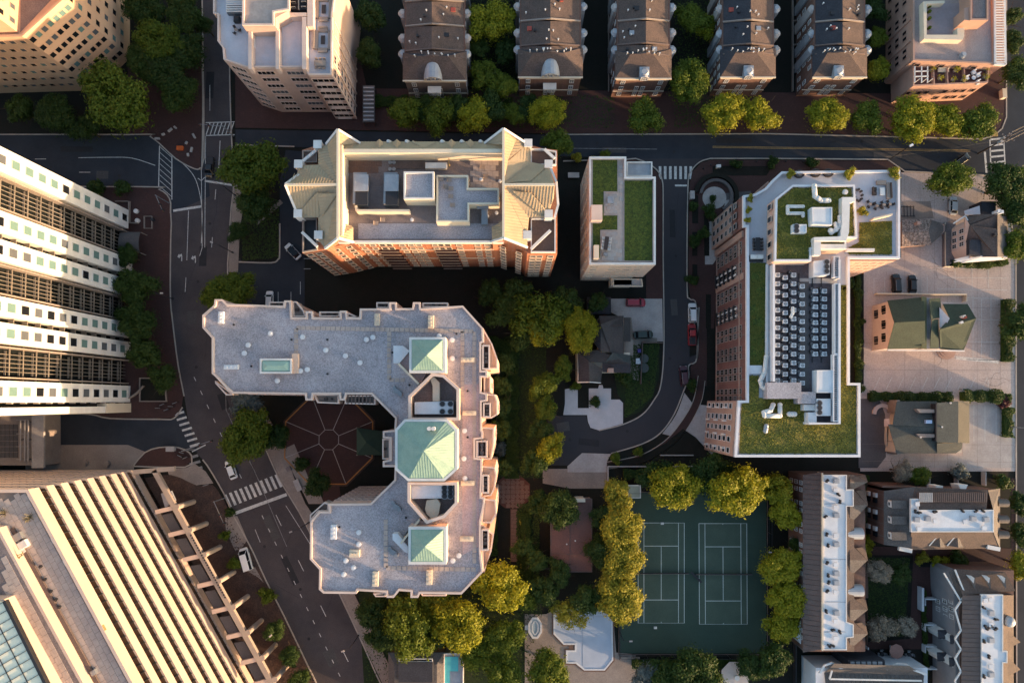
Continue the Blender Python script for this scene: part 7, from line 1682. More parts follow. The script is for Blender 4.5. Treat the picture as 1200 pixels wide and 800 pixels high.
# ================================================================ VEHICLES
def carpaint(n, c, r=.28): return mat(n, c, rough=r, grain=.03, mix=.1, spec=.6)
RUB = mat('tyre_rubber', (.015,.015,.016), grain=.1); HL = mat('lamp_glass', (.7,.7,.66), rough=.2, grain=.02); TL = mat('tail_lamp', (.35,.02,.02), rough=.3, grain=.02)
def car(label, x, y, ang, m, kind='sedan', z=.03, group='vehicles', cat='car', open_=False):
    """car of real size, nose towards ang (degrees from picture right, anticlockwise)"""
    c = W(x, y, z+.8); t = T({'sedan':'parked_car','suv':'parked_car','van':'van','pickup':'pickup_truck'}[kind], (0, 0, 0), label, cat, group)
    L_, w_, h1, h2 = {'sedan': (4.7, 1.85, .95, 1.45), 'suv': (4.8, 1.95, 1.1, 1.75), 'van': (5.4, 2.1, 1.2, 2.2), 'pickup': (5.3, 1.95, 1.1, 1.8)}[kind]
    cab = {'sedan': (-.30, .18, -.42, .30), 'suv': (-.44, .16, -.48, .28), 'van': (-.46, .26, -.485, .40), 'pickup': (-.08, .20, -.12, .30)}[kind]
    # lofted body: rings along x of (x, halfwidth, zlow, zhigh)
    prof = [(-.5, .80, .45, h1*.82), (-.485, .93, .32, h1*.95), (-.40, 1.0, .24, h1), (-.1, 1.0, .22, h1), (.22, 1.0, .22, h1*.98), (.40, .98, .24, h1*.86), (.475, .88, .32, h1*.74), (.5, .72, .42, h1*.62)]
    b = MB(); vs = []; fs = []; n = 8
    for px_, hw, zl, zh in prof:
        X = px_*L_; Y = hw*w_/2
        vs += [(X, -Y*.9, zl), (X, -Y, zl+.15), (X, -Y, zh-.18), (X, -Y*.88, zh), (X, Y*.88, zh), (X, Y, zh-.18), (X, Y, zl+.15), (X, Y*.9, zl)]
    for i in range(len(prof)-1):
        for j in range(n): fs.append([i*n+j, i*n+(j+1) % n, (i+1)*n+(j+1) % n, (i+1)*n+j])
    fs += [list(range(n)), list(range((len(prof)-1)*n, len(prof)*n))[::-1]]; b.add(vs, fs)
    body = t.part('body', b, m, smooth=False)
    r0, r1, g0, g1 = [v*L_ for v in cab]; rw, gw = w_*.36, w_*.45
    g = MB(); zb = h1-.06
    g.add([(g0,-gw,zb),(g1,-gw,zb),(g1,gw,zb),(g0,gw,zb),(r0,-rw,h2-.05),(r1,-rw,h2-.05),(r1,rw,h2-.05),(r0,rw,h2-.05)], [[0,1,5,4],[1,2,6,5],[2,3,7,6],[3,0,4,7],[4,5,6,7]]); t.part('windscreen_glass', g, GL)
    rf_ = MB().add([(r0,-rw*1.02,h2-.06),(r1,-rw*1.02,h2-.06),(r1,rw*1.02,h2-.06),(r0,rw*1.02,h2-.06),(r0+.12,-rw*.9,h2),(r1-.12,-rw*.9,h2),(r1-.12,rw*.9,h2),(r0+.12,rw*.9,h2)], [[0,1,5,4],[1,2,6,5],[2,3,7,6],[3,0,4,7],[4,5,6,7]])
    if not open_: ro_ = t.part('roof', rf_, m)
    pl = MB()
    for (ax, bx) in ((g0, r0), (g1, r1)):
        for s_ in (-1, 1): pl.beam((ax, s_*gw, zb), (bx, s_*rw, h2-.03), .08, .06)
    for s_ in (-1, 1): pl.beam((( g0+g1)/2, s_*gw, zb), ((r0+r1)/2, s_*rw, h2-.03), .08, .06)
    t.part('pillars', pl, m, kind='stuff')
    for ax in (-.30, .31):
        for s_ in (-1, 1):
            X = ax*L_; Y = s_*(w_/2-.09); wv = MB(); k = 12; vs = []; fs = []
            for j in (0, 1):
                for i in range(k): vs.append((X+.34*math.cos(2*math.pi*i/k), Y+(j-.5)*.22, .34+.34*math.sin(2*math.pi*i/k)))
            fs = [[i, (i+1) % k, k+(i+1) % k, k+i] for i in range(k)]+[list(range(k)), list(range(k, 2*k))]; wv.add(vs, fs)
            wo = t.part('wheel', wv, RUB); vs = [(X+.2*math.cos(2*math.pi*i/k), Y+s_*.115, .34+.2*math.sin(2*math.pi*i/k)) for i in range(k)]; t.part('rim', MB().face(vs), STEEL, parent=wo)
    for s_ in (-1, 1):
        t.part('headlight', MB().box((L_*.472, s_*w_*.34, h1*.66), (.16, .34, .14)), HL); t.part('tail_light', MB().box((-L_*.485, s_*w_*.38, h1*.78), (.12, .3, .16)), TL); t.part('wing_mirror', MB().box((g1-.35, s_*(w_/2+.08), h1+.02), (.16, .2, .14)), m)
    if kind == 'pickup': t.part('load_bed', MB().prism([(-.46*L_, -w_*.4), (-.13*L_, -w_*.4), (-.13*L_, w_*.4), (-.46*L_, w_*.4)], h1-.02, h1+.01), DARK)
    if open_: t.part('open_cabin', MB().box((-.1, 0, h1-.02), (1.9, w_*.7, .1)), DARK); [t.part('seat', MB().box((xx, yy, h1+.12), (.5, .5, .3)), FURN) for xx in (-.5, .3) for yy in (-.38, .38)]
    if kind == 'suv': t.part('roof_rail', MB().box(((r0+r1)/2, rw*.9, h2+.04), (r1-r0-.4, .05, .05)), STEEL)
    t.o.location = (c[0], c[1], z); t.o.rotation_euler = (0, 0, R(ang)); return t.o
PW = carpaint('white_paint', (.70,.70,.70)); PK = carpaint('black_paint', (.012,.012,.014), .2); PR = carpaint('red_paint', (.28,.015,.02)); PM = carpaint('maroon_paint', (.06,.015,.025)); PS = carpaint('silver_paint', (.42,.45,.47)); PG = carpaint('dark_green_paint', (.02,.035,.03)); PCR = carpaint('crimson_paint', (.30,.02,.04))
car('black pickup waiting at the stop line on the boulevard beside the big tree', 245.5, 196, -92, PK, 'pickup', cat='pickup truck')
car('silver convertible turning in the driveway west of the orange brick flats', 343, 294.5, 134, PW, 'sedan', open_=True)
car('white car parked at the edge of the driveway north of the U-shaped block', 315.5, 352, 90, PW, 'sedan')
car('white saloon driving up the boulevard above the crosswalk', 270.5, 550, 112, PW, 'sedan', cat='car')
car('white van with dark windscreen parked in the bay by the striped office', 288, 655, 108, PW, 'van', cat='van')
car('crimson car parked across the top of the small house driveway', 745, 354.5, 0, PCR, 'suv', z=.08)
car('dark green open car beside the small grey house', 754, 392, 3, PG, 'sedan', z=.08)
car('white estate car at the kerb of the curving street', 811.5, 366.5, 90, PW, 'suv')
car('red pickup parked behind the white car on the curving street', 811, 392, 90, PR, 'pickup', cat='pickup truck')
car('dark maroon car at the kerb near the bend of the curving street', 801.5, 440, 94, PM, 'suv')
car('black car parked in the car park, left of the pair', 1050.5, 332, 91, PK, 'suv', z=.07)
car('black car parked in the car park, right of the pair', 1069.5, 333, 88, PK, 'sedan', z=.07)
car('silver car parked below the leafy tree north of the pale gabled house', 1117.5, 241, 85, PS, 'sedan', z=.07)
car('black car at the end of the cross street under the overhead wires', 1127, 188, 35, PK, 'suv')
# ================================================================ STREET FURNITURE
def lamp(x, y, ang, l, h=8.5):
    c = W(x, y, 0); t = T('street_lamp', (c[0], c[1], 0), l, 'street lamp', 'street lamps of the boulevard'); a = R(ang); e = (c[0]+1.6*math.cos(a), c[1]+1.6*math.sin(a))
    t.part('pole', MB().cyl(c, .11, .1, h, 8, r2=.07), DARK); t.part('base', MB().cyl(c, .22, .1, .7, 8), DARK); t.part('arm', MB().tube((*c, h-.1), (*e, h+.2), .05, 6), DARK); t.part('lamp_head', MB().box((e[0], e[1], h+.2), (.75, .35, .16), a, taper=.8), CONC)
for x, y, a, l in ((276,229,160,'street lamp near the big tree east of the boulevard'),(273,296,160,'street lamp by the planted court of the driveway'),(203,350,0,'street lamp in front of the white tower on the boulevard'),(326,735,40,'street lamp on the lower left side of the boulevard'),(362,612,200,'street lamp beside the lower wing of the U-shaped block'),(420,744,200,'street lamp on the lower right side of the boulevard'),(899,640,180,'court lamp on the right side of the tennis fence'),(726,740,0,'court lamp by the pool corner of the tennis fence')): lamp(x, y, a, l, 8.5 if x < 700 else 6)
def sigpole(x, y, x2, y2, l, h=6.5):
    c = W(x, y, 0); e = W(x2, y2, 0); t = T('traffic_signal', (c[0], c[1], 0), l, 'traffic light', 'traffic signals of the boulevard')
    t.part('pole', MB().cyl(c, .14, .1, h, 8, r2=.1), STEEL); t.part('mast_arm', MB().tube((*c, h-.3), (*e, h), .09, 6, r2=.05), STEEL)
    for f in (.6, .97):
        p_ = Vector(c)+(Vector(e)-Vector(c))*f; hd = t.part('signal_head', MB().box((p_.x, p_.y, h-.35), (.38, .34, 1.05)), DARK)
        for k, mm_ in enumerate((TL, YELL, MATS['dark_leaves'])): t.part('signal_lens', MB().cyl((p_.x, p_.y-.2), .1, h-.1-k*.33, h-.06-k*.33, 8), mm_, parent=hd)
sigpole(228, 526, 262, 514, 'signal mast on the brick island reaching over the boulevard'); sigpole(264, 583, 276, 608, 'signal mast at the lower end of the main crosswalk'); sigpole(274, 160, 247, 158, 'signal mast at the hatched crosswalk at the top of the boulevard'); sigpole(198, 238, 206, 255, 'signal mast at the south-west corner of the slip lane')
def thing_box(name, x, y, sz, m, l, cat, z=.12, group=None, rot=0):
    c = W(x, y, z); t = T(name, (c[0], c[1], z), l, cat, group); t.part('cabinet', MB().box((c[0], c[1], z+sz[2]/2), sz, rot), m); t.part('lid', MB().box((c[0], c[1], z+sz[2]+.04), (sz[0]*1.08, sz[1]*1.08, .08), rot), m)
thing_box('utility_cabinet', 810, 230, (1.0,1.9,1.2), CONC, 'pale utility cabinet at the kerb beside the round plaza', 'cabinet')
thing_box('utility_cabinet', 841, 196, (1.0,.7,.9), WHITE, 'small white cabinet on the dark bed north of the round plaza', 'cabinet')
thing_box('utility_cabinet', 1173, 112, (1.0,2.2,1.3), CREAM, 'cream cabinet on the brick corner below the peach building', 'cabinet')
thing_box('utility_cabinet', 202, 525.5, (1.8,1.1,1.2), CONC, 'grey cabinet on the brick island beside the side road', 'cabinet')
thing_box('construction_crate', 212, 174.5, (1.5,1.0,.6), mat('orange_plastic', (.60,.12,.03)), 'bright orange crate on the brick corner at the top of the boulevard', 'crate')
thing_box('bench', 349.5, 568, (1.2,2.6,.5), CONC, 'pale stone bench on the pavement right of the main crosswalk', 'bench', rot=R(25))
thing_box('bench', 339, 549, (1.0,1.0,.6), GRAVD, 'dark square tree box at the top of the pavement right of the crosswalk', 'planter', rot=R(25))
thing_box('rubbish_bin', 797, 338, (.6,.6,1.0), DARK, 'dark bin on the pavement near the white parked car', 'bin') if 0 else None
thing_box('newspaper_box', 180, 258, (.7,.6,.9), DARK, 'dark news box on the brick pavement by the white tower', 'box')
thing_box('bench', 672, 206, (2.6,1.2,.5), CONC, 'pale bench in the shade between the brick flats and the green roof tower', 'bench')
thing_box('yellow_mat', 1165.5, 157.5, (1.4,1.0,.06), YELL, 'yellow tactile kerb ramp at the top of the right-hand crosswalk', 'kerb ramp')
for i, (x, y) in enumerate(((186,478),(191,474),(196,480),(201,476),(206,472),(212,534),(218,536),(214,530))):
    c = W(x, y, .12); s = T('parked_scooter', (c[0], c[1], .12), ('%s small two-wheeler %s' % (['first','second','third','fourth','fifth','first','second','third'][i], 'parked on the brick corner north of the side road' if i < 5 else 'parked on the brick island')), 'scooter', 'scooters at the side road'); a = R(random.uniform(-30, 30))
    s.part('frame', MB().beam((c[0]-.6*math.cos(a), c[1]-.6*math.sin(a), .7), (c[0]+.6*math.cos(a), c[1]+.6*math.sin(a), .8), .12, .2), STEEL); s.part('handlebar', MB().beam((c[0]+.6*math.cos(a)-.3*math.sin(a), c[1]+.6*math.sin(a)+.3*math.cos(a), 1.2), (c[0]+.6*math.cos(a)+.3*math.sin(a), c[1]+.6*math.sin(a)-.3*math.cos(a), 1.2), .05, .05), DARK)
    for q_ in (-.6, .6): s.part('wheel', MB().box((c[0]+q_*math.cos(a), c[1]+q_*math.sin(a), .42), (.6, .08, .6), a, taper=.9), RUB)
# utility pole with wires at the right-hand crossroads
c = W(1146, 180, 0); t = T('utility_pole', (c[0], c[1], 0), 'timber utility pole with crossarms at the crossroads on the right', 'utility pole')
top = 11.0; t.part('pole', MB().cyl(c, .2, 0, top, 8, r2=.13), BARK)
for k, (zz_, a_) in enumerate(((10.6, R(58)), (9.6, R(58)), (10.2, R(-30)))):
    d_ = Vector((math.cos(a_), math.sin(a_)))*1.5; ca_ = t.part('crossarm', MB().beam((c[0]-d_.x, c[1]-d_.y, zz_), (c[0]+d_.x, c[1]+d_.y, zz_), .16, .16), WOOD)
    for q_ in (-1, -.5, .5, 1): t.part('insulator', MB().cyl((c[0]+d_.x*q_, c[1]+d_.y*q_), .07, zz_+.08, zz_+.32, 6), CONC, parent=ca_)
t.part('transformer', MB().cyl((c[0]-.5, c[1]-.35), .35, 7.8, 9.0, 10), CONC); t.part('transformer', MB().cyl((c[0]+.2, c[1]+.55), .33, 7.8, 9.0, 10), CONC)
def wire(a, b, sag, l, n=14, r=.02):
    a, b = Vector(a), Vector(b); m = MB(); pr = None
    for i in range(n+1):
        u = i/n; p_ = a+(b-a)*u; p_.z -= sag*4*u*(1-u)
        if pr is not None: m.tube(pr, p_, r, 4)
        pr = p_
    t.part('overhead_wire', m, DARK)
for i, (zz_, off) in enumerate(((10.9, -1.4), (10.9, 0), (10.9, 1.4), (9.9, -1.2), (9.9, 1.2))):
    o_ = Vector((math.cos(R(58)), math.sin(R(58))))*off
    wire((c[0]+o_.x, c[1]+o_.y, zz_), (c[0]+60+o_.x, c[1]+30+o_.y, zz_), 1.6, '')
    if i in (1, 3): wire((c[0]+o_.x, c[1]+o_.y, zz_), (*W(1050-i*4, 186, 7), 7), 1.2, '')
wire((c[0], c[1], 9), (*W(1038, 184, 9.5), 9.5), .8, '')
c2 = W(1042, 187, 0); t = T('short_pole', (c2[0], c2[1], 0), 'short pole with a white fitting at the corner of the brick flats', 'pole'); t.part('pole', MB().cyl(c2, .12, 0, 9.5, 8), BARK); t.part('fitting', MB().box((c2[0], c2[1], 9.4), (.9, .5, .3), R(30)), MEMB)
for x0_, y0_, l in ((1180,500,'street pole beside the small hedge at the right edge'),(1190,296,'street pole by the right-hand road south of the crossroads')):
    c = W(x0_, y0_, 0); t = T('street_pole', (c[0], c[1], 0), l, 'pole'); t.part('pole', MB().cyl(c, .12, 0, 9, 8), STEEL); t.part('arm', MB().tube((*c, 8.8), (c[0]+2.6, c[1]-.2, 9.1), .06, 6), STEEL)
# pedestrians' terraces, bollards along the curving street
for i in range(12):
    x, y = [(757,205),(762,214),(824,198),(832,194),(842,192),(856,191),(870,191),(886,190),(905,190),(920,190),(940,190),(957,190)][i]
    c = W(x, y, .12); s = single('bollard', MB().cyl(c, .12, .12, .95, 8).cyl(c, .15, .95, 1.05, 8), DARK, ['first','second','third','fourth','fifth','sixth','seventh','eighth','ninth','tenth','eleventh','twelfth'][i]+' dark bollard from the left along the south side of the cross street', 'bollard', 'bollards along the cross street')

for i, (x, y) in enumerate(((185,163),(192,158),(200,153),(219,168),(225,176),(221,182),(228,160),(206,150))):
    c = W(x, y, .12); single('stone_seat', MB().box((c[0], c[1], .32), (.7 if i % 2 else 1.2, .4, .4), R(20*i)).box((c[0], c[1], .55), (.8 if i % 2 else 1.3, .5, .06), R(20*i)), CONC, ['first','second','third','fourth','fifth','sixth','seventh','eighth'][i]+' small pale seat scattered on the brick corner by the orange crate', 'seat', 'pale seats on the brick corner')
# ---- wear on the streets: manhole covers, patched asphalt, drains (each a piece of the road it lies in)
bo = bpy.data.objects['boulevard']; cs = bpy.data.objects['cross_street']; cv = bpy.data.objects['curving_street']; wr = bpy.data.objects['west_road']; tr = bpy.data.objects['tennis_ground']
IRON = mat('cast_iron', (.018,.018,.02), rough=.5, grain=.3); PAT = mat('asphalt_patch', (.022,.022,.026), c2=(.03,.029,.032), scale=.5, grain=.2); PATL = mat('asphalt_patch_pale', (.075,.07,.07), c2=(.06,.055,.056), scale=.5, grain=.25)
for x, y, par in ((246,262,bo),(232,330,bo),(251,390,bo),(258,455,bo),(285,532,bo),(310,640,bo),(352,690,bo),(362,748,bo),(230,430,bo),(700,168,cs),(790,178,cs),(905,180,cs),(1010,166,cs),(1100,184,cs),(792,300,cv),(785,420,cv),(735,505,cv),(668,515,cv),(60,196,wr),(140,206,wr)):
    c = W(x, y, 0); struct('manhole_cover', MB().cyl(c, .36, .02, .0325, 14), IRON, par, None)
rnd = random.Random(9)
for x, y, sx, sy, a, m, par in ((238,300,1.8,5,0,PAT,bo),(225,372,2.2,3.2,4,PATL,bo),(262,470,2,4,20,PAT,bo),(318,618,2,6,27,PATL,bo),(340,668,1.6,7,27,PAT,bo),(388,770,2.6,4,27,PATL,bo),(246,100,2,7,0,PAT,bo),(720,176,6,1.4,0,PATL,cs),(860,165,9,1.2,0,PAT,cs),(1040,182,7,1.5,0,PATL,cs),(788,262,1.4,7,0,PAT,cv),(790,360,1.6,4,3,PATL,cv),(660,500,3,2.2,10,PATL,cv),(690,518,5,1.6,-6,PAT,cv),(90,175,8,1.4,0,PAT,wr),(120,205,3,2,0,PATL,wr)):
    c = W(x, y, 0); struct('road_patch', MB().box((c[0], c[1], .0275), (sx, sy, .006), R(a)), m, par, None)
crk = mat('crack_sealant', (.012,.012,.014), rough=.4)
m = MB()
for x, y, a, n in ((245,290,88,30),(215,350,80,22),(240,420,95,26),(290,560,62,24),(330,650,62,30),(372,730,64,26),(300,600,150,12),(350,700,150,14),(700,172,2,26),(860,178,0,40),(980,166,178,30),(1070,182,3,24),(790,280,90,26),(782,395,95,18),(680,505,10,18),(60,190,4,26),(130,178,175,22),(110,500,3,26),(150,505,80,6)):
    p = Vector(W(x, y, 0)); d = R(a); pts = [tuple(p)]
    for k in range(n): d += rnd.uniform(-.35, .35)*.6; d += (R(a)-d)*.15; p = p+Vector((math.cos(d), math.sin(d)))*.45; pts.append(tuple(p))
    m.strip(pts, .05, .0315)
struct('road_cracks', m, crk)
m = MB()
for x0, y0, x1, y1 in ((1012,392,1110,432),(1062,206,1100,300),(1140,430,1186,450),(1060,310,1150,343)):
    for k in range(3):
        p = Vector(W(rnd.uniform(x0, x1), rnd.uniform(y0, y1), 0)); d = rnd.uniform(0, 6.28); pts = [tuple(p)]
        for q in range(16): d += rnd.uniform(-.5, .5); p = p+Vector((math.cos(d), math.sin(d)))*.45; pts.append(tuple(p))
        m.strip(pts, .045, .079)
struct('lot_cracks', m, crk)
# ================================================================ TREES AND SHRUBS
def crown_mesh(seed, lobes, n, leaf, flat=.8, spread=1.0, name='crown'):
    """unit crown (radius about 1): thousands of small leaf faces scattered through uneven lobes"""
    rnd = random.Random(seed); L_ = [(0, 0, -.25, .5)]
    sq = (rnd.uniform(.8, 1), rnd.uniform(0, 6.28))
    for i in range(lobes):
        a = i*2.4+rnd.uniform(-.5, .5); r = spread*(.14+.64*math.sqrt((i+.5)/lobes))*rnd.uniform(.82, 1.12)
        r *= 1-.16*(1+math.cos(2*(a-sq[1]))); lr = rnd.uniform(.17, .33)*(14/lobes)**.35
        L_.append((r*math.cos(a), r*math.sin(a), (.62*math.sqrt(max(0, 1-(r/.95)**2))-.22+rnd.uniform(-.14, .16))*flat, lr))
    v = []; f = []
    tot = sum(l[3]**2 for l in L_)
    for (cx, cy, cz, r) in L_:
        for k in range(int(n*r*r/tot)):
            z = rnd.uniform(-.75, 1); t = rnd.uniform(0, 6.28); q = math.sqrt(max(0, 1-z*z)); d = Vector((q*math.cos(t), q*math.sin(t), z))
            rr = r*(rnd.uniform(.45, 1.18) if rnd.random() < .85 else rnd.uniform(1.0, 1.6)); p = Vector((cx, cy, cz))+d*rr*Vector((1, 1, .95)).x
            nn_ = (d+Vector((rnd.uniform(-.7, .7), rnd.uniform(-.7, .7), rnd.uniform(-.5, .9)))).normalized()
            u = nn_.cross(Vector((rnd.uniform(-1, 1), rnd.uniform(-1, 1), rnd.uniform(-1, 1)))); u.normalize(); w_ = nn_.cross(u)
            s = leaf*rnd.uniform(.6, 1.35); b = len(v)
            v += [tuple(p-u*s), tuple(p+w_*s*.55+u*s*.1), tuple(p+u*s), tuple(p-w_*s*.55+u*s*.1)]; f.append([b, b+1, b+2, b+3])
    me = bpy.data.meshes.new(name); me.from_pydata(v, [], f); me.update(); return me
BIG = [crown_mesh(s, 34, 15000, .040) for s in (1, 2, 3, 4, 5, 6)]
MID = [crown_mesh(s, 20, 8000, .055) for s in (11, 12, 13, 14, 15, 16)]
LOOSE = [crown_mesh(s, 18, 3500, .055, spread=1.1) for s in (21, 22)]
SML = [crown_mesh(s, 8, 1200, .12) for s in (31, 32, 33)]
_cm = {}
def crown_for(me, mt):
    k = (me.name, mt.name)
    if k not in _cm:
        c = me.copy(); c.materials.clear(); c.materials.append(mt); _cm[k] = c
    return _cm[k]
def trunk_mesh(seed):
    rnd = random.Random(seed); m = MB(); m.cyl((0, 0), .055, 0, .5, 8, r2=.035); m.tube((0, 0, .48), (rnd.uniform(-.06, .06), rnd.uniform(-.06, .06), 1.3), .034, 6, r2=.01)
    for i in range(6):
        a = i*1.05+rnd.uniform(-.3, .3); z = rnd.uniform(.4, .9); r = rnd.uniform(.35, .7); e = (r*math.cos(a), r*math.sin(a), z+rnd.uniform(.2, .5)); m.tube((0, 0, z-.05), e, .02, 5, r2=.008)
        m.tube(e, (e[0]*1.3+rnd.uniform(-.1, .1), e[1]*1.3+rnd.uniform(-.1, .1), e[2]+.15), .008, 4, r2=.003)
    return m.mesh('trunk', BARK)
TRK = [trunk_mesh(s) for s in (1, 2, 3)]
def tree(x, y, d, col, label, group=None, loose=False, h=None, ex=None):
    """crown centre at photo pixel (x, y), crown diameter d pixels"""
    r = d*.203/2*.98; H = h or (3.2+r*1.5); zc = H-r*.75
    c = W(x, y, zc); k = CAM_H-zc; r *= k/CAM_H
    t = T('tree' if d > 21 else 'shrub', (c[0], c[1], 0), label, 'tree' if d > 21 else 'shrub', group)
    rnd = random.Random(int(x*7+y*13))
    me = rnd.choice(LOOSE) if loose else (rnd.choice(BIG) if d >= 46 else (rnd.choice(MID) if d > 21 else rnd.choice(SML)))
    if d <= 21: zc = max(r*.75, .6); t.o.location = (c[0], c[1], 0)
    o = t.inst('crown' if d > 21 else 'foliage', crown_for(me, LF[col]), (c[0], c[1], zc), rnd.uniform(0, 6.28)); sx = rnd.uniform(.92, 1.1)
    if ex: o.rotation_euler = (0, 0, rnd.choice((0, math.pi)) + R(rnd.uniform(-8, 8))); o.scale = (r*1.3*ex[0], r*1.3*ex[1], r*1.0)
    else: o.scale = (r*1.3*sx, r*1.3/sx, r*1.1)
    tk = t.inst('trunk' if d > 21 else 'stem', rnd.choice(TRK), (c[0], c[1], 0), rnd.uniform(0, 6.28)); s = max(zc/1.0, .3)
    tk.scale = (s*.9, s*.9, s)
    return t.o
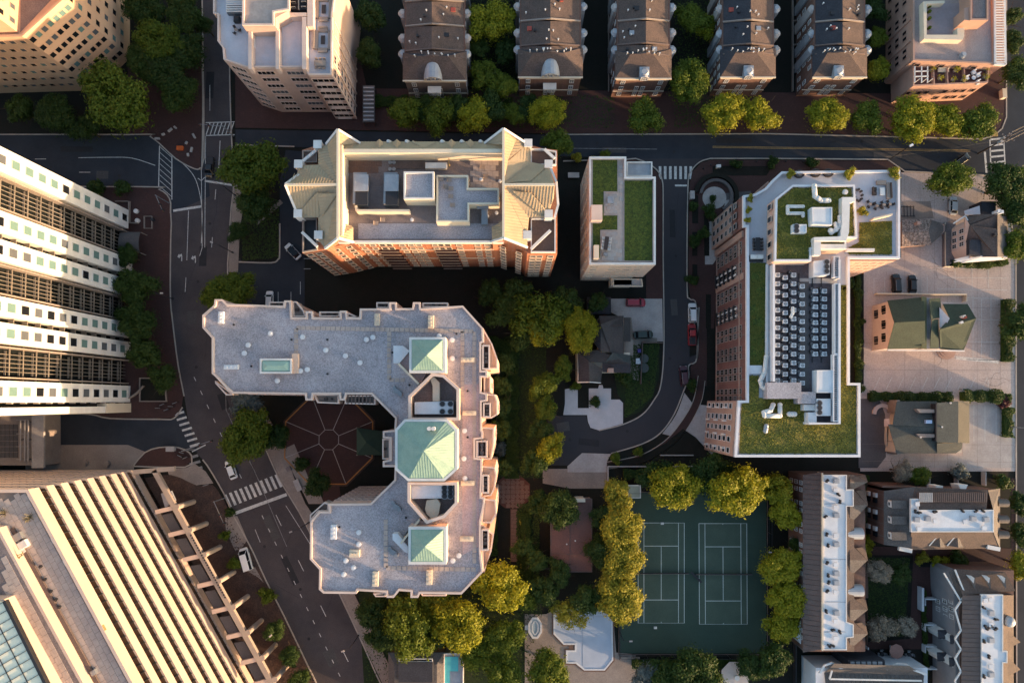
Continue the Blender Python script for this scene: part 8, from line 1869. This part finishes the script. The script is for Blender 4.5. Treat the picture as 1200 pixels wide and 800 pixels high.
TREES = [
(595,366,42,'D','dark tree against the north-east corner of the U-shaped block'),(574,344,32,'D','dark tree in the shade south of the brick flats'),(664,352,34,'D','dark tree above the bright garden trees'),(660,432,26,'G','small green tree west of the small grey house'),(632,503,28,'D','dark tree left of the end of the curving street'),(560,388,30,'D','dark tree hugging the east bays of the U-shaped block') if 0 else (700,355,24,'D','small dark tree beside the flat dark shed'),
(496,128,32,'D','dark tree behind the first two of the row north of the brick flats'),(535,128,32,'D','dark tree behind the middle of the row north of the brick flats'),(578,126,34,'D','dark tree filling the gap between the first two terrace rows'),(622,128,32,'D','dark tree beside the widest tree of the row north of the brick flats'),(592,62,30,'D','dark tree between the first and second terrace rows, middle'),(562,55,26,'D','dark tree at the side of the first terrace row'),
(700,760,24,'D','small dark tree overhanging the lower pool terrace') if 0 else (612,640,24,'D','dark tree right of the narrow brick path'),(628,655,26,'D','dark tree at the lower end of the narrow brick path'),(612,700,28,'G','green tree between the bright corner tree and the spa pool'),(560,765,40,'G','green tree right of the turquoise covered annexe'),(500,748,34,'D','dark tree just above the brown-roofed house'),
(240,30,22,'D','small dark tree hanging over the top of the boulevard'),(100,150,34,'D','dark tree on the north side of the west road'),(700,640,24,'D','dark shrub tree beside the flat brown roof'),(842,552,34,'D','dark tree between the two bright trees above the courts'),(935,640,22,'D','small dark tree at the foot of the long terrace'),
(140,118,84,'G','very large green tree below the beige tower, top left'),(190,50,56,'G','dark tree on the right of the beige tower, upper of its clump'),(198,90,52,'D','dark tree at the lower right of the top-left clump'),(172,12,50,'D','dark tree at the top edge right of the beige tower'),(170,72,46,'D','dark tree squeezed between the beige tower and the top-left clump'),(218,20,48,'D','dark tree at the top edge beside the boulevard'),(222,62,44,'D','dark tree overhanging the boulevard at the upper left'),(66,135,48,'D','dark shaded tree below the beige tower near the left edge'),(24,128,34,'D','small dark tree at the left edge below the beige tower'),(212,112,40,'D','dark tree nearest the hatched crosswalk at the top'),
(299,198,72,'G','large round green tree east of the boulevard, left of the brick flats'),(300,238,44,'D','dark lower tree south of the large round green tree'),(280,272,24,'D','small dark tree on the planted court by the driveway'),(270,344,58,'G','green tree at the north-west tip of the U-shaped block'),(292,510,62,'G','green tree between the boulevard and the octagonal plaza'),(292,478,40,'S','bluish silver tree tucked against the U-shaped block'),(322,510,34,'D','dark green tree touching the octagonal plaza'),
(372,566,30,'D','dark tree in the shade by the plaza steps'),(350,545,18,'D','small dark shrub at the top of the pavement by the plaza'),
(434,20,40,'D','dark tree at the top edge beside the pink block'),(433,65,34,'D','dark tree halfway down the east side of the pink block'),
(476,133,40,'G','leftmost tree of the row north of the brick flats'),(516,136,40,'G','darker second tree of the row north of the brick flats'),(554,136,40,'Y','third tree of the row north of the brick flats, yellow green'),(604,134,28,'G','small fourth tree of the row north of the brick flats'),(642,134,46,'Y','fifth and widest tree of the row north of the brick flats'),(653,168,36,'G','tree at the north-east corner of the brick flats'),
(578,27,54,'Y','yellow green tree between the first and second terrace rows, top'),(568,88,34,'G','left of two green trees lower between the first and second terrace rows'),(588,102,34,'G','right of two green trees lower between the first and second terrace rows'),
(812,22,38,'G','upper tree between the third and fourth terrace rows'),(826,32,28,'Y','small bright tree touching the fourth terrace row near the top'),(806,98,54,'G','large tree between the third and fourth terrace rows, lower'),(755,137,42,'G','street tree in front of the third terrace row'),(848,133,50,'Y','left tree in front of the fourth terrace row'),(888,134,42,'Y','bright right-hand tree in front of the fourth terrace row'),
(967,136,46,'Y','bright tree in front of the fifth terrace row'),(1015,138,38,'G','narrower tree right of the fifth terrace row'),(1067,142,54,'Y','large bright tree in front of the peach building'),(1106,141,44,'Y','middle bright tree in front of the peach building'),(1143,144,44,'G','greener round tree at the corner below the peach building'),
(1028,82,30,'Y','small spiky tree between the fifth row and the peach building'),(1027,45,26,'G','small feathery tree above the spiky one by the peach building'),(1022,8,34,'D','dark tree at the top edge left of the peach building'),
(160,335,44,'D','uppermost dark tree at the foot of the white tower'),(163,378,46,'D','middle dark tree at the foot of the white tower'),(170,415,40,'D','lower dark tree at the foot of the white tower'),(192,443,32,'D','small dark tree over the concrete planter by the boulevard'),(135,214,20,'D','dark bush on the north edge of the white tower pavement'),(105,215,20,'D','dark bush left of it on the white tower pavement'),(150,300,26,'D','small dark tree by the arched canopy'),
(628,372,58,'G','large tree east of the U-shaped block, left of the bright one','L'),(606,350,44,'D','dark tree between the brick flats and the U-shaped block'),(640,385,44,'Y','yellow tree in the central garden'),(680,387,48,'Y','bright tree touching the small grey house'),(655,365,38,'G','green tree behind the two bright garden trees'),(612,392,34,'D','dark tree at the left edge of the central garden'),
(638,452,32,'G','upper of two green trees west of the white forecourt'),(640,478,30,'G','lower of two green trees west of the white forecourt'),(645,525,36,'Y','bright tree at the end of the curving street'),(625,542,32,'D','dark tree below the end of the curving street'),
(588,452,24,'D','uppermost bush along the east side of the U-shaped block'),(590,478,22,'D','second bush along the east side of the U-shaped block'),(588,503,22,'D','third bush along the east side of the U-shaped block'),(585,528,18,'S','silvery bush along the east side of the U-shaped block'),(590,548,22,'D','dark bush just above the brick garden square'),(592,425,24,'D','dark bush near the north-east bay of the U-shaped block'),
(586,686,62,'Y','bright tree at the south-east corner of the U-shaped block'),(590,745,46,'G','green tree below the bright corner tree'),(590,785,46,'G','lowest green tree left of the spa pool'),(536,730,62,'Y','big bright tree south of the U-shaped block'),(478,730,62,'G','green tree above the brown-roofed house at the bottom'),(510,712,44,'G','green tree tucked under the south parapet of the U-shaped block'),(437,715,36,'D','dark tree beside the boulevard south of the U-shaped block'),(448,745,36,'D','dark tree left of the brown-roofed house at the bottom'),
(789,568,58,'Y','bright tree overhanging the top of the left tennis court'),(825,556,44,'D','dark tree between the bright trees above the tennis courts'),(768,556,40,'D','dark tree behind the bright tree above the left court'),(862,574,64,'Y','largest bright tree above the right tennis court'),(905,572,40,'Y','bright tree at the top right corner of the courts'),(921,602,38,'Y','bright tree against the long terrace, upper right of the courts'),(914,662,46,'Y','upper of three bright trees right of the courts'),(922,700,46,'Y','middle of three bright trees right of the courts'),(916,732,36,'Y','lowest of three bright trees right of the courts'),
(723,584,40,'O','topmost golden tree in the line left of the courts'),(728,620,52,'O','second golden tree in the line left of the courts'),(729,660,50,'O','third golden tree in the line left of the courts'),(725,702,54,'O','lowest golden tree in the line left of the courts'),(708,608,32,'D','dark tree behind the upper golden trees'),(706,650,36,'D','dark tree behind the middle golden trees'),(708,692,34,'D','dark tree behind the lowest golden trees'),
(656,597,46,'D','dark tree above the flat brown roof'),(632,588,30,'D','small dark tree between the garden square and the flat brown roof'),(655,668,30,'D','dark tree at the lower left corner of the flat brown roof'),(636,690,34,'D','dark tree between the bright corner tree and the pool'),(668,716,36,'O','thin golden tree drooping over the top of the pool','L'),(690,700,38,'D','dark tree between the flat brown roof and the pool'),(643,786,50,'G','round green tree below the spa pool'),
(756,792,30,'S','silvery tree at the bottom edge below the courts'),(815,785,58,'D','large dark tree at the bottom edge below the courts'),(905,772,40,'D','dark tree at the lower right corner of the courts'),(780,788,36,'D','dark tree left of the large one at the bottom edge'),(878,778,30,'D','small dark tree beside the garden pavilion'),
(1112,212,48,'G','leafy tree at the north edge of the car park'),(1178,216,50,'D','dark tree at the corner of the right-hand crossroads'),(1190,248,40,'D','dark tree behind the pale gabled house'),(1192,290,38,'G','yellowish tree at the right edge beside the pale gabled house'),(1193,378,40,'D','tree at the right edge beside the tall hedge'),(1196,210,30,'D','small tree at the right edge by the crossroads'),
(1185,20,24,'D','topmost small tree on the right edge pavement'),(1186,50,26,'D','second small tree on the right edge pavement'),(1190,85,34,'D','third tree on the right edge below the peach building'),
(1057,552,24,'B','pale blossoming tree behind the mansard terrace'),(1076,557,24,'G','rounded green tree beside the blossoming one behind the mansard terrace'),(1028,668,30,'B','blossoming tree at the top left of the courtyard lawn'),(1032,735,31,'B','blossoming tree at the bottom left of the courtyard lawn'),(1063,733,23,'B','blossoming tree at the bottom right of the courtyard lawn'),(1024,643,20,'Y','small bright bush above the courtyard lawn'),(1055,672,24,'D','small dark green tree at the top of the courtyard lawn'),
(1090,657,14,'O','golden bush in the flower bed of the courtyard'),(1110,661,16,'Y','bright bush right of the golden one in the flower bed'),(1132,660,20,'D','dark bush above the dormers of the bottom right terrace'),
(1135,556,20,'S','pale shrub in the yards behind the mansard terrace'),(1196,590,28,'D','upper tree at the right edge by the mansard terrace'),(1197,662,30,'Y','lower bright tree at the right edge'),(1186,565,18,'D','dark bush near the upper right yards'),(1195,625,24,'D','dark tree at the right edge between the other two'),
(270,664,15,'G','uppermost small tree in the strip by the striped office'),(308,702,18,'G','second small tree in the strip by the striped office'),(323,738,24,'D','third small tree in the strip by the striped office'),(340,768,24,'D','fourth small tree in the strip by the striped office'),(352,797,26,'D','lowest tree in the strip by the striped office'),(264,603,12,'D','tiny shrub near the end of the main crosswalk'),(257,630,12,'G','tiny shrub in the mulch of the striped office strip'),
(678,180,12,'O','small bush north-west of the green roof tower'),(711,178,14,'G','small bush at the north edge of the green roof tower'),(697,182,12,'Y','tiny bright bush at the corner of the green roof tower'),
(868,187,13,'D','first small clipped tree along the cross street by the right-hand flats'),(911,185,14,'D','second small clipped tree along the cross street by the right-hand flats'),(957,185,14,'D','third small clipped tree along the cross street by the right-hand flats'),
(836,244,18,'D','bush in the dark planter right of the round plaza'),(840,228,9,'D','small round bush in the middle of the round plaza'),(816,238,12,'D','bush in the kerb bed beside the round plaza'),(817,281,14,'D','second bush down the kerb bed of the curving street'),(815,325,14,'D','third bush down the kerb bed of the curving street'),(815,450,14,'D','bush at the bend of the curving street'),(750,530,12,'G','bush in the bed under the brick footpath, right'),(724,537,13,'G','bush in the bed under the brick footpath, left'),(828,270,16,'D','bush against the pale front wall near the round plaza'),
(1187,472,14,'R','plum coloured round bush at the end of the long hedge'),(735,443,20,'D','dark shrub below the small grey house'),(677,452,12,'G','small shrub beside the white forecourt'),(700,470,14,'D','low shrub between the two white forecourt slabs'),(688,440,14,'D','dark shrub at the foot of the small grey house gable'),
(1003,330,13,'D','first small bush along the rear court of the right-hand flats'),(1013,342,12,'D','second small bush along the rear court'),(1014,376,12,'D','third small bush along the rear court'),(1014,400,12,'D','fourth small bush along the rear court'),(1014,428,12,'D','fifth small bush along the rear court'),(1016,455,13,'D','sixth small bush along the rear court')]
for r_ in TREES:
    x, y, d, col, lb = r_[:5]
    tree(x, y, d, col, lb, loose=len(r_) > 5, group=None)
# terrace planters on the flats' roof
for x, y, d, zb, lb in ((926,204,11,21.3,'left potted tree on the north terrace of the right-hand flats'),(995,204,14,21.3,'middle potted tree on the north terrace'),(1047,203,14,21.3,'right potted tree on the north terrace corner'),(1010,248,12,21.3,'bright potted shrub beside the penthouse duct'),(879,233,9,21.3,'uppermost shrub in the west terrace planter'),(877,246,8,21.3,'second shrub in the west terrace planter'),(876,258,8,21.3,'third shrub in the west terrace planter')):
    c = W(x, y, zb+.9); t = T('potted_shrub', (c[0], c[1], zb), lb, 'potted shrub'); k = (CAM_H-zb)/CAM_H
    t.part('pot', MB().cyl(c, .5*d/12, zb, zb+.55, 12, r2=.62*d/12), GALV); o = t.inst('foliage', crown_for(SML[0], LF['O']), (c[0], c[1], zb+1.0), random.uniform(0, 6)); r_ = d*.203/2*k; o.scale = (r_*1.2, r_*1.2, r_)
# hedges
def hedge(pts, w_, h, col, label, n=None):
    q = G(pts); cx = sum(a[0] for a in q)/len(q); cy = sum(a[1] for a in q)/len(q); t = T('hedge', (cx, cy, 0), label, 'hedge')
    v = []; f = []; rnd = random.Random(int(pts[0][0]))
    for a, b in zip(q, q[1:]):
        a, b = Vector(a), Vector(b); L_ = (b-a).length; d = (b-a).normalized(); nn_ = Vector((-d.y, d.x))
        for k in range(int(L_*w_*95)):
            s = rnd.uniform(0, L_); o = rnd.uniform(-.5, .5); hh = h*(1-.5*abs(o)**2*2)*rnd.uniform(.75, 1.08) if rnd.random() < .75 else rnd.uniform(.1, h)
            bump_ = 1+.15*math.sin(s*1.9)+.1*math.sin(s*.7+2); p = a+d*s+nn_*(o*w_*bump_); P_ = Vector((p.x, p.y, hh*bump_))
            u = Vector((rnd.uniform(-1, 1), rnd.uniform(-1, 1), rnd.uniform(-.6, .6))).normalized()*.17; w2 = u.cross(Vector((rnd.uniform(-.5, .5), rnd.uniform(-.5, .5), 1))).normalized()*.12
            i = len(v); v += [tuple(P_-u), tuple(P_+w2), tuple(P_+u), tuple(P_-w2)]; f.append([i, i+1, i+2, i+3])
        c_ = (a+b)/2
        t.part('inner_branches', MB().box((c_.x, c_.y, h*.35), (L_, w_*.7, h*.7), math.atan2(d.y, d.x)), LF['D'])
    me = bpy.data.meshes.new('foliage'); me.from_pydata([(p[0]-t.loc[0], p[1]-t.loc[1], p[2]) for p in v], [], f); me.materials.append(LF[col]); o = bpy.data.objects.new('foliage', me); COL.objects.link(o); o.parent = t.o
hedge([(1016,464),(1058,465),(1112,465)], 2.3, 1.6, 'D', 'long low hedge between the car park and the grey-roofed hall')
hedge([(1124,464),(1160,464),(1178,468)], 3.0, 2.2, 'D', 'taller eastern part of the hedge north of the grey-roofed hall')
hedge([(1176,352),(1176,424)], 2.3, 2.6, 'D', 'tall dark clipped hedge at the right end of the car park')
hedge([(1178,477),(1178,512)], 2.6, 1.4, 'D', 'short rounded hedge below the plum coloured bush')
hedge([(1113,310),(1150,312),(1178,308)], 1.6, 1.5, 'D', 'curved dark hedge under the pale gabled house')
hedge([(1004,312),(1004,448)], 1.3, 1.2, 'D', 'narrow dark hedge along the rear court of the right-hand flats')
hedge([(730,555),(835,552)], 2.2, 1.8, 'D', 'dark hedge along the top of the tennis courts')
hedge([(616,600),(616,700)], 2.4, 1.2, 'D', 'dark shrubbery right of the narrow garden path')
hedge([(578,592),(578,650)], 2.0, 1.1, 'D', 'dark shrubbery left of the narrow garden path')
hedge([(740,775),(860,776)], 2.0, 1.4, 'D', 'hedge along the bottom of the tennis courts')
hedge([(1012,556),(1012,640)], 1.4, 1.3, 'D', 'shaded shrubbery between the long terrace and the mansard terrace')
hedge([(560,395),(600,410),(600,560)], 3.2, 1.0, 'D', 'low dark shrubs east of the U-shaped block')
hedge([(440,120),(600,124)], 3.0, 1.0, 'D', 'dark planting in front of the first terrace rows')
hedge([(1080,690),(1084,790)], 1.0, 1.0, 'D', 'potted greenery along the small gardens, lower right')
# gravel, fallen leaves and low plants on the mulch strip: uncountable, one object
rnd = random.Random(5); v = []; f = []
def scatter(poly, n, s0, s1, z=.12):
    xs = [p[0] for p in poly]; ys = [p[1] for p in poly]; k = 0
    while k < n:
        x, y = rnd.uniform(min(xs), max(xs)), rnd.uniform(min(ys), max(ys)); c = False
        for i in range(len(poly)):
            a, b = poly[i], poly[i-1]
            if (a[1] > y) != (b[1] > y) and x < (b[0]-a[0])*(y-a[1])/(b[1]-a[1])+a[0]: c = not c
        if not c: continue
        k += 1; p = W(x, y, z); s = rnd.uniform(s0, s1); a = rnd.uniform(0, 6.28); i = len(v)
        v.extend([(p[0]+s*math.cos(a+j*1.57), p[1]+s*math.sin(a+j*1.57), z+rnd.uniform(0, .1)) for j in range(4)]); f.append([i, i+1, i+2, i+3])
scatter([(200,575),(255,585),(300,660),(345,760),(370,800),(330,800),(220,600)], 1800, .05, .2)
me = bpy.data.meshes.new('fallen_leaves'); me.from_pydata(v, [], f); me.materials.append(MULCH); o = bpy.data.objects.new('fallen_leaves', me); COL.objects.link(o); tag(o, 'dry leaves scattered over the mulch strip by the striped office', 'leaf litter', kind='stuff')
v = []; f = []
for poly in ([(575,400),(640,380),(640,560),(575,560)], [(605,590),(632,590),(632,700),(605,700)], [(420,700),(640,700),(615,800),(430,800)], [(735,405),(773,402),(765,465),(732,490)], [(1017,653),(1066,653),(1060,745),(1017,745)], [(284,222),(327,235),(327,302),(284,305)], [(475,110),(720,112),(720,150),(475,150)], [(548,0),(606,0),(606,110),(548,110)], [(790,0),(842,0),(842,150),(790,150)]):
    scatter(poly, 2500, .08, .22, .10)
me = bpy.data.meshes.new('ground_cover'); me.from_pydata(v, [], f); me.materials.append(LF['D']); o = bpy.data.objects.new('ground_cover', me); COL.objects.link(o); tag(o, 'low dark ground cover plants on lawns and beds', 'ground cover', kind='stuff')
